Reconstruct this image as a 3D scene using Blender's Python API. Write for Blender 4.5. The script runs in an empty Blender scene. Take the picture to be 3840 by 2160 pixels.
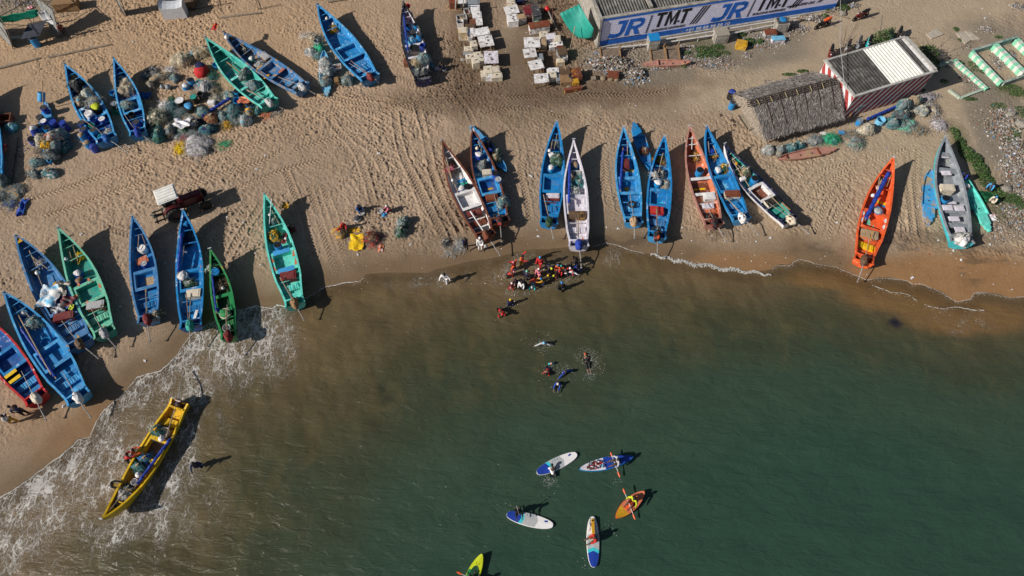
import bpy, math, random
import numpy as np
from mathutils import Vector, Matrix, Euler
random.seed(7)
SC = bpy.context.scene
COL = SC.collection
R = math.radians

# ------------------------------------------------------------------ camera, sky, sun, exposure
CAM_H, F_PX, TILT = 45.0, 2600.0, R(28.5)
cam_d = bpy.data.cameras.new("camera")
cam = bpy.data.objects.new("camera", cam_d)
COL.objects.link(cam)
cam.location = (0, 0, CAM_H)
cam.rotation_euler = (TILT, 0, 0)
cam_d.sensor_width = 36.0
cam_d.lens = 36.0 * F_PX / 3840.0
cam_d.clip_end = 3000
SC.camera = cam

SUN_EL, SUN_AZ = R(32), R(22)             # light travels towards +x, a little towards +y
world = bpy.data.worlds.new("World")
SC.world = world
world.use_nodes = True
wn = world.node_tree
wn.nodes.clear()
sky = wn.nodes.new("ShaderNodeTexSky")
sky.sky_type = 'NISHITA'
sky.sun_disc = False
sky.sun_elevation = SUN_EL
sky.sun_rotation = R(248)
bg = wn.nodes.new("ShaderNodeBackground")
bg.inputs[1].default_value = 0.05
wo = wn.nodes.new("ShaderNodeOutputWorld")
wn.links.new(sky.outputs[0], bg.inputs[0])
wn.links.new(bg.outputs[0], wo.inputs[0])
sun_d = bpy.data.lights.new("sun", 'SUN')
sun_d.energy = 4.6
sun_d.angle = R(0.5)
sun_d.color = (1.0, 0.95, 0.88)
sun = bpy.data.objects.new("sun", sun_d)
COL.objects.link(sun)
LD = Vector((math.cos(SUN_AZ) * math.cos(SUN_EL), math.sin(SUN_AZ) * math.cos(SUN_EL), -math.sin(SUN_EL)))
sun.rotation_euler = LD.to_track_quat('-Z', 'Y').to_euler()
sun.location = (-60, -20, 60)
SC.view_settings.view_transform = 'Standard'
SC.view_settings.look = 'None'
SC.view_settings.exposure = 0.2
SC.view_settings.gamma = 1.0

# ------------------------------------------------------------------ helpers
CT, ST = math.cos(TILT), math.sin(TILT)
WATER_Z = -0.15


def P(px, py, z=0.0):
    """world point at height z that shows at pixel (px, py) of the 3840x2160 frame"""
    u, v = px - 1920.0, py - 1080.0
    t = (CAM_H - z) / (F_PX * CT + v * ST)
    return Vector((u * t, (F_PX * ST - v * CT) * t, z))


def lin(c):
    return tuple(((x / 255.0) / 12.92 if x / 255.0 <= 0.04045 else ((x / 255.0 + 0.055) / 1.055) ** 2.4) for x in c)


def tag(o, label=None, cat=None, group=None, kind=None):
    if label: o["label"] = label
    if cat: o["category"] = cat
    if group: o["group"] = group
    if kind: o["kind"] = kind
    return o


def empty(name, loc, rz=0.0, label=None, cat=None, group=None):
    o = bpy.data.objects.new(name, None)
    o.empty_display_size = 0.2
    COL.objects.link(o)
    o.location = loc
    o.rotation_euler = (0, 0, rz)
    return tag(o, label, cat, group)


MATS = {}


def mat(name, col, rough=0.7, var=0.12, scale=3.0, col2=None, mix2=0.0, scale2=2.0, bump=0.0, bscale=20.0, metal=0.0, spec=0.4, dirt=0.0, tr=0.0):
    """painted / worn surface: base colour with fine variation, an optional second colour in worn patches, a dusting of dirt"""
    key = (name, tuple(col), rough, var, scale, col2, mix2, scale2, bump, dirt, tr)
    if key in MATS: return MATS[key]
    m = bpy.data.materials.new(name)
    m.use_nodes = True
    nt = m.node_tree
    b = nt.nodes["Principled BSDF"]
    b.inputs["Roughness"].default_value = rough
    b.inputs["Metallic"].default_value = metal
    b.inputs["Specular IOR Level"].default_value = spec
    tc = nt.nodes.new("ShaderNodeTexCoord")
    mp = nt.nodes.new("ShaderNodeMapping")
    oi = nt.nodes.new("ShaderNodeObjectInfo")
    nt.links.new(tc.outputs["Object"], mp.inputs[0])
    vm = nt.nodes.new("ShaderNodeVectorMath"); vm.operation = 'SCALE'
    vm.inputs[0].default_value = (37, 53, 11)
    nt.links.new(oi.outputs["Random"], vm.inputs["Scale"])
    nt.links.new(vm.outputs[0], mp.inputs["Location"])
    n1 = nt.nodes.new("ShaderNodeTexNoise")
    n1.inputs["Scale"].default_value = scale
    n1.inputs["Detail"].default_value = 6
    nt.links.new(mp.outputs[0], n1.inputs["Vector"])
    hsv = nt.nodes.new("ShaderNodeHueSaturation")
    mr = nt.nodes.new("ShaderNodeMapRange")
    mr.inputs["From Min"].default_value = 0.3; mr.inputs["From Max"].default_value = 0.7
    mr.inputs["To Min"].default_value = 1 - var * 1.6; mr.inputs["To Max"].default_value = 1 + var * 1.3
    nt.links.new(n1.outputs[0], mr.inputs[0])
    nt.links.new(mr.outputs[0], hsv.inputs["Value"])
    hsv.inputs["Color"].default_value = (*col, 1)
    out = hsv.outputs[0]
    def layer(out, c, lo, hi, sc, amt, det=8):
        n2 = nt.nodes.new("ShaderNodeTexNoise")
        n2.inputs["Scale"].default_value = sc; n2.inputs["Detail"].default_value = det
        n2.inputs["Roughness"].default_value = 0.65
        nt.links.new(mp.outputs[0], n2.inputs["Vector"])
        r2 = nt.nodes.new("ShaderNodeMapRange")
        r2.inputs["From Min"].default_value = lo; r2.inputs["From Max"].default_value = hi
        r2.inputs["To Max"].default_value = amt
        nt.links.new(n2.outputs[0], r2.inputs[0])
        mx = nt.nodes.new("ShaderNodeMix"); mx.data_type = 'RGBA'
        nt.links.new(r2.outputs[0], mx.inputs[0])
        nt.links.new(out, mx.inputs[6])
        mx.inputs[7].default_value = (*c, 1)
        return mx.outputs[2]
    if col2 is not None:
        out = layer(out, col2, 0.62 - 0.3 * mix2, 0.68 - 0.3 * mix2 + 0.04, scale2, 1.0)
    if dirt > 0:
        out = layer(out, (0.26, 0.19, 0.125), 0.45, 0.75, 1.6, dirt)
    nt.links.new(out, b.inputs["Base Color"])
    if bump > 0:
        n3 = nt.nodes.new("ShaderNodeTexNoise"); n3.inputs["Scale"].default_value = bscale; n3.inputs["Detail"].default_value = 5
        nt.links.new(mp.outputs[0], n3.inputs["Vector"])
        bp = nt.nodes.new("ShaderNodeBump"); bp.inputs["Strength"].default_value = bump; bp.inputs["Distance"].default_value = 0.05
        nt.links.new(n3.outputs[0], bp.inputs["Height"])
        nt.links.new(bp.outputs[0], b.inputs["Normal"])
    MATS[key] = m
    return m


class MB:
    """collects shapes, links them as ONE mesh object"""
    def __init__(s): s.v, s.f, s.m, s.cur = [], [], [], 0

    def add(s, vs, fs, M=None):
        n = len(s.v)
        if M is not None: vs = [M @ Vector(p) for p in vs]
        s.v.extend([tuple(p) for p in vs])
        s.f.extend([tuple(i + n for i in f) for f in fs])
        s.m.extend([s.cur] * len(fs))
        return s

    def box(s, c, d, rz=0.0, M=None, taper=1.0):
        x, y, z = d[0] / 2, d[1] / 2, d[2] / 2
        cz, sz = math.cos(rz), math.sin(rz)
        vs = []
        for k in (-1, 1):
            t = taper if k == 1 else 1.0
            for a, b in ((-1, -1), (1, -1), (1, 1), (-1, 1)):
                X, Y = a * x * t, b * y * t
                vs.append((c[0] + X * cz - Y * sz, c[1] + X * sz + Y * cz, c[2] + k * z))
        return s.add(vs, [(0, 3, 2, 1), (4, 5, 6, 7), (0, 1, 5, 4), (1, 2, 6, 5), (2, 3, 7, 6), (3, 0, 4, 7)], M)

    def tube(s, pts, r, seg=6, r2=None, M=None, cap=True):
        pts = [Vector(p) for p in pts]
        n = len(pts)
        rs = r if isinstance(r, (list, tuple)) else [r + ((r2 if r2 is not None else r) - r) * i / max(1, n - 1) for i in range(n)]
        vs, fs = [], []
        for i, p in enumerate(pts):
            t = (pts[min(i + 1, n - 1)] - pts[max(i - 1, 0)]).normalized()
            a = t.cross(Vector((0, 0, 1)))
            if a.length < 1e-3: a = t.cross(Vector((0, 1, 0)))
            a.normalize(); b = t.cross(a)
            for k in range(seg):
                q = 2 * math.pi * k / seg
                vs.append(p + a * (rs[i] * math.cos(q)) + b * (rs[i] * math.sin(q)))
        for i in range(n - 1):
            for k in range(seg):
                k2 = (k + 1) % seg
                fs.append((i * seg + k, i * seg + k2, (i + 1) * seg + k2, (i + 1) * seg + k))
        if cap:
            fs.append(tuple(range(seg))); fs.append(tuple(reversed(range((n - 1) * seg, n * seg))))
        return s.add(vs, fs, M)

    def lathe(s, prof, c=(0, 0, 0), seg=20, M=None, sx=1.0, sy=1.0):
        vs, fs = [], []
        for r, z in prof:
            for k in range(seg):
                q = 2 * math.pi * k / seg
                vs.append((c[0] + r * sx * math.cos(q), c[1] + r * sy * math.sin(q), c[2] + z))
        for i in range(len(prof) - 1):
            for k in range(seg):
                k2 = (k + 1) % seg
                fs.append((i * seg + k, i * seg + k2, (i + 1) * seg + k2, (i + 1) * seg + k))
        if prof[0][0] > 1e-4: fs.append(tuple(reversed(range(seg))))
        if prof[-1][0] > 1e-4: fs.append(tuple(range((len(prof) - 1) * seg, len(prof) * seg)))
        return s.add(vs, fs, M)

    def prism(s, poly, z0, z1, M=None):
        n = len(poly)
        vs = [(p[0], p[1], z0) for p in poly] + [(p[0], p[1], z1) for p in poly]
        fs = [tuple(reversed(range(n))), tuple(range(n, 2 * n))]
        fs += [(i, (i + 1) % n, n + (i + 1) % n, n + i) for i in range(n)]
        return s.add(vs, fs, M)

    def grid(s, rows, M=None, close=False):
        """rows: list of equally long point lists"""
        m = len(rows[0]); vs = [p for r in rows for p in r]; fs = []
        for i in range(len(rows) - 1):
            for k in range(m if close else m - 1):
                k2 = (k + 1) % m
                fs.append((i * m + k, i * m + k2, (i + 1) * m + k2, (i + 1) * m + k))
        return s.add(vs, fs, M)

    def build(s, name, mats, parent=None, smooth=False, loc=None, rz=None):
        me = bpy.data.meshes.new(name)
        me.from_pydata(s.v, [], s.f)
        mats = mats if isinstance(mats, (list, tuple)) else [mats]
        for m in mats: me.materials.append(m)
        if len(mats) > 1: me.polygons.foreach_set("material_index", s.m)
        if smooth: me.polygons.foreach_set("use_smooth", [True] * len(me.polygons))
        me.update()
        o = bpy.data.objects.new(name, me)
        COL.objects.link(o)
        if parent: o.parent = parent
        if loc is not None: o.location = loc
        if rz is not None: o.rotation_euler = (0, 0, rz)
        return o


# ------------------------------------------------------------------ numpy noise
_lat = {}


def vnoise(x, y, wl, seed):
    if seed not in _lat: _lat[seed] = np.random.RandomState(seed).rand(512, 512).astype(np.float32)
    L = _lat[seed]
    x = x / wl; y = y / wl
    xi = np.floor(x).astype(np.int32); yi = np.floor(y).astype(np.int32)
    fx = x - xi; fy = y - yi
    fx = fx * fx * (3 - 2 * fx); fy = fy * fy * (3 - 2 * fy)
    a = L[xi & 511, yi & 511]; b = L[(xi + 1) & 511, yi & 511]
    c = L[xi & 511, (yi + 1) & 511]; d = L[(xi + 1) & 511, (yi + 1) & 511]
    return (a * (1 - fx) + b * fx) * (1 - fy) + (c * (1 - fx) + d * fx) * fy


def fbm(x, y, wl, seed, o=4):
    r = 0; a = 0.5; t = 0
    for i in range(o):
        r = r + a * vnoise(x, y, wl, seed + i); t += a
        wl *= 0.5; a *= 0.55
    return r / t


def sstep(a, b, x):
    t = np.clip((x - a) / (b - a), 0, 1)
    return t * t * (3 - 2 * t)


# ------------------------------------------------------------------ shoreline
SHORE_PX = [(-900, 2230), (-300, 2010), (0, 1870), (89, 1806), (164, 1760), (224, 1713), (292, 1645), (343, 1640), (362, 1588), (392, 1535), (432, 1498), (500, 1440),
            (516, 1416), (600, 1388), (660, 1335), (700, 1284), (726, 1249), (775, 1214), (820, 1200), (862, 1192), (880, 1168), (922, 1160), (957, 1145), (985, 1149), (1021, 1153),
            (1038, 1143), (1072, 1152), (1108, 1140), (1138, 1122), (1176, 1100), (1196, 1083), (1220, 1074), (1259, 1071), (1293, 1062), (1345, 1055), (1362, 1041),
            (1372, 1028), (1452, 1022), (1560, 1023), (1604, 1025), (1634, 1010), (1678, 1001), (1766, 979), (1850, 968), (1943, 943), (2002, 934), (2061, 934),
            (2120, 927), (2224, 926), (2273, 915), (2316, 922), (2362, 934), (2416, 949), (2455, 957), (2494, 967), (2563, 978), (2640, 996), (2735, 1012), (2832, 1021),
            (2895, 1010), (2905, 998), (2925, 990), (2958, 994), (2975, 982), (2998, 975), (3030, 984), (3075, 994), (3115, 995), (3150, 1004), (3200, 1030), (3250, 1052), (3300, 1040),
            (3345, 1042), (3400, 1055), (3420, 1068), (3460, 1069), (3530, 1092), (3570, 1124), (3590, 1135), (3640, 1123), (3655, 1100), (3690, 1095), (3740, 1102), (3790, 1117), (3840, 1116),
            (4300, 1150), (5200, 1230)]
_s = np.array([P(x, y, WATER_Z)[:2] for x, y in SHORE_PX], dtype=np.float32)
SHX = np.concatenate([[-600], _s[:, 0], [600]]).astype(np.float32)
SHY = np.concatenate([[_s[0, 1] - 200], _s[:, 1], [_s[-1, 1] - 30]]).astype(np.float32)


def dist_poly(X, Y, pts):
    d2 = np.full(X.shape, 1e9, np.float32)
    for i in range(len(pts) - 1):
        ax, ay = pts[i]; bx, by = pts[i + 1]
        dx, dy = bx - ax, by - ay
        t = np.clip(((X - ax) * dx + (Y - ay) * dy) / (dx * dx + dy * dy + 1e-9), 0, 1)
        q = (X - ax - t * dx) ** 2 + (Y - ay - t * dy) ** 2
        d2 = np.minimum(d2, q)
    return np.sqrt(d2)


def shore_d(X, Y):
    """signed distance to the waterline, positive on land"""
    d = dist_poly(X, Y, list(zip(SHX, SHY)))
    s = np.where(Y > np.interp(X, SHX, SHY), 1.0, -1.0)
    return (d * s).astype(np.float32)


def blob(X, Y, px, py, rpx, rpy, seed=0, soft=0.5, rough=0.5):
    """0..1 mask of an uneven patch centred on a place seen at (px, py), radii in frame pixels"""
    c = P(px, py); e = P(px + rpx, py); g = P(px, py - rpy)
    rx = (e - c).length; ry = (g - c).length
    r = np.sqrt(((X - c.x) / rx) ** 2 + ((Y - c.y) / ry) ** 2)
    if rough: r = r + rough * (fbm(X, Y, min(rx, ry) * 0.7 + 0.3, 90 + seed, 3) - 0.5) * 2
    return 1 - sstep(1 - soft, 1 + soft, r)


def axis(lo, hi, st, far):
    a = list(np.arange(lo, hi, st))
    g, p = st, lo
    L = []
    while p > -far:
        g *= 1.35; p -= g; L.append(p)
    g, p = st, a[-1]
    H = []
    while p < far:
        g *= 1.35; p += g; H.append(p)
    return np.array(L[::-1] + a + H, dtype=np.float32)


def sheet(name, xs, ys, Z, m, cols=None, attrs=None, keep=None):
    nx, ny = len(xs), len(ys)
    X, Y = np.meshgrid(xs, ys)
    co = np.stack([X, Y, Z], -1).reshape(-1, 3).astype(np.float32)
    idx = np.arange(nx * ny, dtype=np.int32).reshape(ny, nx)
    q = np.stack([idx[:-1, :-1], idx[:-1, 1:], idx[1:, 1:], idx[1:, :-1]], -1).reshape(-1, 4)
    if keep is not None:
        k = keep[:-1, :-1] | keep[:-1, 1:] | keep[1:, 1:] | keep[1:, :-1]
        q = q[k.reshape(-1)]
    me = bpy.data.meshes.new(name)
    me.vertices.add(len(co)); me.vertices.foreach_set("co", co.ravel())
    me.loops.add(q.size); me.loops.foreach_set("vertex_index", q.ravel().astype(np.int32))
    me.polygons.add(len(q)); me.polygons.foreach_set("loop_start", np.arange(0, q.size, 4, dtype=np.int32))
    me.polygons.foreach_set("use_smooth", np.ones(len(q), dtype=bool))
    me.update(calc_edges=True)
    if cols is not None:
        a = me.color_attributes.new("col", 'FLOAT_COLOR', 'POINT')
        c4 = np.concatenate([cols.reshape(-1, 3), np.ones((nx * ny, 1))], 1).astype(np.float32)
        a.data.foreach_set("color", c4.ravel())
    for k, v in (attrs or {}).items():
        a = me.attributes.new(k, 'FLOAT', 'POINT'); a.data.foreach_set("value", v.astype(np.float32).ravel())
    me.materials.append(m)
    o = bpy.data.objects.new(name, me); COL.objects.link(o)
    return o


# ------------------------------------------------------------------ sand
STEP = 0.065
gx = axis(-50, 50, STEP, 500); gy = axis(7.5, 57, STEP, 500)
X, Y = np.meshgrid(gx, gy)
D = shore_d(X, Y)
dw = D + 1.6 * (fbm(X, Y, 3.0, 11, 3) - 0.5) * 2
dry = sstep(1.6, 3.6, dw)                         # 1 = trampled dry sand, 0 = smooth washed sand
right = sstep(-2.0, 8.0, X)
dry = dry * (1 - 0.0 * right)
Z = np.where(D > 0, np.minimum(0.0, WATER_Z + 0.035 * D), WATER_Z + 0.09 * D)
Z = np.maximum(Z, -2.5)
smooth_zone = np.clip(blob(X, Y, 3400, 120, 620, 330, 3, 0.5) + blob(X, Y, 2780, 260, 330, 130, 4, .5) + blob(X, Y, 1935, 150, 70, 220, 5, .4, .2) + blob(X, Y, 3500, 560, 330, 160, 6, .5) + .7 * blob(X, Y, 2350, 380, 420, 60, 7, .5), 0, 1)
INR = sstep(51, 49, np.abs(X)) * sstep(58, 56, Y)
tramp = dry * (1 - 0.75 * smooth_zone) * (0.35 + 1.1 * sstep(.25, .75, fbm(X, Y, 5, 21, 3))) * INR
n1 = fbm(X, Y, 0.34, 31, 2); n2 = vnoise(X * 0.8 + Y * 0.6, (Y * 0.8 - X * 0.6) * 0.55, 0.17, 41)
# ripples left by feet and wheels: elongated dimples with their axis wandering over the beach
Z = Z + tramp * (0.078 * (n1 - 0.5) + 0.070 * (np.abs(n2 - 0.5) * 2 - 0.5)) + 0.16 * dry * INR * (fbm(X, Y, 6, 51, 3) - 0.5)
rs = np.random.RandomState(5)
x0, x1 = np.searchsorted(gx, -50), np.searchsorted(gx, 50)
nf = 0
fxs = rs.uniform(-49, 49, 70000); fys = rs.uniform(8, 56, 70000)
for fx, fy in zip(fxs, fys):
    i = int((fx - gx[x0]) / STEP) + x0; j = np.searchsorted(gy, fy)
    if i < 5 or j < 5 or i > len(gx) - 6 or j > len(gy) - 6: continue
    t = tramp[j, i]
    if t < 0.2 or D[j, i] < 0.3: continue
    a = rs.uniform(0, 6.28)
    ca, sa = math.cos(a), math.sin(a)
    wx = X[j - 3:j + 4, i - 3:i + 4] - fx; wy = Y[j - 3:j + 4, i - 3:i + 4] - fy
    u = (wx * ca + wy * sa) / 0.13; v = (wy * ca - wx * sa) / 0.06
    r2 = u * u + v * v
    Z[j - 3:j + 4, i - 3:i + 4] += t * rs.uniform(0.5, 1.2) * (-0.05 * np.exp(-r2) + 0.018 * np.exp(-((np.sqrt(r2) - 1.5) ** 2) * 3))

TRACKS = [  # (points in frame pixels, width m, depth)
    ([(0, 745), (140, 742), (290, 690), (480, 620), (700, 560), (900, 500), (1080, 440), (1180, 380), (1400, 360), (1560, 410)], .5),
    ([(60, 830), (240, 790), (420, 720), (660, 640), (900, 560), (1120, 480), (1240, 420), (1330, 400), (1450, 440), (1540, 520)], .5),
    ([(420, 860), (560, 900), (620, 880), (700, 840), (900, 700), (1050, 640), (1200, 600)], .5),
    ([(1070, 640), (1130, 780), (1160, 880), (1190, 1000)], .45), ([(1160, 700), (1200, 830), (1230, 920), (1262, 1030)], .45),
    ([(1210, 690), (1270, 860), (1290, 960), (1300, 1010)], .45), ([(1330, 900), (1335, 1000)], .4),
    ([(820, 1010), (860, 960), (900, 880), (960, 800), (1010, 720)], .5), ([(760, 880), (830, 820), (870, 780)], .5),
    ([(1480, 420), (1500, 560), (1560, 700), (1600, 800), (1700, 880)], .5), ([(1560, 380), (1600, 520), (1620, 640), (1680, 780), (1740, 900)], .45),
    ([(1540, 640), (1600, 760), (1660, 880), (1680, 930)], .5), ([(1610, 620), (1660, 760), (1720, 860)], .45),
    ([(1880, 440), (1930, 480), (1965, 560), (1950, 640), (1975, 740), (1990, 830)], .45), ([(1820, 430), (1900, 400), (2010, 410), (2120, 440)], .45),
    ([(2265, 600), (2270, 700), (2290, 790), (2280, 810)], .5), ([(2600, 480), (2560, 520), (2500, 560)], .4),
    ([(3395, 560), (3400, 680), (3420, 800), (3425, 890)], .5), ([(3440, 560), (3432, 680), (3445, 800), (3455, 890)], .5),
    ([(3330, 610), (3350, 700), (3355, 800), (3360, 880)], .45), ([(3020, 700), (3080, 640), (3160, 620), (3300, 600), (3400, 560)], .45),
    ([(3060, 730), (3140, 660), (3180, 640)], .45), ([(3060, 880), (3100, 760), (3150, 700)], .5), ([(3110, 900), (3140, 800), (3190, 720)], .5),
    ([(1160, 330), (1300, 380), (1440, 400), (1600, 380), (1800, 370), (2000, 360), (2240, 352), (2400, 360), (2560, 330)], .5),
    ([(1690, 330), (1760, 420), (1800, 520), (1900, 600)], .4), ([(1240, 180), (1500, 300), (1620, 340), (1760, 350)], .45),
    ([(700, 700), (860, 640), (1000, 600), (1060, 560)], .5), ([(1100, 560), (1300, 500), (1400, 560), (1440, 640)], .45), ([(1250, 470), (1340, 560), (1380, 680), (1400, 760)], .45),
]
for pts, w in TRACKS:
    wp = []
    for (ax, ay), (bx, by) in zip(pts[:-1], pts[1:]):
        for k in range(4): wp.append(P(ax + (bx - ax) * k / 4, ay + (by - ay) * k / 4)[:2])
    wp.append(P(*pts[-1])[:2])
    for _ in range(2):
        wp = [wp[0]] + [((wp[i - 1][0] + 2 * wp[i][0] + wp[i + 1][0]) / 4, (wp[i - 1][1] + 2 * wp[i][1] + wp[i + 1][1]) / 4) for i in range(1, len(wp) - 1)] + [wp[-1]]
    acc = 0.0
    for off in (0.0,):
        S = None
        for i in range(len(wp) - 1):
            ax, ay = wp[i]; bx, by = wp[i + 1]
            L = math.hypot(bx - ax, by - ay)
            ia, ib = np.searchsorted(gx, min(ax, bx) - w), np.searchsorted(gx, max(ax, bx) + w)
            ja, jb = np.searchsorted(gy, min(ay, by) - w), np.searchsorted(gy, max(ay, by) + w)
            xx = X[ja:jb, ia:ib]; yy = Y[ja:jb, ia:ib]
            if xx.size == 0: acc += L; continue
            ux, uy = (bx - ax) / L, (by - ay) / L
            s = (xx - ax) * ux + (yy - ay) * uy; q = -(xx - ax) * uy + (yy - ay) * ux
            inb = (s >= 0) & (s < L)
            edge = np.clip((w * 0.62 - np.abs(q)) / 0.06, 0, 1) * inb
            ph = ((s + acc) - np.abs(q) * 1.0) / 0.32
            saw = (ph - np.floor(ph))
            zz = Z[ja:jb, ia:ib]
            zz = zz + .05 * np.exp(-((np.abs(q) - w * .68) / .08) ** 2) * inb * tramp[ja:jb, ia:ib]
            fade = 0.5 + 0.5 * np.clip((dry[ja:jb, ia:ib]) * 1.2, 0, 1)
            fade = fade * sstep(0.28, 0.55, fbm(xx, yy, 2.2, 61, 2)) * sstep(0.4, 1.2, D[ja:jb, ia:ib])
            base_z = np.minimum(0, WATER_Z + 0.035 * D[ja:jb, ia:ib])
            Z[ja:jb, ia:ib] = zz * (1 - edge * fade * .9) + edge * fade * (base_z * .75 - 0.055 + 0.125 * saw)
            acc += L

# colour of the sand, place by place (damp, dust, litter-grey soil)
def mixc(C, m, c):
    m = m[..., None]
    return C * (1 - m) + np.array(lin(c), np.float32) * m
C = np.ones(X.shape + (3,), np.float32) * np.array(lin((184, 155, 127)), np.float32)
C = mixc(C, 0.8 * sstep(0.35, 0.65, fbm(X, Y, 9, 71, 3)), (172, 144, 116))
C = mixc(C, 0.75 * blob(X, Y, 500, 120, 900, 330, 8, .6), (196, 158, 118))
C = mixc(C, 0.75 * smooth_zone, (190, 167, 137))
C = mixc(C, 0.55 * blob(X, Y, 3400, 700, 700, 300, 9, .6), (186, 161, 130))
for a in [(1750, 180, 60, 230, .8), (1900, 280, 240, 160, .7), (2060, 120, 130, 150, .75), (1850, 140, 260, 190, .35), (2250, 350, 300, 50, .6), (1640, 380, 160, 50, .5), (2440, 290, 240, 50, .5), (2150, 330, 200, 60, .6), (2380, 400, 170, 60, .35), (1700, 880, 120, 90, .5), (1400, 790, 60, 60, .3), (3490, 890, 220, 30, .6), (1800, 360, 300, 60, .4)]:
    C = mixc(C, a[4] * blob(X, Y, a[0], a[1], a[2], a[3], int(a[0]) % 17, .5), (116, 92, 70))
rub = np.clip(blob(X, Y, 2420, 230, 190, 70, 1, .4) + blob(X, Y, 2780, 160, 250, 90, 2, .4) + blob(X, Y, 3790, 520, 140, 180, 3, .35) + blob(X, Y, 3830, 800, 110, 110, 3, .4)
              + .8 * blob(X, Y, 2560, 60, 100, 40, 5, .4) + .8 * blob(X, Y, 3720, 120, 130, 50, 7, .5) + .8 * blob(X, Y, 3650, 260, 60, 90, 7, .5) + .9 * blob(X, Y, 80, 20, 190, 40, 7, .3), 0, 1)
C = mixc(C, .85 * rub, (136, 124, 108))
gr = np.clip(blob(X, Y, 2660, 190, 90, 50, 1, .5) + blob(X, Y, 3680, 660, 45, 90, 2, .5) + blob(X, Y, 3590, 510, 35, 60, 2, .5) + blob(X, Y, 3810, 500, 40, 40, 5, .4) + blob(X, Y, 3800, 345, 70, 30, 4, .5) + blob(X, Y, 3750, 760, 60, 60, 4, .5), 0, 1)
C = mixc(C, .5 * gr, (88, 92, 50))
# damp sand near the water, wetter at the very edge; darker silt streaks on the right
damp = 1 - sstep(0.8, 5.0, D + 2.2 * (fbm(X, Y, 4, 81, 3) - 0.5))
C = mixc(C, .85 * damp, (148, 123, 94))
wet = 1 - sstep(0.4, 2.4, D + 1.4 * (fbm(X, Y, 2.5, 85, 3) - 0.5))
C = mixc(C, .85 * wet, (128, 102, 72))
wr = np.clip(blob(X, Y, 3600, 1045, 360, 110, 2, .35, .25) + .8 * blob(X, Y, 2800, 985, 200, 45, 3, .5, .3) + .5 * blob(X, Y, 250, 1560, 200, 120, 3, .5, .3), 0, 1) * (D > 0)
C = mixc(C, .9 * wr, (166, 120, 72))
sm = blob(X, Y, 2300, 900, 150, 25, 3, .6) + blob(X, Y, 3360, 925, 330, 25, 3, .6) + blob(X, Y, 3740, 960, 160, 25, 5, .6) + blob(X, Y, 3640, 1000, 40, 50, 5, .7) + blob(X, Y, 2620, 880, 120, 22, 6, .6)
C = mixc(C, .5 * np.clip(sm, 0, 1) * sstep(.45, .6, fbm(X, Y * 2.2, 1.2, 87, 3)), (86, 72, 60))
C = mixc(C, .8 * sstep(0.0, -0.6, D), (90, 72, 46))
C = C * (0.90 + 0.2 * fbm(X, Y, 0.8, 95, 3))[..., None]
LUM = C.mean(-1, keepdims=True)
C = (C * .86 + LUM * .14) * np.array((.80, .81, .80), np.float32)
AV = C[(INR > .9) & (D > 12)].mean(0); C = C * INR[..., None] + AV * (1 - INR[..., None])
WETA = np.clip(wet + wr, 0, 1)

ms = bpy.data.materials.new("sand"); ms.use_nodes = True
nt = ms.node_tree; b = nt.nodes["Principled BSDF"]
at = nt.nodes.new("ShaderNodeAttribute"); at.attribute_name = "col"
aw = nt.nodes.new("ShaderNodeAttribute"); aw.attribute_name = "wet"
tc = nt.nodes.new("ShaderNodeTexCoord")
no = nt.nodes.new("ShaderNodeTexNoise"); no.inputs["Scale"].default_value = 7; no.inputs["Detail"].default_value = 8; no.inputs["Roughness"].default_value = .7
nt.links.new(tc.outputs["Object"], no.inputs["Vector"])
mr = nt.nodes.new("ShaderNodeMapRange"); mr.inputs["From Min"].default_value = .3; mr.inputs["From Max"].default_value = .7; mr.inputs["To Min"].default_value = .8; mr.inputs["To Max"].default_value = 1.17
nt.links.new(no.outputs[0], mr.inputs[0])
hs = nt.nodes.new("ShaderNodeHueSaturation")
nt.links.new(at.outputs["Color"], hs.inputs["Color"]); nt.links.new(mr.outputs[0], hs.inputs["Value"])
nt.links.new(hs.outputs[0], b.inputs["Base Color"])
rr = nt.nodes.new("ShaderNodeMapRange"); rr.inputs["To Min"].default_value = .95; rr.inputs["To Max"].default_value = .42
nt.links.new(aw.outputs["Fac"], rr.inputs[0]); nt.links.new(rr.outputs[0], b.inputs["Roughness"])
b.inputs["Specular IOR Level"].default_value = .25
bn = nt.nodes.new("ShaderNodeTexNoise"); bn.inputs["Scale"].default_value = 15; bn.inputs["Detail"].default_value = 6
nt.links.new(tc.outputs["Object"], bn.inputs["Vector"])
bs = nt.nodes.new("ShaderNodeMapRange"); bs.inputs["To Min"].default_value = .8; bs.inputs["To Max"].default_value = .04
nt.links.new(aw.outputs["Fac"], bs.inputs[0])
bp = nt.nodes.new("ShaderNodeBump"); bp.inputs["Distance"].default_value = .06
nt.links.new(bs.outputs[0], bp.inputs["Strength"]); nt.links.new(bn.outputs[0], bp.inputs["Height"]); nt.links.new(bp.outputs[0], b.inputs["Normal"])
SAND = sheet("beach_sand", gx, gy, Z, ms, C, {"wet": WETA}, keep=(D > -4))
tag(SAND, kind="structure")
seabed = MB(); seabed.add([(-500, -500, -2.6), (500, -500, -2.6), (500, 60, -2.6), (-500, 60, -2.6)], [(0, 1, 2, 3)])
tag(seabed.build("sea_bed", ms), kind="structure")
GZ = (gx, gy, Z)


def gz(x, y):
    i = min(max(int(np.searchsorted(gx, x)), 1), len(gx) - 2); j = min(max(int(np.searchsorted(gy, y)), 1), len(gy) - 2)
    return float(np.mean(Z[j - 1:j + 2, i - 1:i + 2]))


def G(px, py, dz=0.0):
    """the ground point under a pixel (for the foot of things)"""
    p = P(px, py, 0); z = gz(p.x, p.y)
    z = max(z, WATER_Z) if z < WATER_Z else z
    p = P(px, py, z); p.z += dz
    return p
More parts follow.
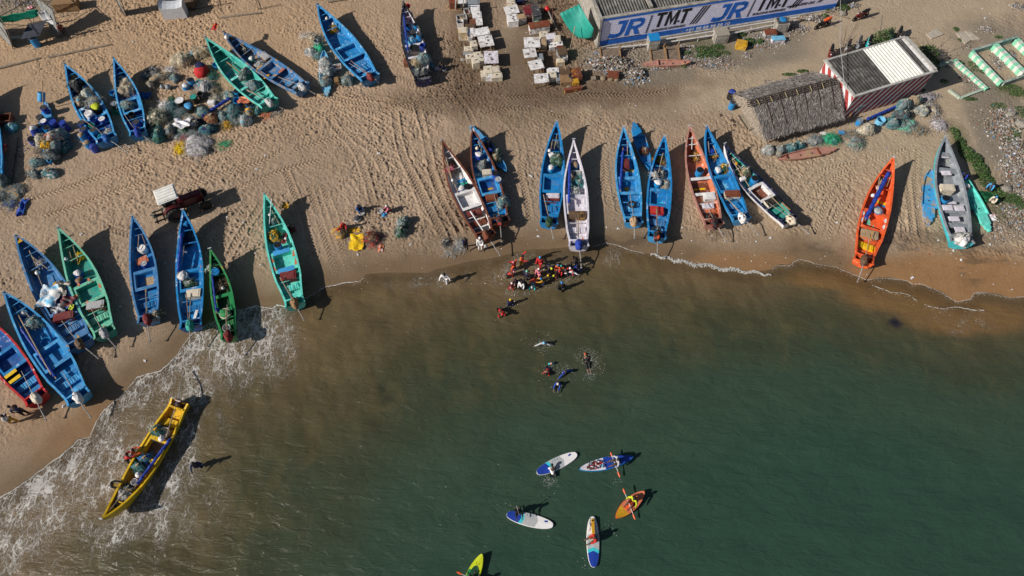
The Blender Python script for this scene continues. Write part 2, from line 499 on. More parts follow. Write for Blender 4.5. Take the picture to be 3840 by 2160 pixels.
# ------------------------------------------------------------------ water
wx_ = axis(-56, 56, 0.2, 600); wy_ = axis(0, 40, 0.2, 600)
WX, WY = np.meshgrid(wx_, wy_)
WD = -shore_d(WX, WY)                          # metres offshore
sw = (fbm(WX + 3 * vnoise(WX, WY, 2, 101), WY * 0.45, 1.2, 103, 4) - .5)
sw2 = fbm(WX, WY, 5, 107, 4) - .5
leftness = 1 - sstep(-22, 4, WX)
rightness = sstep(6, 20, WX)
dd = WD * (1 - 0.52 * leftness) * (1 + .55 * rightness) + (5.0 - 3.2 * rightness) * sw2 + 1.4 * sw
WC = np.ones(WX.shape + (3,), np.float32) * np.array(lin((108, 90, 64)), np.float32)
for lo, hi, c in ((0.4, 3.0, (90, 79, 56)), (2.6, 6.0, (72, 70, 50)), (5.5, 9.5, (60, 67, 50)), (9.0, 14, (54, 72, 57)), (13, 24, (46, 70, 57))):
    WC = mixc(WC, sstep(lo, hi, dd), c)
brn = sstep(.02, .2, sw) * (1 - sstep(6, 16, dd))
WC = mixc(WC, .25 * brn, (100, 86, 56))
stk = fbm(WX * 1.0 + WY * .35, WY * .28, .5, 141, 3) - .5
WC = WC * (1 + .6 * stk * (1 - sstep(3, 14, dd)))[..., None]
rband = np.clip(blob(WX, WY, 3120, 1040, 170, 40, 2, .3, .15) + blob(WX, WY, 3350, 1110, 190, 50, 2, .3, .15) + blob(WX, WY, 3620, 1185, 250, 62, 3, .3, .2), 0, 1)
WC = mixc(WC, .8 * np.clip(rband, 0, 1), (118, 90, 56))
WC = mixc(WC, .85 * blob(WX, WY, 3362, 1210, 26, 20, 3, .5, .6), (14, 20, 42))
WC = mixc(WC, .45 * blob(WX, WY, 1430, 1455, 16, 22, 3, .7, .5), (18, 34, 32))
WC = mixc(WC, .3 * blob(WX, WY, 1440, 1500, 30, 22, 3, .7, .5), (18, 34, 32))
WC = WC * (0.94 + .16 * (fbm(WX * .9, WY * .9, .9, 111, 3) - .3))[..., None]
# how much foam floats where
FO = np.zeros(WX.shape, np.float32)
lat_ = 1 - sstep(-17.5, -14.6, WX)
FO += lat_ * ((1 - sstep(2.8, 5.6, WD + 2.4 * sw2)) * .72 + .75 * (1 - sstep(.3, 2.6, WD + 1.5 * sw2)))
FO += .62 * blob(WX, WY, 150, 1950, 620, 230, 3, .5, .5) * (.5 + .6 * sstep(.0, .14, np.abs(sw)))
FO += .75 * blob(WX, WY, 900, 1330, 200, 130, 5, .4, .4)
FO += .62 * blob(WX, WY, 640, 1700, 110, 190, 5, .5, .6) + .4 * blob(WX, WY, 760, 1640, 80, 130, 6, .5, .6) + .5 * blob(WX, WY, 480, 1960, 180, 90, 6, .5, .6)
mid_ = sstep(-9.5, -6, WX) * (1 - sstep(8, 9, WX))
FO += mid_ * (1 - sstep(1.4, 2.6, WD + 1.2 * sw2)) * .33
FO += .4 * blob(WX, WY, 1520, 1050, 140, 26, 7, .5, .4) + .35 * blob(WX, WY, 1950, 1010, 90, 60, 7, .5, .6) + .35 * blob(WX, WY, 2290, 955, 50, 28, 7, .5, .4) + .25 * blob(WX, WY, 1900, 1120, 90, 40, 5, .5, .6)
FO += .42 * blob(WX, WY, 3600, 1200, 130, 45, 7, .5, .7)
FO += .36 * blob(WX, WY, 2030, 1290, 30, 24, 3, .5, .5) + .55 * blob(WX, WY, 2215, 1345, 26, 22, 3, .5, .5) + .35 * blob(WX, WY, 2215, 1420, 16, 20, 3, .5, .5) + .3 * blob(WX, WY, 2110, 1385, 20, 14, 3, .5, .5) + .4 * blob(WX, WY, 2062, 1805, 16, 16, 3, .5, .5)
FO *= (WD > 0.02)
AL = sstep(-0.05, 1.6, WD)
mw = bpy.data.materials.new("sea_water"); mw.use_nodes = True
nt = mw.node_tree; b = nt.nodes["Principled BSDF"]; out = nt.nodes["Material Output"]
N = nt.nodes.new; Lk = nt.links.new
tc = N("ShaderNodeTexCoord")
at = N("ShaderNodeAttribute"); at.attribute_name = "col"
af = N("ShaderNodeAttribute"); af.attribute_name = "foam"
aa = N("ShaderNodeAttribute"); aa.attribute_name = "alpha"
mp = N("ShaderNodeMapping"); mp.inputs["Rotation"].default_value = (0, 0, R(18)); mp.inputs["Scale"].default_value = (1.0, .55, 1)
Lk(tc.outputs["Object"], mp.inputs[0])
nz = N("ShaderNodeTexNoise"); nz.inputs["Scale"].default_value = 1.3; nz.inputs["Detail"].default_value = 6; nz.inputs["Roughness"].default_value = .6
Lk(mp.outputs[0], nz.inputs["Vector"])
sc_ = N("ShaderNodeVectorMath"); sc_.operation = 'SCALE'; sc_.inputs["Scale"].default_value = 1.1
Lk(nz.outputs["Color"], sc_.inputs[0])
ad = N("ShaderNodeVectorMath"); ad.operation = 'ADD'
Lk(mp.outputs[0], ad.inputs[0]); Lk(sc_.outputs[0], ad.inputs[1])
def lace(scale):
    vo = N("ShaderNodeTexVoronoi"); vo.feature = 'DISTANCE_TO_EDGE'; vo.inputs["Scale"].default_value = scale
    Lk(ad.outputs[0], vo.inputs["Vector"])
    return vo.outputs["Distance"]
def M_(op, a, b2, clamp=False):
    n = N("ShaderNodeMath"); n.operation = op; n.use_clamp = clamp
    for i, q in enumerate((a, b2)):
        if q is None: continue
        if isinstance(q, (int, float)): n.inputs[i].default_value = q
        else: Lk(q, n.inputs[i])
    return n.outputs[0]
v1, v2 = lace(2.3), lace(6.0)
pn = N("ShaderNodeTexNoise"); pn.inputs["Scale"].default_value = .9; pn.inputs["Detail"].default_value = 9; pn.inputs["Roughness"].default_value = .72
Lk(mp.outputs[0], pn.inputs["Vector"])
amt = M_('MULTIPLY', af.outputs["Fac"], M_('MULTIPLY', M_('SUBTRACT', pn.outputs[0], .36, True), 5.5))   # patchy
w1 = M_('MULTIPLY', amt, .052); w2 = M_('MULTIPLY', amt, .07)
l1 = M_('DIVIDE', M_('SUBTRACT', w1, v1), .035, True); l2 = M_('DIVIDE', M_('SUBTRACT', w2, v2), .05, True)
fn = N("ShaderNodeTexNoise"); fn.inputs["Scale"].default_value = 5.5; fn.inputs["Detail"].default_value = 7; fn.inputs["Roughness"].default_value = .75
Lk(ad.outputs[0], fn.inputs["Vector"])
f4 = N("ShaderNodeTexNoise"); f4.inputs["Scale"].default_value = 13; f4.inputs["Detail"].default_value = 5; f4.inputs["Roughness"].default_value = .7; Lk(ad.outputs[0], f4.inputs["Vector"])
l4 = M_('MULTIPLY', M_('DIVIDE', M_('SUBTRACT', f4.outputs[0], .50), .12, True), M_('MULTIPLY', M_('SUBTRACT', af.outputs["Fac"], .55, True), 1.0))
l3 = M_('MULTIPLY', M_('DIVIDE', M_('SUBTRACT', M_('MULTIPLY', fn.outputs[0], 1.0), .56), .08, True), M_('MULTIPLY', amt, .5, True))
lc = M_('ADD', M_('MULTIPLY', l1, .9), M_('ADD', M_('MULTIPLY', l2, .6), M_('ADD', M_('MULTIPLY', l3, .45), M_('MULTIPLY', l4, .75))), True)
lc = M_('MULTIPLY', lc, .85)
mx = N("ShaderNodeMix"); mx.data_type = 'RGBA'
Lk(lc, mx.inputs[0]); Lk(at.outputs["Color"], mx.inputs[6]); mx.inputs[7].default_value = (.60, .57, .53, 1)
Lk(mx.outputs[2], b.inputs["Base Color"])
b.inputs["IOR"].default_value = 1.33
b.inputs["Specular IOR Level"].default_value = .5
rg = M_('ADD', M_('MULTIPLY', lc, .5), .12); Lk(rg, b.inputs["Roughness"])
m2 = N("ShaderNodeMapping"); m2.inputs["Rotation"].default_value = (0, 0, R(-12)); m2.inputs["Scale"].default_value = (.55, 1.3, 1)
Lk(tc.outputs["Object"], m2.inputs[0])
wv = N("ShaderNodeTexNoise"); wv.inputs["Scale"].default_value = 1.6; wv.inputs["Detail"].default_value = 7; wv.inputs["Roughness"].default_value = .62; wv.inputs["Distortion"].default_value = .6
Lk(m2.outputs[0], wv.inputs["Vector"])
bp = N("ShaderNodeBump"); bp.inputs["Strength"].default_value = .8; bp.inputs["Distance"].default_value = .14
w5 = N("ShaderNodeTexNoise"); w5.inputs["Scale"].default_value = .38; w5.inputs["Detail"].default_value = 2; Lk(m2.outputs[0], w5.inputs["Vector"])
hsum = M_('ADD', M_('ADD', wv.outputs[0], M_('MULTIPLY', w5.outputs[0], 2.2)), M_('MULTIPLY', lc, .25)); Lk(hsum, bp.inputs["Height"]); Lk(bp.outputs[0], b.inputs["Normal"])
tp = N("ShaderNodeBsdfTransparent"); ms_ = N("ShaderNodeMixShader")
al = M_('MAXIMUM', M_('ADD', M_('MULTIPLY', aa.outputs["Fac"], .55), .45), lc, True)
Lk(al, ms_.inputs[0]); Lk(tp.outputs[0], ms_.inputs[1]); Lk(b.outputs[0], ms_.inputs[2]); Lk(ms_.outputs[0], out.inputs["Surface"])
WZ = np.full(WX.shape, WATER_Z, np.float32) + 0.03 * (fbm(WX, WY, 3, 121, 2) - .5) * sstep(1, 5, WD)
WATER = sheet("sea_water", wx_, wy_, WZ, mw, WC, {"foam": FO, "alpha": AL}, keep=(WD > -0.8))
tag(WATER, kind="structure")

# foam lines that the spent waves leave, each a thin uneven ribbon lying on the water
FOAM_M = mat("foam", (.50, .48, .44), .6, .1, 6, bump=.4, bscale=14)
def ribbon(mb, pts, w, z=.012, seed=0, jag=.05, gap=.0, fleck=1.0):
    rr = random.Random(seed)
    wp = []
    for (ax, ay), (bx, by) in zip(pts[:-1], pts[1:]):
        a = P(ax, ay, WATER_Z + z); c = P(bx, by, WATER_Z + z); n = max(1, int((c - a).length / .09))
        for k in range(n): wp.append(a.lerp(c, k / n))
    wp.append(P(*pts[-1], WATER_Z + z))
    prev = None; ph = rr.uniform(0, 9); ds = 0
    for i in range(len(wp)):
        t = (wp[min(i + 1, len(wp) - 1)] - wp[max(i - 1, 0)]).normalized(); nrm = Vector((-t.y, t.x, 0))
        ds = ds * .8 + rr.uniform(-.5, .5) * jag
        c = wp[i] + nrm * (ds + math.sin(i * .15 + ph) * jag * 1.6)
        ww = w * rr.uniform(.3, 1.0) * (.5 + .6 * abs(math.sin(i * .07 + ph)))
        cur = (c - nrm * ww * .5 + Vector((0, 0, -.004)), c + Vector((0, 0, ww * .15)), c + nrm * ww * .5 + Vector((0, 0, -.004)))
        if prev is not None and rr.random() > gap: mb.add([*prev, *cur], [(0, 1, 4, 3), (1, 2, 5, 4)])
        prev = cur
        for _ in range(2):
            if rr.random() < fleck * .6:
                q_ = c - nrm * abs(rr.gauss(0, w * 3.0)) + t * rr.uniform(-.1, .1); r_ = rr.uniform(.008, .03)
                mb.add([q_ + Vector((math.cos(a_) * r_, math.sin(a_) * r_ * rr.uniform(.5, 1.5), -.002)) for a_ in (0, 1.3, 2.6, 3.9, 5.1)], [(0, 1, 2, 3, 4)])
fm = MB()
i0 = 2
ribbon(fm, SHORE_PX[1:23], .10, seed=1)
ribbon(fm, [(x, y) for x, y in SHORE_PX[21:28]], .13, seed=2, jag=.05)
ribbon(fm, [(x, y) for x, y in SHORE_PX[27:36]], .08, seed=3)
ribbon(fm, SHORE_PX[48:53], .05, seed=5, gap=.05)
ribbon(fm, SHORE_PX[59:82], .045, seed=7, gap=.05)
ribbon(fm, SHORE_PX[80:86], .035, seed=8, gap=.1)
ribbon(fm, [(3270, 1066), (3310, 1080), (3340, 1097), (3380, 1102), (3415, 1112), (3440, 1130)], .06, seed=9, gap=.1)
ribbon(fm, [(3468, 1138), (3500, 1152), (3540, 1162), (3590, 1150), (3640, 1158), (3690, 1160)], .08, seed=10, gap=.1)
ribbon(fm, [(1035, 1145), (1046, 1165), (1050, 1185), (1062, 1210)], .05, seed=11, jag=.1)
ribbon(fm, [(735, 1250), (752, 1245), (760, 1262), (750, 1290), (742, 1310)], .08, seed=12, jag=.1)
ribbon(fm, [(870, 1150), (900, 1180), (925, 1165)], .05, seed=14, jag=.1)
cr = [P(x, y, WATER_Z) for x, y in ((2440, 955), (2490, 966), (2530, 977), (2600, 990), (2700, 1007), (2780, 1017), (2850, 1026), (2890, 1036))]; rr = random.Random(3)
for _ in range(1900):                      # the one small breaker: many little lumps of white water
    i = rr.randrange(len(cr) - 1); t = rr.random(); p = cr[i].lerp(cr[i + 1], t); f = (i + t) / 7
    wd = .17 * math.sin(math.pi * min(1, f * .95 + .04)) + .02; y = rr.gauss(0, .45) * wd; r_ = rr.uniform(.012, .05)
    p = p + Vector((rr.uniform(-.03, .03), y + .10 * math.sin(f * 40), .02 + .10 * max(0, 1 - abs(y / wd)) * rr.random()))
    fm.add([p + Vector((math.cos(a_) * r_ * 1.4, math.sin(a_) * r_, rr.uniform(-.02, .02))) for a_ in (0, 1.3, 2.6, 3.9, 5.1)], [(0, 1, 2, 3, 4)])
tag(fm.build("sea_foam", FOAM_M), kind="stuff", label="white foam lines at the edges of the spent waves", cat="foam")
# ------------------------------------------------------------------ fishing boats
BF = [(0, .76), (.02, .71), (.05, .69), (.10, .77), (.2, .90), (.3, .97), (.42, 1.0), (.5, 1.0), (.6, .95), (.7, .81), (.78, .66), (.85, .50), (.91, .32), (.96, .15), (1.0, .03)]
BFX = [a for a, _ in BF]; BFY = [b for _, b in BF]


def interp(x, xs, ys): return float(np.interp(x, xs, ys))


PAL = {
    "blue": (22, 124, 184), "lblue": (62, 150, 204), "dblue": (18, 84, 152), "mblue": (64, 124, 174), "navy": (26, 32, 70), "teal": (98, 206, 190), "dteal": (44, 152, 138), "seagreen": (112, 192, 162),
    "green": (30, 130, 72), "dgreen": (16, 66, 40), "white": (222, 218, 216), "lilac": (212, 206, 214), "cream": (208, 196, 176), "grey": (132, 138, 144), "lgrey": (172, 172, 172), "dgrey": (66, 66, 68), "black": (24, 24, 26),
    "red": (186, 34, 34), "orange": (224, 92, 44), "rust": (118, 60, 38), "brown": (110, 62, 44), "terra": (196, 112, 78), "salmon": (172, 122, 108), "yellow": (226, 182, 16), "dyellow": (196, 146, 30), "maroon": (108, 34, 36),
    "pink": (206, 120, 130), "tan": (168, 140, 108), "wood": (140, 108, 74), "dwood": (92, 70, 52), "skyblue": (110, 180, 214), "brightgreen": (30, 168, 110), "cblue": (30, 60, 150), "skin": (112, 72, 50), "lime": (190, 200, 30), "aqua": (60, 190, 200), "concrete": (150, 142, 128),
}


def col(c): return lin(PAL[c] if isinstance(c, str) else c)


def paint(c, wear="white", w=0.0, dirt=.25, name=None, rough=.5, bump=0.12):
    return mat(name or ("paint_" + (c if isinstance(c, str) else "mix")), col(c), rough, .17, 2.6, col2=col(wear), mix2=w + .04, scale2=2.6, bump=bump, bscale=25, dirt=dirt)


WOODM = mat("bare_wood", col("wood"), .8, .2, 5, bump=.3)
BAMBOO = mat("bamboo", (.33, .24, .15), .7, .2, 4)
STEEL = mat("engine_steel", (.10, .085, .08), .5, .3, 9, col2=(.25, .08, .03), mix2=.3, scale2=6, metal=.3)
RUBBER = mat("rubber", (.018, .018, .02), .8, .2, 8)
ROPEM = mat("rope", (.42, .38, .30), .9, .1, 9)
DARKM = mat("dark_plastic", (.02, .02, .023), .5, .2, 8)

BOATS = {}


def star_poly(cx, cy, r, n, q=.45, rot=0):
    return [(cx + (r if k % 2 == 0 else r * q) * math.cos(rot + math.pi * k / n), cy + (r if k % 2 == 0 else r * q) * math.sin(rot + math.pi * k / n)) for k in range(2 * n)]


def boat(key, bow, stern, Bpx, label, hull="blue", rim=None, inn=None, thw=None, aft=None, wear="white", w=.0, tail=None, cover=None, cover2=None, tiller=True,
         bz=1.75, sz=.82, ground=0.0, hatch=True, well=None, marks=(), seats=3, seatcol=None, floorz=.32, motor=True, benches=None, sidecol=None, dirt=.3):
    rim = rim or hull; inn = inn or hull; thw = thw or rim; aft = aft or inn; well = well or inn
    A = P(stern[0], stern[1], ground + sz); Bw = P(bow[0], bow[1], ground + bz)
    d = Bw - A; d.z = 0
    L = d.length; rz = math.atan2(d.y, d.x)
    v = (bow[1] + stern[1]) / 2 - 1080
    sc = (F_PX * CT + v * ST) / CAM_H
    B = Bpx * .95 / sc
    root = empty("fishing_boat", (A.x, A.y, ground), rz, label, "boat", "fishing boats drawn up on the beach")
    BOATS[key] = (root, L, B, rz)
    vr = random.Random(key + 'v'); ev, fv = vr.uniform(.82, 1.2), vr.uniform(.93, 1.05)
    hw = lambda s: B * .5 * interp(s, BFX, BFY) ** (ev if s > .45 else 1) * (fv if s < .2 else 1)
    zs = lambda s: interp(s, [0, .03, .1, .5, .7, .85, .95, 1], [sz + .10, sz, sz - .04, sz - .02, sz + .10, sz + (bz - sz) * .42, sz + (bz - sz) * .78, bz])
    zk = lambda s: interp(s, [0, .7, .85, .95, 1], [.02, .0, .10, .55, bz - .35])
    SS = [0, .015, .03, .06, .1, .16, .24, .32, .4, .48, .56, .64, .7, .76, .82, .87, .91, .945, .975, 1.0]
    inset = .045
    mh = paint(hull, wear, w * .6, dirt); mr_ = paint(rim, wear, w, dirt * .5); mi = paint(inn, wear, w, dirt); mt = paint(thw, wear, w, dirt * .6); ma = paint(aft, wear, w, dirt); mwl = paint(well, wear, w * .8, dirt)
    # outer skin and inner skin as one hull shell
    h = MB()
    rows = []
    for s in SS:
        b_, z1, z0 = hw(s), zs(s), zk(s)
        x = s * L - (.12 * (1 - s / .03) if s < .03 else 0)
        rk = 0
        bo = lambda k, zz: (x, k * b_, zz)
        rows.append([(x, b_, z1), (x, b_ * .93, z0 + (z1 - z0) * .55), (x, b_ * .72, z0 + (z1 - z0) * .16), (x, 0, z0), (x, -b_ * .72, z0 + (z1 - z0) * .16), (x, -b_ * .93, z0 + (z1 - z0) * .55), (x, -b_, z1)])
    h.grid(rows)
    h.add(rows[0], [tuple(range(7))])
    rows2 = []
    for s in SS[2:-1]:
        b_, z1 = max(.02, hw(s) - inset), zs(s) - .03
        fz = max(floorz, zk(s) + .12)
        if z1 < fz + .06: fz = z1 - .06
        x = s * L
        rows2.append([(x, -b_, z1), (x, -b_ * .9, (z1 + fz) / 2), (x, -b_ * .78, fz), (x, b_ * .78, fz), (x, b_ * .9, (z1 + fz) / 2), (x, b_, z1)])
    h.cur = 1
    h.grid(rows2)
    h.add(rows2[0], [tuple(range(6))])
    h.build("hull", [mh, mi], root)
    # gunwale
    gwd = .075 + .012 * B
    for sd in (-1, 1):
        g = MB(); rws = []
        for s in SS:
            b_, z1 = hw(s), zs(s); x = s * L - (.13 * (1 - s / .03) if s < .03 else 0)
            wi = min(gwd, b_ * .9)
            rws.append([(x, sd * (b_ + .035), z1 - .07), (x, sd * (b_ + .035), z1 + .02), (x, sd * (b_ - wi), z1 + .02), (x, sd * (b_ - wi), z1 - .07)])
        g.grid(rws if sd < 0 else [r[::-1] for r in rws], close=True)
        g.add(rws[0], [(0, 1, 2, 3)]); g.add(rws[-1], [(0, 1, 2, 3)])
        g.build("gunwale", mr_, root)
    # stem post, breasthook, bow bars
    m = MB(); x = .985 * L
    m.box((L * 1.0, 0, bz + .05), (.10, .09, .16)); m.box((L * 1.0 - .01, 0, bz + .14), (.07, .26, .05))
    m.build("stem_post", mat("post_white", col("lgrey"), .7, .2, 5), root)
    m = MB(); s0 = .955
    m.prism([(s0 * L, -hw(s0) + .03), (L * .993, -.02), (L * .993, .02), (s0 * L, hw(s0) - .03)], zs(s0) - .05, zs(s0) - .02)
    m.build("bow_deck", mr_, root)
    def span(name, s, width, dz, mt_, thick=.05, parent=root):
        q = MB(); s2 = s + width / L
        b1, b2 = hw(s) - .04, hw(s2) - .04
        z = zs(s) - dz
        q.prism([(s * L, -b1), (s2 * L, -b2), (s2 * L, b2), (s * L, b1)], z - thick, z)
        return q.build(name, mt_, parent)
    if benches is None:
        for s in (.90, .845): span("bow_bar", s, .05, .10, mt)
        span("bow_bar", .74, .06, .16, mt)
        f0, f1 = .335, .475
        wth = .26
        span("thwart", f1, wth, .05, mt); span("thwart", f0 - wth / L, wth, .05, mt)
        if hatch:
            for sd in (-1, 1):
                q = MB(); sw_ = .26
                n = 4; pl = []
                for k in range(n + 1): s = f0 + .0005 + (f1 - f0 - .001) * k / n; pl.append((s * L, sd * (hw(s) - .05)))
                for k in range(n, -1, -1): s = f0 + .0005 + (f1 - f0 - .001) * k / n; pl.append((s * L, sd * (hw(s) - .05 - sw_)))
                q.prism(pl if sd < 0 else pl[::-1], zs(.4) - .12, zs(.4) - .055)
                # inner coaming wall
                q.box(((f0 + f1) / 2 * L, sd * (hw(.40) - .05 - sw_), (zs(.4) + floorz) / 2 - .04), ((f1 - f0) * L - .02, .03, zs(.4) - floorz - .10))
                q.build("side_deck", mt, root)
            for s in (f0, f1):
                q = MB(); q.box((s * L, 0, (zs(.4) + floorz) / 2 - .04), (.03, 2 * (hw(.40) - .3), zs(.4) - floorz - .12)); q.build("hatch_coaming", mwl, root)
        q = MB(); bb = hw(.40) - .34
        q.box(((f0 + f1) / 2 * L, 0, floorz + .015), ((f1 - f0) * L - .05, bb * 2, .03)); q.build("well_floor", mwl, root)
        # stern bar, seat boxes, aft deck
        span("stern_bar", .22, .06, .12, mt)
        ms2 = paint(seatcol, wear, w, dirt) if seatcol else ma
        sb = hw(.16) - .12
        for k in range(seats):
            q = MB(); yy = (-1 + (2 * k + 1) / seats) * sb
            wd = 2 * sb / seats - .05
            q.box((.165 * L, yy, floorz + .1), (.5, wd, .2))
            for j in range(2): q.box((.165 * L, yy + (j - .5) * wd * .45, floorz + .212), (.4, .05, .022))
            q.build("seat_box", ms2, root)
        q = MB(); b1, b2 = hw(.03) - .1, hw(.115) - .16
        q.prism([(.03 * L, -b1), (.115 * L, -b2), (.115 * L, b2), (.03 * L, b1)], floorz + .02, floorz + .13); q.build("aft_deck", ma, root)
    else:
        for s, wd_ in benches:
            span("bench", s, wd_, .20, mt, thick=.04)
        for k in range(9):
            s = .12 + .085 * k
            for sd in (-1, 1):
                q = MB(); q.box((s * L, sd * (hw(s) - .10), (zs(s) + floorz) / 2), (.035, .05, zs(s) - floorz - .06)); q.build("rib", mr_, root)
    q = MB(); q.box((.045 * L, 0, sz - .1), (.10, 2 * hw(.045) - .1, .34)); q.build("transom", mr_, root)
    # painted marks on floors and decks
    for sh, s, y, r, c, z in marks:
        s = interp(s, [0, .1, .205, .275, .4, .48, .575, .7, 1], [0, .08, .165, .22, .335, .405, .475, .64, 1])
        q = MB(); cx, cy = s * L, y * B * .5
        zz = {"f": floorz + .034, "d": zs(s) - .046, "w": floorz + .014, "a": floorz + .134, "h": floorz + .004}[z]
        if sh == "tri": poly = [(cx - r, cy - r * .6), (cx + r, cy), (cx - r, cy + r * .6)]
        elif sh == "dia": poly = [(cx - r, cy), (cx, cy - r * .55), (cx + r, cy), (cx, cy + r * .55)]
        elif sh == "sq": poly = [(cx - r, cy - r), (cx + r, cy - r), (cx + r, cy + r), (cx - r, cy + r)]
        elif sh == "rect": poly = [(cx - r * .35, cy - r), (cx + r * .35, cy - r), (cx + r * .35, cy + r), (cx - r * .35, cy + r)]
        elif sh == "fish": poly = [(cx - r * .3, cy - r), (cx, cy - r * .5), (cx + r * .3, cy - r), (cx + r * .3, cy + r * .4), (cx, cy + r), (cx - r * .3, cy + r * .4)]
        elif sh == "flower": poly = star_poly(cx, cy, r, 8, .55)
        elif sh == "star": poly = star_poly(cx, cy, r, 6, .577)
        else: poly = star_poly(cx, cy, r, 5, .5)
        q.prism(poly, zz, zz + .006)
        q.build("painted_mark", mat("mark_" + str(c), col(c), .6, .15, 6), root)
    # long-tail motor
    if motor:
        Mt = empty("motor", (0, 0, 0)); Mt.parent = root
        ez = sz + .18
        if tail:
            T = P(tail[0], tail[1], ground + .55)
            inv = Matrix.Rotation(-rz, 4, 'Z')
            t = inv @ (Vector((T.x - A.x, T.y - A.y, 0)))
        else: t = Vector((-2.1, .1, 0))
        dr = Vector((t.x, t.y, 0)).normalized()
        q = MB()
        q.tube([(0, 0, ez), (t.x * .5, t.y * .5, ez * .55 + .3), (t.x, t.y, .5)], .034, 6)
        q.tube([(t.x, t.y, .5), (t.x + dr.x * .10, t.y + dr.y * .10, .49)], .055, 6)
        for k in range(3):
            a_ = k * 2.094; px_, pz_ = math.cos(a_) * .12, math.sin(a_) * .12
            q.tube([(t.x, t.y, .5), (t.x - dr.y * px_, t.y + dr.x * px_, .5 + pz_)], .028, 4, .015)
        q.build("drive_shaft", mat("shaft_steel", (.30, .29, .28), .5, .25, 6, col2=(.24, .12, .06), mix2=.25, scale2=7), Mt)
        if tiller:
            q = MB(); q.tube([(0, 0, ez + .1), (1.0, -dr.y * .5, ez + .06), (2.5, -dr.y * 1.1, ez - .1)], .024, 5); q.build("tiller", mat("tiller_pole", (.30, .25, .2), .7, .3, 5), Mt)
        q = MB(); q.box((0, 0, ez - .05), (.42, .34, .3)); q.tube([(-.1, -.22, ez), (-.1, .24, ez + .05)], .12, 8); q.tube([(.1, .05, ez), (.12, .08, ez + .26)], .07, 8)
        q.tube([(.15, -.15, ez + .1), (.25, -.25, ez + .2), (.12, -.3, ez + .22)], .03, 5)
        q.build("engine", STEEL, Mt)
        if cover:
            rr = random.Random(str(key))
            q = MB(); rings = []
            for i in range(8):
                th = i / 7 * math.pi * .56
                rad = math.sin(th + .25) * .27; zz = ez - .15 + math.cos(th) * .42
                rings.append([(rad * math.cos(a) * (1.25 + .5 * rr.random()) - (.12 if math.cos(a) < 0 else 0), rad * math.sin(a) * (.75 + .45 * rr.random()), zz + rr.uniform(-.05, .05)) for a in [2 * math.pi * k / 12 for k in range(12)]])
            q.grid(rings[::-1], close=True); q.add(rings[0], [tuple(range(12))])
            q.tube([(.1, 0, ez + .12), (.32, .05, ez + .05), (.42, .04, ez - .1)], .1, 6, .05)
            q.build("engine_cover", mat("cover_" + cover, col(cover), .75, .2, 4, col2=col(cover2) if cover2 else None, mix2=.3, scale2=4, bump=.6, bscale=9), Mt, smooth=True)
        if tail is None and not cover: pass
    return root, L, B, hw, zs


def onboat(key, s, y, z):
    root, L, B, rz = BOATS[key]
    v = Matrix.Rotation(rz, 3, 'Z') @ Vector((s * L, y * B * .5, 0))
    return Vector((root.location.x + v.x, root.location.y + v.y, root.location.z + z))


boat("b1", (-95, 300), (-24, 660), 84, "blue boat cut off by the left edge of the photo", "blue", "lblue", "dblue", tail=None, motor=False)
boat("b3", (243, 240), (400, 522), 100, "barrel-filled blue boat on the upper beach, its deck hidden by drums and nets", "blue", "lblue", "dblue", w=.1, tail=(477, 569), cover="dblue")
boat("b4", (425, 217), (518, 499), 84, "slim blue boat with tan nets aboard, right of the barrel-filled blue boat", "blue", "lblue", "dblue", w=.1, tail=(560, 526), cover="cblue")
boat("b5", (770, 140), (1010, 388), 98, "long turquoise boat on the upper beach with green net bundles aboard", "dteal", "teal", "dteal", "teal", "teal", w=.12, tail=(1057, 405), cover="lgrey", hatch=False, marks=[("rect", .68, .62, .3, "lblue", "w"), ("tri", .62, .6, .16, "white", "w")])
boat("b6", (840, 122), (1132, 330), 90, "worn blue boat with yellow-streaked rims flying a red and yellow flag", "mblue", "mblue", "mblue", "mblue", "lblue", wear="tan", w=.38, tail=(1178, 349), cover="lgrey", cover2="white", marks=[("rect", .60, .5, .35, "tan", "d"), ("rect", .38, -.4, .3, "terra", "d"), ("rect", .44, .86, .3, "dyellow", "d")])
boat("b7", (1190, 16), (1388, 292), 102, "big empty blue boat, topmost on the upper beach, brown motor uncovered", "blue", "lblue", "blue", "lblue", "lblue", w=.10, tail=(1417, 306), cover="maroon", cover2="rust")
boat("b8", (1512, 4), (1586, 298), 86, "black-sided white boat stacked with blue drums beside the white crates", "navy", "black", "lilac", "lilac", "lilac", w=.15, wear="grey", motor=False, hatch=False)
boat("b9", (-158, 1128), (138, 1494), 112, "red-rimmed boat with blue inside and a yellow cross panel, at the left edge", "red", "red", "dblue", "blue", "blue", w=.08, tail=(170, 1572), cover="cream", marks=[("sq", .33, .38, .42, "yellow", "d"), ("rect", .33, .38, .42, "red", "d")], seatcol="lblue")
boat("b10", (15, 1096), (295, 1492), 122, "long light blue boat between the red-rimmed boat and the tarp-loaded boat", "lblue", "lblue", "blue", "lblue", "lblue", w=.15, wear="skyblue", tail=(337, 1562), cover="white", seats=4)
boat("b11", (60, 883), (302, 1290), 120, "blue boat with a yellow prow loaded with a white plastic sheet", "mblue", "mblue", "mblue", "mblue", "mblue", w=.15, wear="tan", tail=(365, 1341), cover="dwood", marks=[("tri", .975, 0, .3, "dyellow", "d"), ("sq", .62, -.45, .2, "dyellow", "d"), ("tri", .1, 0, .3, "dyellow", "a")])
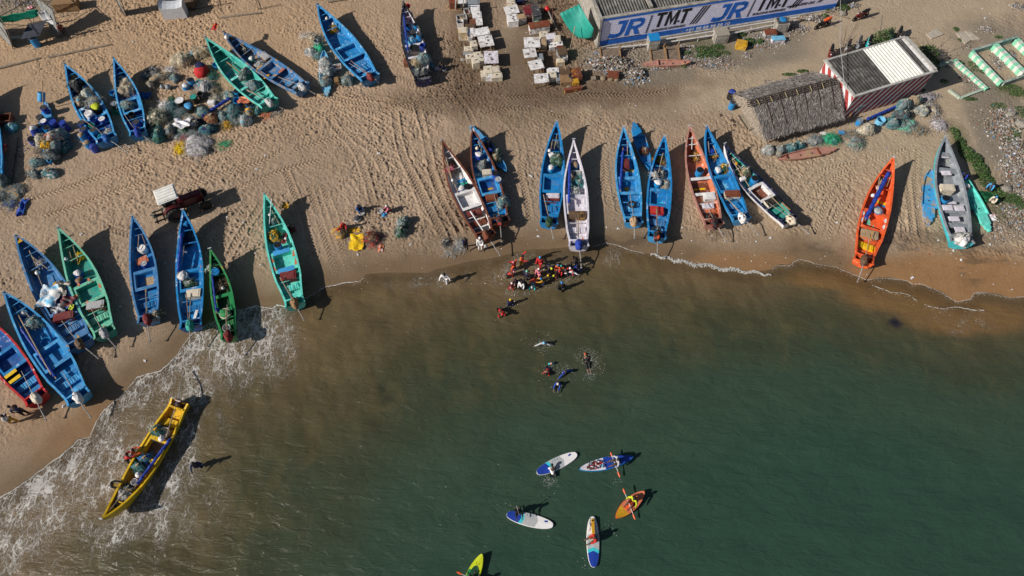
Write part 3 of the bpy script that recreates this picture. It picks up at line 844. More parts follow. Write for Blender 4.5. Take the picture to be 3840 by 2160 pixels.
boat("b12", (218, 855), (393, 1250), 112, "sea-green boat painted with rust diamonds, moored beside the tarp-loaded boat", "dteal", "seagreen", "dteal", "seagreen", "seagreen", w=.18, wear="rust", tail=(432, 1300), cover="lgrey", cover2="dgrey", marks=[("dia", .60, -.3, .2, "terra", "d"), ("dia", .60, .4, .2, "terra", "d"), ("dia", .49, .80, .25, "terra", "d"), ("dia", .49, -.80, .25, "terra", "d"), ("dia", .385, .3, .22, "terra", "d"), ("tri", .09, 0, .3, "terra", "a")])
boat("b13", (496, 812), (556, 1198), 100, "blue boat with a tan-patched hatch and a maroon wrapped motor", "mblue", "mblue", "blue", "mblue", "blue", w=.12, wear="tan", tail=(561, 1278), cover="maroon", seats=5, marks=[("sq", .48, -.25, .36, "tan", "f")])
boat("b14", (686, 788), (715, 1221), 102, "bright blue boat whose prow points at the rear tractor wheel", "dblue", "blue", "blue", "blue", "blue", tail=(715, 1300), cover="dteal", cover2="dgrey", seats=4, w=.05, marks=[("tri", .62, -.7, .2, "orange", "w")])
boat("b15", (788, 934), (858, 1261), 80, "small dark green boat standing with its stern in the foam", "green", "green", "dgreen", "green", "green", tail=(855, 1332), cover="maroon", cover2="red", w=.08, wear="dyellow")
boat("b16", (991, 728), (1106, 1139), 104, "turquoise boat with brown and blue zigzag trim, alone right of the green boat", "teal", "teal", "teal", "teal", "teal", w=.0, tail=(1138, 1197), cover="wood", marks=[("rect", .59, 0, .62, "lblue", "d"), ("rect", .385, 0, .6, "lblue", "d"), ("tri", .54, .84, .3, "terra", "d"), ("tri", .54, -.84, .3, "terra", "d"), ("tri", .44, .84, .3, "terra", "d"), ("tri", .44, -.84, .3, "terra", "d")])
boat("b17", (1658, 526), (1822, 884), 98, "white boat with brown rims, leftmost of the middle row", "brown", "brown", "white", "white", "dgrey", w=.05, wear="wood", tail=(1874, 955), cover="rust", cover2="dwood", seatcol="rust", marks=[("rect", .67, -.3, .5, "dteal", "h"), ("rect", .70, -.35, .45, "lblue", "h"), ("rect", .645, -.35, .45, "terra", "h")])
boat("b18", (1770, 476), (1875, 831), 94, "brown-rimmed blue boat pressed against the white boat with brown rims", "brown", "brown", "blue", "lblue", "blue", w=.08, tail=(1881, 903), cover="black", cover2="red", well="dblue", marks=[("fish", .47, -.1, .32, "dyellow", "f"), ("tri", .1, .2, .28, "dyellow", "a")])
boat("b19", (2088, 455), (2058, 834), 90, "all-blue boat touching the all-white boat, dark green cloth on its motor", "blue", "blue", "blue", "blue", "blue", tail=(2075, 891), cover="dgreen", cover2="dwood", w=.08, wear="rust")
boat("b20", (2151, 524), (2170, 919), 94, "all-white boat with a rolled blue sail and a blue wrapped motor", "lilac", "lilac", "lilac", "lilac", "lilac", tail=(2180, 1000), cover="cblue", w=.04, wear="grey", seats=3, marks=[("tri", .09, .4, .3, "blue", "a"), ("tri", .09, -.4, .3, "orange", "a")])
boat("b21", (2339, 476), (2375, 831), 92, "light blue boat with a yellow daisy painted in its hatch", "lblue", "lblue", "blue", "lblue", "lblue", tail=(2380, 889), cover="tan", w=.06, marks=[("flower", .47, .1, .26, "dyellow", "f"), ("rect", .68, -.5, .4, "dyellow", "w")], well="blue")
boat("b23", (2492, 511), (2463, 887), 92, "blue boat with a red box and a red motor, right of the daisy boat", "lblue", "blue", "blue", "blue", "lblue", tail=(2465, 961), cover="black", cover2="orange", w=.06, seats=3, seatcol="mblue", marks=[("rect", .46, -.3, .14, "aqua", "f")])
boat("b24", (2587, 473), (2677, 838), 94, "terracotta coloured boat with two white cross benches", "salmon", "salmon", "terra", "white", "rust", tail=(2720, 901), cover="black", cover2="red", w=.0, hatch=False, well="rust", marks=[("fish", .48, -.1, .3, "yellow", "f"), ("fish", .48, .5, .25, "yellow", "f")], seatcol="terra")
boat("b25", (2650, 473), (2780, 819), 88, "blue boat with a pale six-pointed star painted in its hatch", "lblue", "blue", "blue", "blue", "blue", tail=(2842, 878), cover="white", w=.15, wear="brown", seats=2, marks=[("star", .48, 0, .42, "skyblue", "f")])
boat("b26", (2718, 540), (2962, 827), 88, "navy boat with white side stripes and a worn turquoise floor", "white", "navy", "dteal", "white", "dteal", tail=(3030, 871), cover="cream", cover2="wood", w=.2, wear="grey", well="rust", seats=2)
boat("b27", (3351, 591), (3238, 977), 102, "orange boat with mixed coloured patterns and a rolled blue sail", "orange", "orange", "orange", "orange", "orange", tail=(3218, 1053), cover="dwood", cover2="rust", seatcol="yellow", marks=[("tri", .5, .2, .35, "seagreen", "f"), ("tri", .44, -.2, .3, "seagreen", "f"), ("rect", .70, -.4, .4, "yellow", "w"), ("rect", .68, -.6, .3, "blue", "w"), ("dia", .53, .84, .26, "white", "d"), ("dia", .45, .84, .24, "white", "d"), ("dia", .53, -.84, .26, "white", "d"), ("dia", .45, -.84, .26, "white", "d"), ("tri", .08, .5, .3, "seagreen", "a"), ("tri", .08, -.1, .32, "dyellow", "a"), ("tri", .12, -.6, .26, "blue", "a")])
boat("b28", (3546, 512), (3607, 905), 112, "big grey boat with white bench boards and a white wrapped motor", "aqua", "grey", "grey", "grey", "grey", cover="white", benches=[(.84, .4), (.68, .5), (.40, .5), (.28, .45), (.14, .45)], tiller=False, tail=(3618, 925), w=.1, wear="lgrey", bz=1.6, sz=.95)
boat("b31", (382, 1947), (672, 1512), 104, "yellow boat afloat in the shallows, men pushing at its side", "yellow", "yellow", "dyellow", "yellow", "yellow", ground=-.30, tail=(687, 1398), cover=None, w=.05, wear="brown", well="dwood", seats=2)


# ------------------------------------------------------------------ small flat rafts with a stepped tongue
def raft(bow, tongue, Wpx, label, c="lblue", c2=None, wear="tan", w=.35, h=.34, z0=0.0):
    A = P(tongue[0], tongue[1], z0 + h * .8); Bw = P(bow[0], bow[1], z0 + h + .12)
    d = Bw - A; d.z = 0
    L = d.length; rz = math.atan2(d.y, d.x)
    sc = (F_PX * CT + ((bow[1] + tongue[1]) / 2 - 1080) * ST) / CAM_H
    B = Wpx / sc
    root = empty("raft", (A.x, A.y, z0), rz, label, "raft", "small fibreglass rafts")
    m1 = mat("raft_" + c, col(c), .6, .15, 3, col2=col(wear), mix2=w, scale2=1.3, bump=.2, dirt=.3)
    q = MB()
    S = [.30, .34, .5, .65, .8, .9, .97, 1.0]; F = [1, 1.0, 1.0, .92, .74, .52, .24, .06]
    rows = []
    for s, f in zip(S, F):
        b_ = B * .5 * f; k = max(0, (s - .8) / .2); zt = h + .14 * k
        rows.append([(s * L, b_, zt), (s * L, b_ * .8, .05 + .16 * k), (s * L, -b_ * .8, .05 + .16 * k), (s * L, -b_, zt), (s * L, -b_ + min(.07, b_ * .4), zt), (s * L, -b_ * .84, h * .55 + .1 * k), (s * L, b_ * .84, h * .55 + .1 * k), (s * L, b_ - min(.07, b_ * .4), zt)])
    q.grid(rows, close=True); q.add(rows[0], [tuple(range(8))]); q.add(rows[-1], [tuple(reversed(range(8)))])
    q.build("hull", m1, root)
    q = MB()
    q.prism([(.302 * L, -B * .36), (.302 * L, B * .36), (.13 * L, B * .33), (.125 * L, B * .22), (.05 * L, B * .20), (.045 * L, B * .1), (0, B * .08), (0, -B * .08), (.045 * L, -B * .1), (.05 * L, -B * .20), (.125 * L, -B * .22), (.13 * L, -B * .33)][::-1], .06, h * .8)
    q.build("tongue", m1, root)
    q = MB(); q.box((.31 * L, 0, h * .85), (.07, B * .9, .1)); q.box((.86 * L, 0, h * .9), (.06, B * .5, .08)); q.build("cross_bar", mat("raft_bar", col(c2 or c), .6, .2, 4), root)
    q = MB()
    for s in (.42, .62): q.box((s * L, 0, h * .55 + .03), (.05, .13, .05))
    q.build("cleat", DARKM, root)
    return root


raft((185, 612), (168, 380), 52, "small blue raft buried under drums and net bundles, near the left edge", "lblue", w=.2)
raft((1213, 188), (1226, 357), 46, "light blue raft under grey net bundles, left of the big empty blue boat", "skyblue", w=.2)
raft((1900, 640), (1764, 470), 46, "blue raft jutting out behind the prow of the brown-rimmed blue boat", "lblue", w=.2)
raft((2436, 632), (2377, 458), 50, "blue raft with a brown bundle in it, behind the daisy boat", "blue", w=.1)
raft((2592, 230), (2412, 236), 34, "pale red raft lying in the rubble under the painted wall", "salmon", w=.35)
raft((2922, 590), (3137, 556), 42, "pale red raft with grey keel in front of the thatched hut", "salmon", c2="rust", w=.35)
raft((3492, 630), (3484, 838), 58, "blue raft with sandy floor left of the big grey boat", "lblue", w=.42)
raft((3622, 664), (3714, 866), 50, "turquoise raft with a yellow edge right of the big grey boat", "teal", w=.08)
# ------------------------------------------------------------------ drums, tubs, nets, boxes
GB = "drums, tubs and buckets of the fishing crews"
GN = "bundled and heaped fishing nets"


def sc_at(py): return (F_PX * CT + (py - 1080) * ST) / CAM_H


def put(px, py, zt, z):
    p = P(px, py, zt); return Vector((p.x, p.y, z))


def base_z(px, py, z):
    if z is not None: return z
    p = P(px, py, 0); return max(gz(p.x, p.y), WATER_Z) - .01


def barrel(px, py, label, c="blue", d=.58, h=.88, z=None, top="lid", tc="dgrey", tilt=0, ta=0, cat="drum", fill=None):
    z = base_z(px, py, z)
    L = put(px, py, z + h, z)
    root = empty("barrel" if cat == "drum" else cat, L, random.uniform(0, 6), label, cat, GB)
    m = mat("plastic_" + c, col(c), .42, .08, 3, dirt=.22, bump=.05)
    r = d / 2; q = MB()
    prof = [(r * .93, 0), (r, .04), (r, h * .3), (r * 1.03, h * .33), (r, h * .36), (r, h * .66), (r * 1.03, h * .69), (r, h * .72), (r * .97, h * .93), (r * 1.02, h * .95), (r * 1.02, h), (r * .93, h)]
    if top in ("open", "fill"):
        prof += [(r * .9, h - .06), (r * .88, .08 if top == "open" else h * .55), (0, .08 if top == "open" else h * .55)]
    q.lathe(prof, seg=18)
    q.build("body", m, root, smooth=False)
    if top == "lid":
        q = MB(); q.lathe([(r * .90, h - .01), (r * .92, h + .02), (r * .78, h + .025), (r * .76, h + .005), (0, h + .005)], seg=18)
        q.box((0, 0, h + .022), (r * 1.3, .035, .03)); q.build("lid", mat("lid_" + tc, col(tc), .6, .2, 6), root)
    if top == "fill":
        q = lump(r * .9, r * .9, .22, 5, .25); q.build("contents", mat("fill_" + (fill or "white"), col(fill or "white"), .7, .35, 9, col2=col("dgreen" if fill in ("white", None) else "dwood"), mix2=.25, scale2=9, bump=.6), root, smooth=True, loc=(0, 0, h - .06))
    if tilt: root.rotation_euler = Euler((tilt, 0, ta), 'XYZ'); root.location.z += .28
    return root


def tub(px, py, label, c="blue", d=.6, h=.42, z=None, fill=None):
    return barrel(px, py, label, c, d, h, z, "fill" if fill else "open", cat="tub", fill=fill)


def lump(rx, ry, h, seed, amp=.18, rings=9, seg=18, flat=.0):
    rr = random.Random(seed); q = MB(); rows = []
    ph = [rr.uniform(0, 6.28) for _ in range(8)]
    for i in range(rings + 1):
        t = i / rings; th = t * math.pi * .62
        row = []
        for k in range(seg):
            a = 2 * math.pi * k / seg
            w = 1 + amp * (math.sin(2 * a + ph[0]) * .5 + math.sin(3 * a + ph[1] + 2 * t) * .4 + math.sin(5 * a + ph[2] - 3 * t) * .25) + rr.uniform(-1, 1) * amp * .3
            rad = math.sin(th) / 1.0 * w
            zz = h * (math.cos(th) - math.cos(math.pi * .62)) / (1 - math.cos(math.pi * .62)) * (1 + rr.uniform(-1, 1) * amp * .25) if i else h * 1.0
            row.append((rx * rad * math.cos(a), ry * rad * math.sin(a), max(0, zz) - .03))
        rows.append(row)
    q.grid(rows[::-1], close=True)
    return q


def netmat(c1, c2=None, fine=True):
    key = ("net", c1, c2)
    if key in MATS: return MATS[key]
    NC = lambda c: tuple(min(.75, 1.12 * a + .10 * b) for a, b in zip(col(NETC.get(c, c)), (.12, .13, .125)))
    m = mat("net_" + c1, NC(c1), .95, .38, 6, col2=NC(c2) if c2 else None, mix2=.45, scale2=2.6, bump=1.0, bscale=16, spec=.1)
    MATS[key] = m
    return m


def strands(q, rx, ry, h, n, seed, w=.022, ln=.45):
    rr = random.Random(seed)
    for _ in range(n):
        a = rr.uniform(0, 6.28); r = rr.uniform(.25, 1.02) ** .7
        x, y = math.cos(a) * rx * r, math.sin(a) * ry * r
        z = h * max(0, 1 - r * r) * .95 + .04
        b = rr.uniform(0, 6.28); l = ln * rr.uniform(.5, 1.4)
        c = rr.uniform(-1.2, 1.2); pts = []
        for k in range(4):
            t = k / 3
            pts.append(Vector((x + math.cos(b + c * t) * l * t, y + math.sin(b + c * t) * l * t, max(.02, z + .10 * math.sin(t * 3.14) - .10 * t))))
        for k in range(3):
            t = (pts[k + 1] - pts[k]); nx = Vector((-t.y, t.x, 0)); nx = nx.normalized() * w * .5 if nx.length > 0 else Vector((w, 0, 0))
            q.add([pts[k] - nx, pts[k] + nx, pts[k + 1] + nx, pts[k + 1] - nx], [(0, 1, 2, 3)])


NETC = {"dteal": (62, 104, 108), "skyblue": (110, 160, 180), "aqua": (60, 150, 160), "cblue": (40, 66, 130), "dgreen": (40, 72, 50), "brightgreen": (40, 150, 105), "white": (205, 200, 196), "lilac": (176, 168, 172), "grey": (112, 120, 120), "lgrey": (152, 150, 146), "cream": (170, 160, 140), "tan": (148, 128, 102)}
_ni = [0]


def net(px, py, rpx, rpy, label, c="teal", c2=None, h=None, z=None, rot=0, tie=None, kind="bundle", amp=.3, cat=None):
    """a tied net bundle (rounded) or a loose heap (low, frayed); radii in frame pixels"""
    _ni[0] += 1
    s = sc_at(py); rx = rpx / s; ry = rpy / s * (1.0 if kind == "bundle" else 1.12)
    z = base_z(px, py, z)
    h = h or (min(rx, ry) * (1.25 if kind == "bundle" else .55))
    L = put(px, py, z + h * .45, z)
    m = netmat(c, c2)
    if kind == "bundle":
        root = empty("net_bundle", L, 0, label, cat or "net bundle", GN)
        q = lump(rx, ry, h, _ni[0], amp, rings=10, seg=20)
        Mz = Matrix.Rotation(rot, 4, 'Z'); q.v = [tuple(Mz @ Vector(v)) for v in q.v]
        strands(q, rx * .9, ry * .9, h, int(70 * (1 + rx)), _ni[0], .018, .4)
        q.build("netting", m, root, smooth=True)
        q = MB(); q.tube([(0, 0, h * .86), (.05, .03, h * 1.02), (.16, .10, h * 1.05)], .09, 7, .04)
        for k in range(5):
            a = k * 1.26; q.tube([(0, 0, h * .97), (math.cos(a) * rx * .45, math.sin(a) * ry * .45, h * .9), (math.cos(a) * rx * .8, math.sin(a) * ry * .8, h * .62)], .018, 4)
        q.build("tie_rope", mat("tie_" + (tie or "rope"), col(tie) if tie else (.30, .30, .25), .9, .2, 8), root)
        return root
    q = MB(); rr = random.Random(_ni[0])
    for k in range(6):                          # overlapping folds make one heap
        a = rr.uniform(0, 6.28); f = rr.uniform(.15, .55) if k else 0
        l = lump(rx * rr.uniform(.42, .68), ry * rr.uniform(.42, .68), h * rr.uniform(.6, 1.05), _ni[0] * 7 + k, .28, rings=7, seg=16)
        q.add([(v[0] + math.cos(a) * rx * f, v[1] + math.sin(a) * ry * f, v[2]) for v in l.v], l.f)
    strands(q, rx, ry, h, int(160 * (rx + ry)), _ni[0], .020, .5)
    o = q.build("net_heap", m, None, smooth=True, loc=L, rz=rot)
    return tag(o, label, cat or "net heap", GN)


def crate(px, py, w, d, h, label, c="cream", z=None, rz=0, lid=None, stones=0, open_=False, wear="dwood", ww=.25, name="crate", cat="crate", legs=False, group="crates and cool boxes of the fish market", hcol=None, fill=None):
    """px,py: centre of the top; w,d,h in metres"""
    z = base_z(px, py, z)
    L = put(px, py, z + h, z)
    root = empty(name, L, rz, label, cat, group)
    m = mat("box_" + str(c), col(c), .7, .2, 4, col2=col(wear), mix2=ww + (.12 if cat in ("crate", "table") else 0), scale2=3, bump=.15, dirt=.6 if cat in ("crate", "table") else .35)
    q = MB()
    if legs:
        t = .05
        for a in (-1, 1):
            for b in (-1, 1):
                l = MB(); l.box((a * (w / 2 - .08), b * (d / 2 - .08), (h - t) / 2), (.06, .06, h - t)); l.build("leg", WOODM, root)
        q.box((0, 0, h - t / 2), (w, d, t)); q.build("board_top", m, root)
    elif open_:
        t = .05
        q.box((0, 0, .03), (w - 2 * t, d - 2 * t, .06))
        q.box((-w / 2 + t / 2, 0, h / 2), (t, d, h)); q.box((w / 2 - t / 2, 0, h / 2), (t, d, h))
        q.box((0, -d / 2 + t / 2, h / 2), (w - 2 * t, t, h)); q.box((0, d / 2 - t / 2, h / 2), (w - 2 * t, t, h))
        q.build("body", m, root)
        if fill:
            l = lump(w * .4, d * .4, .12, int(px), .3); l.build("contents", mat("fill_" + fill, col(fill), .8, .4, 9, bump=.6), root, loc=(0, 0, h * .55))
    else:
        q.box((0, 0, (h - .06) / 2), (w * .96, d * .96, h - .06)); q.build("body", m, root)
        q = MB(); q.box((0, 0, h - .03), (w, d, .06)); q.box((0, 0, h + .012), (w * .8, d * .8, .024))
        q.build("lid", mat("lid_" + str(lid or c), col(lid or c), .6, .12, 4, col2=col(wear), mix2=ww * .6, scale2=2, dirt=.3), root)
    for k in range(stones):
        rr = random.Random(int(px * 7 + py + k * 13))
        n = max(1, stones)
        yy = (-.5 + (k + .5) / n) * (d if d > w else w) * .85
        xx = rr.uniform(-.15, .15) * min(w, d)
        if w > d: xx, yy = yy, xx
        l = lump(.10, .075, .11, int(px) + k, .3, rings=4, seg=7)
        p2 = Matrix.Rotation(rz, 3, 'Z') @ Vector((xx, yy, 0))
        o = l.build("stone", mat("stone", (.20, .18, .16), .9, .25, 6), None, loc=(L.x + p2.x, L.y + p2.y, z + h + .03), rz=rr.uniform(0, 3))
        tag(o, "%s stone on the %s" % (["first", "second", "third", "fourth"][k] if stones > 1 else "lone", " ".join(label.split(",")[0].split()[:11])), "stone", "stones weighing down the lids")
    return root


def pole(x1, y1, x2, y2, label, r=.035, z1=.8, z2=.8, m=None, cat="pole", name="bamboo_pole", group="poles and spars", sag=0, seg=6):
    a = P(x1, y1, z1); b = P(x2, y2, z2)
    q = MB(); n = 5; pts = []
    for i in range(n + 1):
        t = i / n; p = a.lerp(b, t); p.z -= sag * math.sin(t * math.pi)
        pts.append(p - a)
    q.tube(pts, r, seg, r * .8)
    o = q.build(name, m or BAMBOO, None, loc=a)
    return tag(o, label, cat, group)


def sail(x1, y1, x2, y2, label, r=.12, z1=.85, z2=.85, c="cblue"):
    a = P(x1, y1, z1); b = P(x2, y2, z2)
    q = MB(); n = 16; pts = []; rs = []
    for i in range(n + 1):
        pts.append(a.lerp(b, i / n) - a + Vector((0, 0, .02 * math.sin(i * 2)))); rs.append(r * (.8 + .35 * abs(math.sin(i * 1.7))))
    root = empty("rolled_sail", a, 0, label, "rolled sail", "rolled sails")
    q.tube(pts, rs, 8); q.build("cloth", mat("sail_" + c, col(c), .6, .25, 6, bump=.6, bscale=8), root)
    q = MB(); d = (b - a).normalized(); q.tube([-d * .3, (b - a) + d * .25], .035, 6); q.build("spar", BAMBOO, root)
    return root


def cloth(px, py, rpx, rpy, label, c, c2=None, z=None, h=.12, name="cloth", cat="cloth", seed=1, hole=0, group=None, mix=.3, sc2=3):
    s = sc_at(py); rx, ry = rpx / s, rpy / s * 1.12
    z = base_z(px, py, z); L = put(px, py, z + h * .6, z)
    rr = random.Random(seed); q = MB(); n = 14; rows = []
    ph = [rr.uniform(0, 6) for _ in range(6)]
    for i in range(n + 1):
        row = []
        for j in range(n + 1):
            u, v = i / n * 2 - 1, j / n * 2 - 1
            e = 1 + .10 * math.sin(5 * math.atan2(v, u) + ph[0]) + rr.uniform(-.03, .03)
            zz = h * (.5 + .5 * math.sin(4 * u + ph[1] + 2 * math.sin(3 * v + ph[2])) * math.cos(3 * v + ph[3])) * (1 - .3 * max(abs(u), abs(v))) + .02 + rr.uniform(0, h * .2)
            row.append((u * rx * e, v * ry * e, zz))
        rows.append(row)
    q.grid(rows[::-1])
    o = q.build(name, mat("cloth_" + str(c), col(c), .6, .2, 4, col2=col(c2) if c2 else None, mix2=mix, scale2=sc2, bump=.5, bscale=7), None, smooth=True, loc=L)
    return tag(o, label, cat, group)


def tyre(px, py, label, z=.75, r=.26):
    q = MB(); L = put(px, py, z, z)
    pts = [(math.cos(a) * r, math.sin(a) * r, 0) for a in [2 * math.pi * k / 18 for k in range(19)]]
    q.tube(pts, .085, 8)
    return tag(q.build("old_tyre", RUBBER, None, loc=L), label, "tyre")


def ball(px, py, label, r=.13, c="white", z=.8, name="net_float", cat="float"):
    q = MB(); prof = [(max(.001, r * math.sin(t * math.pi / 7)), r - r * math.cos(t * math.pi / 7)) for t in range(8)]
    q.lathe(prof, seg=12); q.tube([(0, 0, 2 * r - .02), (0, 0, 2 * r + .05)], r * .3, 6)
    return tag(q.build(name, mat("float_" + c, col(c), .5, .1, 5), None, smooth=True, loc=put(px, py, z + r, z)), label, cat, "net floats")


# ---- raft 2 with drums and bundles, upper left
barrel(142, 365, "light blue drum lying on the bow end of the net-laden raft", "lblue", z=.3, tilt=.7, ta=2.6, tc="lblue", h=.75)
barrel(162, 402, "grey-lidded dark blue drum just below the lying light blue drum", "cblue", z=.3, h=.6)
barrel(147, 437, "dark grey lidded drum at the raft's left rim above the white-lidded one", "dgrey", z=.25, h=.6)
barrel(162, 453, "white-lidded drum on the small net-laden raft", "cblue", z=.3, h=.7, tc="white", d=.54)
barrel(143, 474, "blue drum with black lid, left of two equal ones above the pale net bundle", "blue", tc="black")
barrel(173, 478, "blue drum with black lid, right of two equal ones above the pale net bundle", "blue", tc="black", z=.1)
barrel(197, 456, "dark blue drum with knotted lid right of the white-lidded drum", "cblue", top="lid", tc="cblue", z=.15)
barrel(232, 459, "dark blue drum standing in shadow right of the net-laden raft", "cblue", top="lid", tc="cblue")
barrel(120, 489, "open blue drum with something white inside, outermost left by the raft", "cblue", top="fill", fill="white", tilt=.25, ta=1.9)
barrel(118, 524, "dark blue drum with black lid standing left of the pale net bundle", "cblue", tc="black", tilt=.3, ta=.9, h=.75)
net(155, 523, 26, 27, "pale grey-green net bundle at the left of the raft's bundle stack", "sage" if False else "cream", "grey", z=.25, h=.9)
net(198, 510, 24, 22, "pale grey net bundle with a rusty patch on top of the raft", "lgrey", "terra", z=.6, h=.8)
net(226, 503, 22, 24, "smooth grey net bundle at the right edge of the raft's stack", "grey", "dteal", z=.3, h=.9)
net(172, 540, 20, 18, "bright olive and yellow plastic-wrapped bundle on the raft", "dyellow", "dgreen", z=.6, h=.5)
net(208, 545, 20, 20, "bluish grey net bundle in the middle of the raft's stack", "grey", "dteal", z=.4, h=.7)
net(245, 548, 22, 24, "dark teal net bundle in shadow right of the raft", "dteal", "dgrey", h=.6)
net(188, 577, 27, 24, "dark grey knotted net bundle at the lower end of the raft", "dgrey", "grey", z=.3, h=.75)
net(137, 607, 27, 20, "grey and teal net bundle left of the raft's lower tip", "grey", "dteal", h=.6)
net(128, 650, 23, 19, "round grey net bundle on the sand, lowest of the left cluster", "grey", "dgrey", h=.6)
net(185, 647, 33, 20, "wide blue and white striped net bundle tied in its middle, left cluster", "dteal", "white", h=.55, tie="wood")
pole(162, 395, 158, 305, "thin grey mast leaning out over the net-laden raft's top end", .04, .5, 3.0, cat="mast", name="mast")

# ---- left edge
net(42, 476, 22, 20, "turquoise and green net bundle in the shade by the left edge", "skyblue", "brightgreen", h=.6)
crate(14, 440, 1.0, .9, .6, "dark crate with an orange rusty frame at the left edge", "rust", open_=True, rz=.2)
net(8, 676, 24, 24, "round grey-green net bundle at the stern of the cut-off blue boat", "grey", "dgreen", h=1.0)
net(52, 715, 40, 30, "loose grey net heap below the cut-off blue boat", "grey", "tan", kind="heap")
net(8, 735, 22, 26, "grey net heap touching the left edge of the photo", "grey", "dgrey", kind="heap")
cloth(80, 778, 13, 34, "crumpled bright blue net cloth lying alone on the sand, left", "cblue", "blue", h=.25, seed=5)
net(40, 762, 22, 16, "small blue and grey net heap beside the crumpled blue cloth", "grey", "cblue", kind="heap", h=.2)
pole(45, 690, 68, 515, "long dark pole lying in the shade right of the cut-off blue boat", .05, .15, .15, m=DARKM)
crate(-1, 555, .7, .9, .35, "small red box inside the cut-off blue boat", "maroon", z=.35)

# ---- b3
net(284, 320, 30, 28, "big black net bundle in the bow of the barrel-filled blue boat", "black", "dgrey", z=.5, h=.85)
net(275, 291, 15, 9, "small tan net roll just above the black bundle in the boat", "dyellow", "tan", z=.7, h=.3)
net(326, 350, 19, 18, "pale green net bundle right below the black bundle", "cream", "skyblue", z=.5, h=.8)
net(300, 378, 17, 20, "tan and light blue bundle against the left rim of the drum boat", "tan", "skyblue", z=.4, h=.7)
net(350, 382, 30, 26, "frayed grey-green net heap filling the middle of the drum boat", "grey", "cream", kind="heap", z=.5, h=.6)
barrel(326, 402, "open grey tub above the white drum in the drum boat", "lgrey", z=.4, top="open", h=.5, d=.5)
barrel(357, 398, "large black drum with a crumpled yellow bag inside", "black", z=.4, top="fill", fill="lime", d=.8, h=.7)
barrel(331, 424, "large white drum with white lid in the drum boat", "white", z=.4, tc="white", d=.68, h=.7)
tub(350, 444, "dark blue tub below the white drum", "cblue", z=.5, d=.62)
barrel(381, 445, "dark blue drum with a white cap in the drum boat's hatch", "cblue", z=.35, tc="white", h=.6)
barrel(342, 468, "green tub with a white cup crossed by a pole in the drum boat", "dteal", z=.5, top="open", h=.35, d=.5)
barrel(304, 460, "black-lidded blue drum, uppermost of those left of the drum boat", "cblue", tc="dgrey")
barrel(311, 483, "black-lidded dark blue drum, second of those left of the drum boat", "cblue", tc="dgrey")
barrel(348, 487, "black-lidded blue drum standing in the stern of the drum boat", "blue", z=.3, tc="dgrey", h=.7)
barrel(303, 504, "blue drum heaped with tan corks left of the drum boat", "blue", top="fill", fill="tan", h=.7)
barrel(343, 516, "dark blue drum in the shade under the drum boat's stern", "cblue", h=.5, top="open")
barrel(379, 512, "light turquoise dirty tub at the drum boat's stern", "aqua", h=.5, top="open", z=.2)
barrel(324, 534, "open blue drum with a white float inside, lowest but one of the cluster", "blue", top="fill", fill="tan", h=.6)
barrel(347, 548, "dark blue drum with a blue net on top, lowest of the cluster", "cblue", top="fill", fill="cblue", h=.6)
net(405, 492, 13, 12, "white and grey rag bundle in the stern of the drum boat", "white", "dgrey", z=.5, h=.3)
pole(310, 447, 352, 478, "thin tiller pole across the green tub of the drum boat", .03, 1.1, 1.1)
pole(243, 240, 192, 183, "thin bow pole with a dark red pennant pointing off the drum boat", .03, 1.75, 2.6, cat="pole")
pole(318, 295, 346, 340, "white-tipped short pole across the drum boat's right rim", .03, 1.2, 1.2)

# ---- b4
net(468, 325, 30, 38, "tan and cream net heap filling the bow of the slim blue boat", "cream", "tan", kind="heap", z=.4, h=.6)
net(452, 293, 14, 14, "dark blue float bundle at the bow end of the slim blue boat", "dteal", "dblue", z=.6, h=.3)
net(475, 392, 30, 20, "grey and blue net bundle across the hatch of the slim blue boat", "grey", "dteal", z=.5, h=.5)
barrel(491, 427, "black tub with a white rim in the stern of the slim blue boat", "black", z=.5, top="open", h=.4, d=.5)
barrel(509, 457, "blue drum with grey lid at the motor of the slim blue boat", "cblue", z=.4, tc="dgrey", h=.6)
barrel(421, 345, "blue tub leaning on the outside of the slim blue boat's bow", "blue", h=.5, top="open")
barrel(427, 388, "dark drum with grey lid left of the slim blue boat's hatch", "dgrey", tc="grey", h=.6)
net(445, 418, 20, 12, "green net scrap squeezed between the two upper left boats", "brightgreen", "dgreen", kind="heap", h=.2)
cloth(545, 356, 22, 14, "dark blue tarpaulin in the shade right of the slim blue boat", "dblue", "navy", h=.3, seed=9)
cloth(440, 370, 8, 7, "small cream cloth between the two upper left boats", "cream", h=.1, seed=19)

# ---- net field between b4 and b5
net(678, 222, 38, 30, "round tan frayed net heap, uppermost left of the net field", "cream", "tan", kind="heap", h=.9)
net(752, 193, 42, 26, "straw-yellow frayed net heap nearest the turquoise boat's bow", "tan", "cream", kind="heap", h=.7)
net(727, 203, 16, 16, "light blue net bundle between the two uppermost net heaps", "skyblue", "grey", h=.6)
net(545, 285, 18, 12, "flat grey net bundle at the left start of the net rope row", "grey", "dgrey", h=.4)
net(572, 266, 18, 14, "black and white speckled rag heap above the net roll", "lgrey", "black", kind="heap", h=.3)
net(638, 262, 17, 13, "white crumpled plastic heap at the end of the net roll", "white", "dgrey", kind="heap", h=.3)
net(600, 288, 44, 14, "long sausage-like tan net roll lying across the sand", "tan", "grey", h=.6, rot=.42)
net(562, 318, 16, 16, "fat tan lower end of the sausage-like net roll", "tan", "grey", h=.6)
net(654, 290, 18, 18, "blue-grey net bundle at the right end of the sausage-like roll", "grey", "dteal", h=.5)
root = empty("covered_heap", G(760, 272), 0, "dome-shaped heap draped with a red and dark blue cloth", "covered heap")
lump(.66, .72, .8, 77, .08).build("red_cloth", mat("redcloth", col("red"), .8, .2, 4, bump=.5), root, smooth=True)
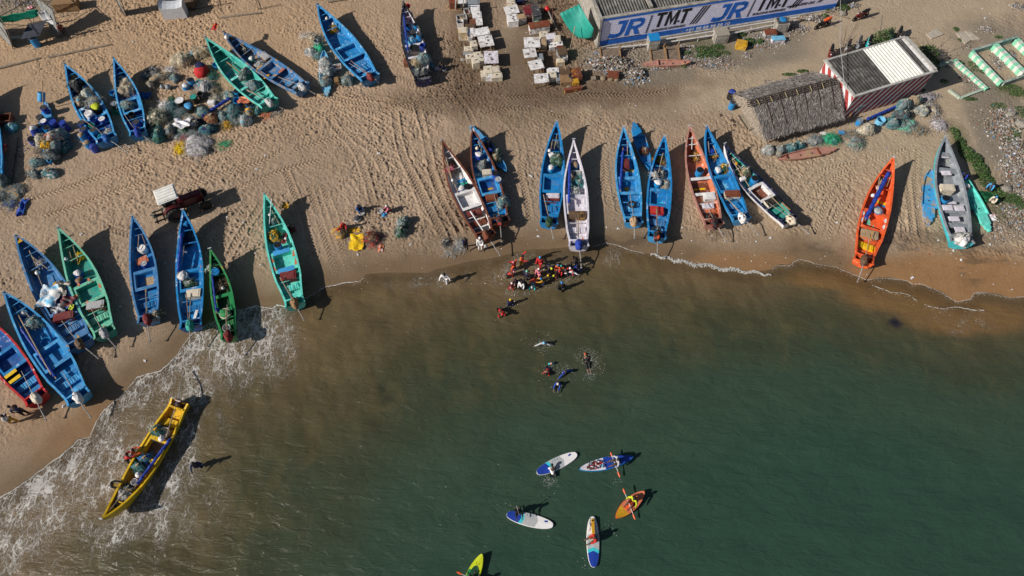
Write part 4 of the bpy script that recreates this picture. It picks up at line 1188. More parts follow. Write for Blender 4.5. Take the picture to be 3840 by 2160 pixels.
lump(.44, .40, .30, 78, .06).build("blue_cloth", mat("navycloth", col("navy"), .8, .2, 4, bump=.4), root, smooth=True, loc=(-.05, .18, .60))
net(795, 287, 18, 16, "dark green net heap in the shade right of the draped dome", "dgreen", "dteal", kind="heap", h=.3)
for bx, by, r_, lab in ((608, 325, .19, "left of a pair of grey round floats in the net field"), (630, 326, .24, "right, larger one of a pair of grey round floats")):
    ball(bx, by, lab, r_, "grey", z=0, name="buoy", cat="buoy")
barrel(714, 299, "blue drum with black lid left of the white-grey net heap", "blue", tc="black", h=.65)
tub(693, 320, "bright blue tub with a white jug, lower left of the black-lidded drum", "blue", fill="white")
tub(744, 305, "turquoise tub tucked under the draped dome", "aqua", d=.45)
barrel(808, 240, "blue tub half hidden under the turquoise boat's left side", "blue", h=.4, top="open")
net(765, 322, 26, 28, "whitish grey frayed net heap below the draped dome", "lgrey", "lilac", kind="heap", h=.7)
net(798, 340, 16, 14, "small beige net heap right of the whitish one", "tan", "grey", kind="heap", h=.4)
net(808, 368, 20, 18, "ragged beige net tail above the white jerrycan", "cream", "grey", kind="heap", h=.3)
barrel(672, 376, "black drum with a white ring-shaped lid", "black", tc="white", d=.82, h=.55)
barrel(706, 396, "black open drum with a blue liner below the white-ringed drum", "black", top="fill", fill="lblue", d=.8, h=.6)
barrel(724, 363, "dark teal lidded black drum in the centre of the net field", "black", tc="dteal", d=.6, h=.7)
barrel(750, 350, "dark drum holding a brown board, upper right of the dark teal lidded drum", "dgrey", top="open", d=.55, h=.6)
crate(641, 368, .5, .5, .35, "small dark green box left of the white-ringed drum", "dgreen", rz=.4)
crate(791, 381, .62, .4, .38, "white jerrycan lying on its side in the net field", "white", rz=-.1, name="jerrycan", cat="jerrycan", ww=.05)
crate(787, 361, .45, .25, .25, "grey-blue metal box above the white jerrycan", "dgrey", rz=-.1)
net(620, 398, 30, 22, "white frayed net heap, upper left of the black open drum", "white", "lgrey", kind="heap", h=.5)
net(641, 395, 22, 22, "teal and grey net heap left of the black open drum", "dteal", "grey", kind="heap", h=.5)
net(588, 440, 42, 40, "large tan and green frayed net heap, biggest of the net field's left side", "cream", "dgreen", kind="heap", h=.9)
net(596, 503, 24, 32, "dark green tied net sack, lower left corner of the net field", "dteal", "dgreen", h=.9)
net(638, 487, 20, 30, "grey net bundle with a tan sack on top right of the dark green sack", "grey", "tan", h=.8)
net(563, 510, 20, 20, "grey-green low net heap touching the slim boat's stern", "grey", "dteal", kind="heap", h=.3)
cloth(681, 462, 30, 18, "shiny white and blue sheet crumpled over bundles", "white", "cblue", z=.4, h=.35, seed=11)
net(715, 445, 16, 12, "black and silver rag bundle above the white-blue sheet", "dgrey", "white", z=.2, h=.5)
net(737, 468, 26, 22, "black tied bundle right of the white-blue sheet", "black", "navy", h=.8)
net(683, 490, 24, 16, "green camouflage net bundle under the white-blue sheet", "dgreen", "grey", h=.5)
net(760, 418, 27, 20, "teal net bundle right of the black open drum", "dteal", "grey", h=.7)
net(794, 443, 26, 22, "brown sacking bundle in the middle of the lower net row", "brown", "wood", h=.8)
net(835, 436, 18, 24, "small blue-grey net bundle right of the brown sacking bundle", "grey", "dteal", h=.7)
net(872, 420, 30, 34, "tall frayed teal-grey net heap in the lower net row", "dteal", "grey", kind="heap", h=.9)
net(880, 455, 20, 14, "frayed grey tail of net at the foot of the tall heap", "grey", "tan", kind="heap", h=.3)
net(935, 420, 18, 18, "net bundle with a yellow rope star on top", "grey", "dyellow", h=.7, tie="dyellow")
net(970, 413, 16, 17, "dark teal round net bundle under the turquoise boat's stern", "dteal", "dgreen", h=.7)
net(920, 450, 20, 20, "smooth pale blue net bundle, lowest right of the net row", "lgrey", "skyblue", h=.9)
net(777, 483, 32, 20, "dark teal net bundle below the brown sacking bundle", "dteal", "navy", h=.7)
net(852, 466, 14, 16, "yellow-green rope tangle on the sand below the net row", "dyellow", "dgreen", kind="heap", h=.3)
net(860, 358, 26, 20, "pale teal net bundle at the top of the blue sail roll", "dteal", "cream", h=.6)
net(740, 545, 52, 48, "wide mauve-grey frayed net heap, lowest of the net field", "lgrey", "lilac", kind="heap", h=.55)
net(678, 557, 18, 22, "yellow rope tangle left of the mauve-grey net heap", "yellow", "dyellow", kind="heap", h=.2)
net(694, 511, 13, 8, "red rope coil above the mauve-grey net heap", "red", "maroon", kind="heap", h=.15)
net(1000, 425, 22, 16, "brown fringed net scrap behind the turquoise boat's motor", "terra", "tan", kind="heap", h=.2)
net(1035, 418, 18, 14, "grey wispy net scrap right of the brown fringed scrap", "lgrey", "tan", kind="heap", h=.2)
sail(862, 368, 758, 435, "rolled dark blue net lying diagonally through the net field", .13, .3, .3)
barrel(887, 341, "blue drum with black lid beside the turquoise boat's left side", "blue", tc="black", h=.55)
tub(905, 355, "black tub behind the blue drum by the turquoise boat", "black", d=.5)
barrel(935, 392, "blue drum with dark lid under the orange tarpaulin", "blue", tc="black", h=.45)
tub(890, 375, "big blue tub half covered by the orange tarpaulin", "blue", d=.75)
cloth(915, 374, 22, 14, "folded orange tarpaulin over the blue tubs by the turquoise boat", "terra", z=.5, h=.25, seed=12)
net(842, 543, 22, 12, "few green rope scraps on the bare sand below the net row", "brightgreen", "tan", kind="heap", h=.04)

for x, y, rx, ry, c1, c2, lab in ((640, 425, 66, 40, "grey", "dteal", "flat spread net layer under the black drums of the net field"), (820, 450, 80, 30, "dgrey", "grey", "flat spread net layer under the lower net row"), (700, 500, 60, 24, "grey", "lgrey", "flat spread net layer under the tied sacks, lower net field"), (770, 345, 50, 26, "tan", "grey", "flat spread net layer in the middle of the net field"), (190, 545, 60, 50, "dgrey", "grey", "flat spread net layer around the net-laden raft")):
    net(x, y, rx, ry, lab, c1, c2, kind="heap", h=.22)
# ---- b5, b6, b7
net(916, 275, 20, 26, "upper green-grey net bundle in the turquoise boat's stern half", "grey", "dgreen", z=.4, h=.7)
net(948, 318, 26, 22, "lower green-grey net bundle in the turquoise boat's stern half", "grey", "dteal", z=.4, h=.8)
pole(850, 232, 900, 272, "reddish pole lying in the long turquoise boat", .06, .6, .6, m=WOODM)
pole(925, 335, 1000, 377, "thin tiller rod over the turquoise boat's stern", .03, 1.0, 1.0)
crate(993, 208, .95, .6, .4, "rust-brown box with a glass lid in the worn blue boat", "wood", z=.45, rz=-.75, lid="lgrey")
barrel(942, 218, "small green tub with white net in the worn blue boat", "dteal", z=.35, top="fill", fill="white", d=.5, h=.35)
net(976, 243, 24, 17, "grey boulder-like net bundle in the worn blue boat", "lgrey", "grey", z=.35, h=.5, rot=.3)
net(915, 190, 16, 13, "dark net heap in the narrow bow of the worn blue boat", "dgrey", "dteal", z=.5, h=.35)
ball(850, 140, "white float at the bow tip of the worn blue boat", .2, "white", z=1.45)
pole(838, 120, 796, 88, "flag pole slanting off the worn blue boat's bow", .02, 1.8, 2.4, cat="flag pole", name="flag_pole")
cloth(805, 100, 8, 15, "red and yellow flag flying from the worn blue boat's bow", "red", "dyellow", z=2.3, h=.12, name="flag", cat="flag", seed=3)
pole(885, 152, 922, 184, "grey oar lying in the bow of the worn blue boat", .04, .9, .9)
ball(1226, 70, "upper cream float in the bow of the big empty blue boat", .16, "cream", z=.9)
ball(1250, 89, "lower cream float in the bow of the big empty blue boat", .13, "cream", z=.8)
net(1247, 108, 16, 20, "straw-yellow rope heap in the bow of the big empty blue boat", "dyellow", "dwood", z=.4, h=.25)
pole(1316, 228, 1412, 300, "dark tiller pole over the stern of the big empty blue boat", .035, 1.1, 1.0, m=WOODM)
# raft with nets near b7
net(1221, 232, 24, 22, "upper smooth grey net bundle on the light blue raft", "lgrey", "grey", z=.2, h=.75)
net(1212, 258, 15, 14, "small white and dark rag bundle on the light blue raft", "white", "dgrey", z=.4, h=.5)
net(1230, 265, 20, 22, "middle grey net bundle on the light blue raft", "grey", "white", z=.3, h=.6)
net(1222, 302, 23, 24, "lower blue-grey net bundle with radiating folds on the light blue raft", "grey", "dteal", z=.2, h=.6, tie="tan")
net(1304, 298, 22, 24, "green-grey net bundle alone between the raft and the big blue boat", "grey", "dgreen", h=.8)
crate(1263, 248, .75, .55, .5, "open white foam box with rusty contents by the light blue raft", "white", rz=.2, open_=True, fill="rust")
crate(1261, 298, .42, .6, .4, "brown wooden box below the open white foam box", "wood", rz=.25)
net(1172, 144, 22, 20, "cream frayed net heap, leftmost above the light blue raft", "cream", "tan", kind="heap", h=.5)
barrel(1184, 152, "small open grey bucket stuck in the cream net heap", "grey", d=.42, h=.5, top="open")
net(1196, 178, 21, 19, "emerald green net bundle above the light blue raft", "brightgreen", "dteal", h=.8)
net(1166, 192, 22, 18, "grey and white net bundle left of the emerald one", "grey", "white", h=.6)
net(1192, 208, 16, 14, "greenish net bundle under the emerald one at the raft's tip", "dteal", "grey", h=.4)
net(1148, 135, 16, 8, "white plastic scraps above the cream net heap", "white", "cream", kind="heap", h=.12)

# ---- b8
cloth(1526, 22, 12, 11, "red cloth in the bow of the black-sided white boat", "red", z=1.1, h=.2, seed=4)
net(1534, 58, 11, 22, "mauve cloth roll in the bow of the black-sided white boat", "lilac", "pink", z=.6, h=.25)
barrel(1532, 95, "blue drum with black lid, upper left in the black-sided boat", "dblue", z=.4, tc="black", d=.5, h=.6)
barrel(1558, 92, "blue drum with black lid, upper right in the black-sided boat", "blue", z=.4, tc="black", d=.5, h=.6)
barrel(1547, 120, "black drum with a white rim in the middle of the black-sided boat", "black", z=.4, top="lid", tc="dgrey", d=.62, h=.5)
barrel(1570, 128, "bright blue drum with grey lid at the right rim of the black-sided boat", "blue", z=.5, tc="dgrey", d=.5, h=.7)
net(1544, 152, 17, 16, "light blue crumpled sack above the round black lid", "lblue", "skyblue", z=.5, h=.5)
barrel(1553, 178, "wide round drum with a flat black lid", "dgrey", z=.4, tc="black", d=.8, h=.4)
barrel(1584, 168, "open bright blue tub at the right rim of the black-sided boat", "cblue", z=.5, top="open", d=.5, h=.5)
crate(1553, 198, .8, .3, .5, "dark flat box behind the flat-lidded drum", "dgrey", z=.35)
net(1587, 217, 26, 24, "big grey-green net bundle at the stern of the black-sided boat", "grey", "dteal", z=.6, h=.9)
net(1560, 232, 18, 16, "khaki net bundle left of the big grey-green bundle", "tan", "dgreen", z=.5, h=.7)
crate(1524, 229, .5, .7, .5, "dark brown wooden box against the black-sided boat's left stern", "rust", rz=.05)
net(1568, 268, 13, 22, "left of two dark grey wrapped motors on the black-sided boat's stern", "dgrey", "grey", z=.7, h=.5)
net(1588, 268, 13, 22, "right of two dark grey wrapped motors on the black-sided boat's stern", "dgrey", "lgrey", z=.7, h=.5)
crate(1596, 296, .7, .4, .35, "orange-brown wooden box behind the black-sided boat", "wood", rz=.1)
sail(1511, 30, 1530, 190, "blue rolled sail along the left rim of the black-sided boat", .08, 1.2, .95)
cloth(1642, 258, 11, 8, "white and blue washing basin cloth beside the crouching person", "white", "cblue", h=.2, seed=33)
tub(1666, 258, "small grey basin right of the white and blue cloth", "grey", d=.4, h=.2)
barrel(1618, 240, "light blue plastic basket beside the black-sided boat's stern", "skyblue", d=.35, h=.3, top="open")

# ---- shoreline boats: cargo
ball(90, 1173, "white round buoy in the bow of the light blue boat", .24, "white", z=.5)
net(131, 1206, 28, 22, "dark grey-green net bundle in the bow of the light blue boat", "grey", "dteal", z=.4, h=.8)
ball(97, 1219, "small white float beside the dark net bundle", .1, "white", z=.6)
tub(171, 1281, "blue open tub before the hatch of the light blue boat", "blue", z=.35, d=.7, h=.3, fill=None)
pole(35, 1120, 192, 1405, "long bamboo spar lying along the left half of the light blue boat", .05, 1.0, .9)
pole(40, 1160, 90, 1250, "shorter bamboo spar next to the long one in the light blue boat", .035, .9, .9)
sail(78, 1230, 205, 1412, "dark blue rolled sail beside the long bamboo spar", .09, .85, .85)
pole(72, 1145, 112, 1190, "short spar across the bow of the light blue boat", .03, 1.0, .8)
net(118, 1018, 16, 14, "black cable coil in the bow of the yellow-prowed boat", "dgrey", "tan", z=.4, h=.2)
ball(141, 1023, "white float beside the black cable coil", .18, "white", z=.5)
net(152, 985, 8, 10, "small white rag in the bow of the yellow-prowed boat", "white", "lgrey", z=.6, h=.2)
pole(110, 940, 140, 1004, "left bamboo spar in the bow of the yellow-prowed boat", .04, 1.1, .8)
pole(143, 1032, 161, 1078, "short spar below the white float in the yellow-prowed boat", .03, .8, .8)
pole(120, 962, 178, 1008, "right bamboo spar in the bow of the yellow-prowed boat", .035, 1.1, .8)
cloth(184, 1108, 34, 40, "big white plastic sheet with colour prints covering the yellow-prowed boat's middle", "white", "skyblue", z=.75, h=.3, seed=21, name="plastic_sheet", cat="plastic sheet", mix=.5, sc2=1.5)
cloth(228, 1080, 26, 28, "black, olive and white plastic wrapping right of the white sheet", "dgrey", "cream", z=.72, h=.3, seed=22, name="plastic_sheet", cat="plastic sheet", mix=.5)
cloth(252, 1130, 24, 20, "dark red and yellow plastic wrapping at the white sheet's lower right", "maroon", "dgrey", z=.72, h=.25, seed=23, name="plastic_sheet", cat="plastic sheet", mix=.4)
cloth(218, 1155, 26, 18, "grey-white striped plastic film at the sheet's lower end", "lgrey", "navy", z=.66, h=.25, seed=24, name="plastic_sheet", cat="plastic sheet", mix=.4)
cloth(268, 1152, 8, 9, "small yellow bag on the dark red wrapping", "lime", z=.9, h=.1, seed=25, name="plastic_bag", cat="bag")
crate(236, 1184, 1.35, .6, .5, "dark red cool box behind the plastic sheets of the yellow-prowed boat", "maroon", z=.4, rz=.28, name="cool_box", cat="cool box", ww=.1)
barrel(290, 1023, "blue tub full of crumpled white and green net in the sea-green boat", "cblue", z=.35, top="fill", fill="white", h=.45)
barrel(296, 1050, "blue tub full of brown corks in the sea-green boat", "cblue", z=.35, top="fill", fill="wood", h=.4)
ball(248, 972, "white float at the left rim of the sea-green boat", .14, "white", z=.8)
net(298, 962, 16, 13, "yellow rope coil in the bow of the sea-green boat", "dyellow", "yellow", z=.5, h=.2)
pole(240, 915, 268, 980, "left spar in the bow of the sea-green boat", .03, 1.0, .8)
pole(254, 918, 271, 980, "middle spar in the bow of the sea-green boat", .035, 1.0, .8)
pole(272, 918, 292, 978, "right spar in the bow of the sea-green boat", .035, 1.0, .8)
crate(356, 1142, 1.2, .6, .5, "white-topped rusty cool box behind the sea-green boat's hatch", "rust", z=.4, rz=.2, lid="lgrey", name="cool_box", cat="cool box", ww=.15)
barrel(531, 930, "white round bucket in the bow of the tan-patched boat", "white", z=.35, tc="white", d=.62, h=.5)
crate(532, 976, .85, .6, .1, "mottled red-brown board on the floor of the tan-patched boat", "terra", z=.5, rz=.55, wear="cream", name="board", cat="board", ww=.5)
barrel(539, 988, "round grey lid drum beside the mottled board", "cblue", z=.35, tc="lgrey", d=.48, h=.45)
pole(521, 880, 517, 942, "pale spar pointing up the bow of the tan-patched boat", .04, 1.1, .8)
pole(533, 882, 548, 925, "dark spar in the bow of the tan-patched boat", .03, 1.1, .8, m=WOODM)
pole(545, 1082, 552, 1166, "long tiller spar over the seats of the tan-patched boat", .03, 1.0, 1.0)
net(584, 1180, 20, 16, "greenish net float bundle on the stern corner of the tan-patched boat", "tan", "dgreen", z=.6, h=.5)
sail(684, 850, 668, 1020, "dark blue rolled sail along the left rim of the bright blue boat", .10, 1.1, .9)
net(710, 893, 12, 32, "dark net heap in the bow of the bright blue boat", "dgrey", "navy", kind="heap", z=.4, h=.35)
crate(692, 836, .38, .4, .3, "small blue box in the bow tip of the bright blue boat", "blue", z=1.0)
pole(691, 920, 682, 992, "thin spar across the bow floor of the bright blue boat", .03, .8, .6)
ball(697, 945, "white bottle-shaped float in the bright blue boat", .11, "white", z=.5)
barrel(682, 1032, "white bucket with green netting in the bright blue boat's hatch", "white", z=.45, top="fill", fill="white", d=.72, h=.4)
net(712, 1062, 26, 15, "dark green net bundle with a white bottle in the bright blue boat's hatch", "dgreen", "grey", z=.4, h=.4)
crate(724, 1098, 1.0, .62, .5, "cream fibreglass cool box in the bright blue boat's stern half", "cream", z=.4, rz=.12, name="cool_box", cat="cool box", ww=.1)
crate(734, 1180, .22, .75, .12, "white narrow tray on the aft deck of the bright blue boat", "white", z=.5, rz=-.05, name="tray", cat="tray", ww=.02)
pole(699, 1100, 705, 1195, "rusty tiller rod over the seats of the bright blue boat", .03, 1.1, 1.0, m=WOODM)
barrel(806, 1013, "blue drum lying under a spar in the dark green boat", "blue", z=.3, tc="blue", d=.56, h=.6, tilt=.5, ta=.6)
net(794, 1003, 10, 8, "white and green net scrap on the blue drum in the dark green boat", "white", "seagreen", z=.9, h=.15)
net(828, 1068, 20, 24, "sandy brown rope heap in the dark green boat", "tan", "dwood", kind="heap", z=.4, h=.2)
ball(836, 1081, "white cup on the sandy rope heap", .14, "white", z=.5, name="cup", cat="cup")
barrel(842, 1174, "green-patterned oval tub in the dark green boat's stern half", "cream", z=.4, top="fill", fill="green", d=.78, h=.4)
barrel(848, 1228, "grey bucket with a white rim at the dark green boat's stern", "lgrey", z=.45, top="open", d=.55, h=.4)
sail(793, 1010, 811, 1165, "blue rolled sail along the left rim of the dark green boat", .07, 1.0, .9)
cloth(815, 1163, 8, 8, "blue cloth end hanging at the dark green boat's left rim", "cblue", z=.7, h=.15, seed=28)
pole(847, 1155, 849, 1240, "white tiller rod over the oval tub of the dark green boat", .03, 1.1, 1.1)
cloth(1070, 770, 12, 13, "orange net folded in the bow of the zigzag-trimmed boat", "dyellow", "wood", z=.8, h=.15, seed=29)
net(1027, 830, 13, 15, "blue-grey sack in the bow of the zigzag-trimmed boat", "dteal", "grey", z=.5, h=.5)
net(1030, 885, 26, 27, "olive net bundle folded like a bow tie in the zigzag-trimmed boat", "dgreen", "dyellow", z=.35, h=.6, tie="dyellow")
barrel(1040, 918, "blue drum with black lid in the zigzag-trimmed boat", "blue", z=.35, tc="black", d=.58, h=.75)
cloth(1066, 894, 9, 22, "folded dark red triangle of canvas in the zigzag-trimmed boat", "maroon", "white", z=.5, h=.1, seed=30)
crate(1080, 1032, 1.15, .68, .5, "dark red cool box in the stern half of the zigzag-trimmed boat", "maroon", z=.4, rz=.2, name="cool_box", cat="cool box", ww=.05)
pole(1018, 745, 1009, 850, "white mast rod with floats in the zigzag-trimmed boat's bow", .03, 1.7, .8, m=mat("white_rod", (.7, .7, .68), .5, .1))
pole(1020, 790, 1050, 845, "right bamboo spar in the zigzag-trimmed boat's bow", .035, 1.1, .8)
pole(1003, 775, 1002, 815, "left bamboo spar in the zigzag-trimmed boat's bow", .03, 1.1, .9)
ball(1011, 806, "white float on the mast rod of the zigzag-trimmed boat", .12, "white", z=.9)
pole(1050, 1040, 1095, 1120, "white tiller rod over the zigzag-trimmed boat's seats", .03, 1.1, 1.1)
# middle row
barrel(1731, 705, "blue tub of white and green rope in the brown-rimmed white boat", "cblue", z=.35, top="fill", fill="white", d=.6, h=.4)
barrel(1755, 699, "black round tub next to the blue rope tub", "black", z=.35, tc="black", d=.6, h=.45)
net(1700, 622, 14, 26, "green and tan rope heap in the bow of the brown-rimmed white boat", "dwood", "dgreen", kind="heap", z=.4, h=.2)
net(1686, 633, 9, 8, "pink-red rope coil at the left rim of the brown-rimmed white boat", "pink", "red", z=.9, h=.15)
crate(1779, 796, 1.2, .5, .5, "dark red-brown cool box behind the white boat's hatch", "maroon", z=.4, rz=.3, name="cool_box", cat="cool box", ww=.3)
pole(1672, 590, 1700, 690, "left bamboo spar along the white boat's bow", .035, 1.2, .9)
pole(1668, 600, 1692, 670, "inner bamboo spar along the white boat's bow", .03, 1.2, .9)
pole(1696, 672, 1718, 722, "pale spar with a white float in the brown-rimmed white boat", .03, .9, .8)
ball(1697, 676, "white float on the pale spar", .12, "white", z=.85)
pole(1763, 792, 1832, 895, "thick white tiller rod of the brown-rimmed white boat", .045, 1.1, 1.1, m=mat("white_rod", (.7, .7, .68), .5, .1))
barrel(1796, 578, "tub full of white and green netting in the brown-rimmed blue boat", "cblue", z=.5, top="fill", fill="white", d=.62, h=.5)
ball(1789, 556, "cream float above the netting tub of the brown-rimmed blue boat", .15, "cream", z=.9)
net(1812, 618, 22, 20, "smooth dark grey ball-like net bundle in the brown-rimmed blue boat", "dgrey", "grey", z=.4, h=.8, amp=.06)
crate(1825, 644, .75, .5, .4, "beige cool box below the dark grey ball-like bundle", "cream", z=.45, rz=.12, name="cool_box", cat="cool box", ww=.08)
pole(1793, 530, 1808, 572, "short brown spar in the brown-rimmed blue boat's bow", .04, 1.1, .9)
barrel(1837, 562, "blue drum filled with dark blue net on the raft behind", "navy", z=.2, top="fill", fill="cblue", d=.5, h=.6)
net(1829, 540, 18, 15, "dark grey net bundle on the raft behind the brown-rimmed blue boat", "dgrey", "navy", z=.2, h=.5)
net(1858, 592, 20, 18, "khaki net bundle on the lower end of the raft behind", "tan", "dgreen", z=.2, h=.7)
net(1862, 570, 14, 12, "dull green net bundle above the khaki one on the raft", "dgreen", "grey", z=.2, h=.5)
tub(1872, 610, "turquoise plastic tub at the end of the raft behind", "aqua", d=.45, h=.3)
barrel(1858, 650, "black-lidded drum hanging at the right rim of the brown-rimmed blue boat", "cblue", z=.3, tc="black", d=.55, h=.75)
barrel(1868, 672, "blue drum with white bag lid at the right rim of the brown-rimmed blue boat", "blue", z=.2, tc="lgrey", d=.55, h=.8)
crate(1843, 738, .95, .55, .45, "rust-brown wooden cool box of the brown-rimmed blue boat", "rust", z=.4, rz=.15, name="cool_box", cat="cool box", ww=.15)
net(1884, 755, 21, 26, "blue-grey net bundle slumped over the right stern rim", "grey", "dteal", z=.5, h=.6)
tyre(1866, 814, "black tyre on the stern of the brown-rimmed blue boat")
barrel(2067, 627, "blue tub of white netting in the all-blue boat", "blue", z=.35, top="fill", fill="white", d=.55, h=.5)
net(2090, 595, 24, 30, "large dark green net bundle in the all-blue boat", "dgreen", "grey", z=.4, h=.75)
net(2081, 535, 12, 14, "white floats bunch in the bow of the all-blue boat", "white", "dgreen", z=.6, h=.3)
ball(2060, 565, "white float at the left rim of the all-blue boat", .14, "white", z=.8)
crate(2068, 578, .4, .35, .2, "white foam box lid above the netting tub", "white", z=.7, rz=.5, name="foam_box", cat="foam box", ww=.02)
crate(2073, 733, 1.0, .45, .5, "dark red cool box with white packets in the all-blue boat", "maroon", z=.4, rz=0, lid="lilac", name="cool_box", cat="cool box")
crate(2073, 744, 1.02, .35, .42, "shiny dark red crate front of the same stern bay in the all-blue boat", "maroon", z=.38, rz=0, name="cool_box", cat="cool box", ww=.0)
pole(2080, 480, 2062, 580, "long bamboo spar in the all-blue boat's bow", .035, 1.3, .8)
pole(2090, 500, 2078, 560, "short bamboo spar in the all-blue boat's bow", .03, 1.2, .8)
pole(2038, 730, 2054, 800, "pale blue tiller rod of the all-blue boat", .035, 1.1, 1.1)
sail(2137, 575, 2134, 762, "dark blue rolled sail along the left rim of the all-white boat", .11, 1.1, .9)
barrel(2155, 617, "blue tub of tan sacks in the bow of the all-white boat", "blue", z=.35, top="fill", fill="tan", d=.62, h=.5)
net(2146, 652, 14, 14, "left grey net bundle amidships in the all-white boat", "grey", "tan", z=.35, h=.5)
net(2172, 654, 20, 16, "right grey net bundle amidships in the all-white boat", "grey", "dteal", z=.35, h=.5)
net(2146, 685, 14, 15, "left dark teal net bundle in the all-white boat", "dteal", "dgreen", z=.35, h=.45)
net(2170, 685, 19, 17, "right dark teal net bundle in the all-white boat", "dteal", "aqua", z=.35, h=.5)
net(2160, 715, 16, 12, "white crumpled net bundle in the all-white boat", "white", "grey", z=.6, h=.3)
tub(2161, 725, "blue tub under the white crumpled bundle", "blue", z=.35, d=.6, h=.4)
crate(2166, 803, 1.35, .6, .45, "brown wooden box with tan patches in the all-white boat", "dwood", z=.4, rz=0, name="cool_box", cat="cool box", lid="dwood", wear="dyellow", ww=.35)
pole(2168, 800, 2170, 890, "dark tiller rod over the all-white boat's seats", .03, 1.1, 1.0, m=WOODM)
# right-middle
sail(2336, 565, 2326, 710, "blue and red rolled sail in the daisy boat", .09, .9, .85)
crate(2347, 612, .55, .95, .5, "dark red cool box in the bow hold of the daisy boat", "maroon", z=.35, rz=-.03, name="cool_box", cat="cool box", ww=.02)
pole(2353, 530, 2353, 585, "left bamboo spar in the daisy boat's bow", .035, 1.1, .8)
pole(2361, 530, 2370, 585, "right bamboo spar in the daisy boat's bow", .03, 1.1, .8)
net(2348, 560, 14, 14, "yellow-brown net heap in the daisy boat's bow", "dwood", "dyellow", z=.4, h=.2)
barrel(2347, 556, "small dark blue tub in the daisy boat's bow", "cblue", z=.6, top="open", d=.35, h=.3)
tyre(2370, 766, "black tyre on the seats of the daisy boat")
net(2417, 565, 16, 19, "rounded brown net bundle lying in the blue raft", "brown", "dwood", z=.15, h=.45)
barrel(2469, 683, "tub of white netting in the blue boat with red box", "blue", z=.35, top="fill", fill="white", d=.62, h=.5)
net(2498, 692, 16, 20, "grey-green sack right of the netting tub", "grey", "tan", z=.35, h=.5)
net(2480, 652, 18, 20, "dark grey net bundle above the netting tub", "dgrey", "grey", z=.4, h=.5)
net(2456, 656, 8, 9, "cluster of white floats at the left rim, blue boat with red box", "white", "lgrey", z=.8, h=.25)
net(2480, 600, 16, 24, "tan and yellow rope heap in the bow, blue boat with red box", "dwood", "dyellow", kind="heap", z=.4, h=.2)
pole(2486, 575, 2465, 665, "left bamboo spar in the bow, blue boat with red box", .035, 1.2, .9)
pole(2490, 575, 2490, 615, "middle bamboo spar in the bow, blue boat with red box", .03, 1.1, .9)
crate(2454, 785, .6, .65, .5, "left red plastic box in the blue boat with red box", "red", z=.4, rz=-.06, name="cool_box", cat="cool box", ww=.05)
crate(2479, 788, .42, .6, .46, "right red fuel can in the blue boat with red box", "red", z=.4, rz=-.06, name="fuel_can", cat="fuel can", ww=.05)
pole(2461, 775, 2464, 850, "rusty tiller rod, blue boat with red box", .03, 1.1, 1.1, m=WOODM)
tyre(2463, 862, "black tyre under the orange motor")
barrel(2626, 637, "blue drum with black lid in the terracotta boat", "blue", z=.3, tc="black", d=.6, h=.7)
net(2615, 580, 22, 24, "tan rope and sticks heap in the terracotta boat's bow", "dwood", "dyellow", kind="heap", z=.4, h=.2)
crate(2662, 734, .85, .62, .45, "white foam box in the stern half of the terracotta boat", "white", z=.4, rz=.06, name="foam_box", cat="foam box", ww=.04)
crate(2655, 772, .9, .4, .2, "white flat box behind the foam box in the terracotta boat", "lilac", z=.5, rz=.05, name="foam_box", cat="foam box", ww=.04)
pole(2596, 510, 2594, 560, "white rod with a float tube in the terracotta boat's bow", .03, 1.3, .9, m=mat("white_rod", (.7, .7, .68), .5, .1))
pole(2604, 570, 2616, 600, "upper short spar in the terracotta boat's bow", .03, .9, .8)
tyre(2664, 812, "black tyre at the terracotta boat's stern")
barrel(2694, 636, "blue tub of white and pink netting in the star boat", "blue", z=.35, top="fill", fill="white", d=.62, h=.45)
net(2718, 628, 16, 22, "olive green net bundle in the star boat", "dgreen", "dyellow", z=.35, h=.6)
barrel(2670, 565, "small dark blue drum in the star boat's bow", "cblue", z=.4, tc="cblue", d=.42, h=.45)
net(2680, 585, 12, 9, "yellow net scrap in the star boat's bow", "dyellow", "dwood", z=.5, h=.15)
pole(2674, 545, 2690, 585, "bamboo spar in the star boat's bow", .035, 1.2, .8)
pole(2656, 530, 2660, 580, "left short spar in the star boat's bow", .03, 1.2, .8)
crate(2748, 725, 1.2, .62, .55, "rust-topped cool box with cream sides in the star boat", "cream", z=.4, rz=.03, lid="rust", name="cool_box", cat="cool box", ww=.1)
pole(2717, 735, 2782, 800, "grey tiller rod of the star boat", .03, 1.1, 1.1)
net(2796, 645, 21, 21, "olive-grey net bundle in the bow of the navy boat", "tan", "dgreen", z=.4, h=.8)
barrel(2832, 668, "blue drum at the right rim of the navy boat", "blue", z=.4, tc="black", d=.6, h=.75)
barrel(2761, 614, "small blue tub with yellow rope in the navy boat's bow", "cblue", z=.7, top="fill", fill="dyellow", d=.38, h=.3)
crate(2899, 752, 1.2, .6, .55, "black-topped cool box with a cream end in the navy boat", "cream", z=.4, rz=.45, lid="black", name="cool_box", cat="cool box", ww=.1)
pole(2732, 580, 2810, 700, "long bamboo spar along the navy boat's left side", .04, 1.1, .9)
pole(2745, 590, 2785, 640, "short bamboo spar in the navy boat's bow", .03, 1.1, .9)
crate(2787, 668, .45, .3, .2, "small white plastic box on the long spar of the navy boat", "white", z=.9, rz=.3, name="foam_box", cat="foam box", ww=.02)
pole(2885, 730, 2955, 800, "grey tiller rod of the navy boat", .03, 1.2, 1.1)
pole(2932, 760, 2963, 788, "pale board along the navy boat's right stern rim", .07, 1.0, 1.0, m=WOODM, cat="board", name="board")
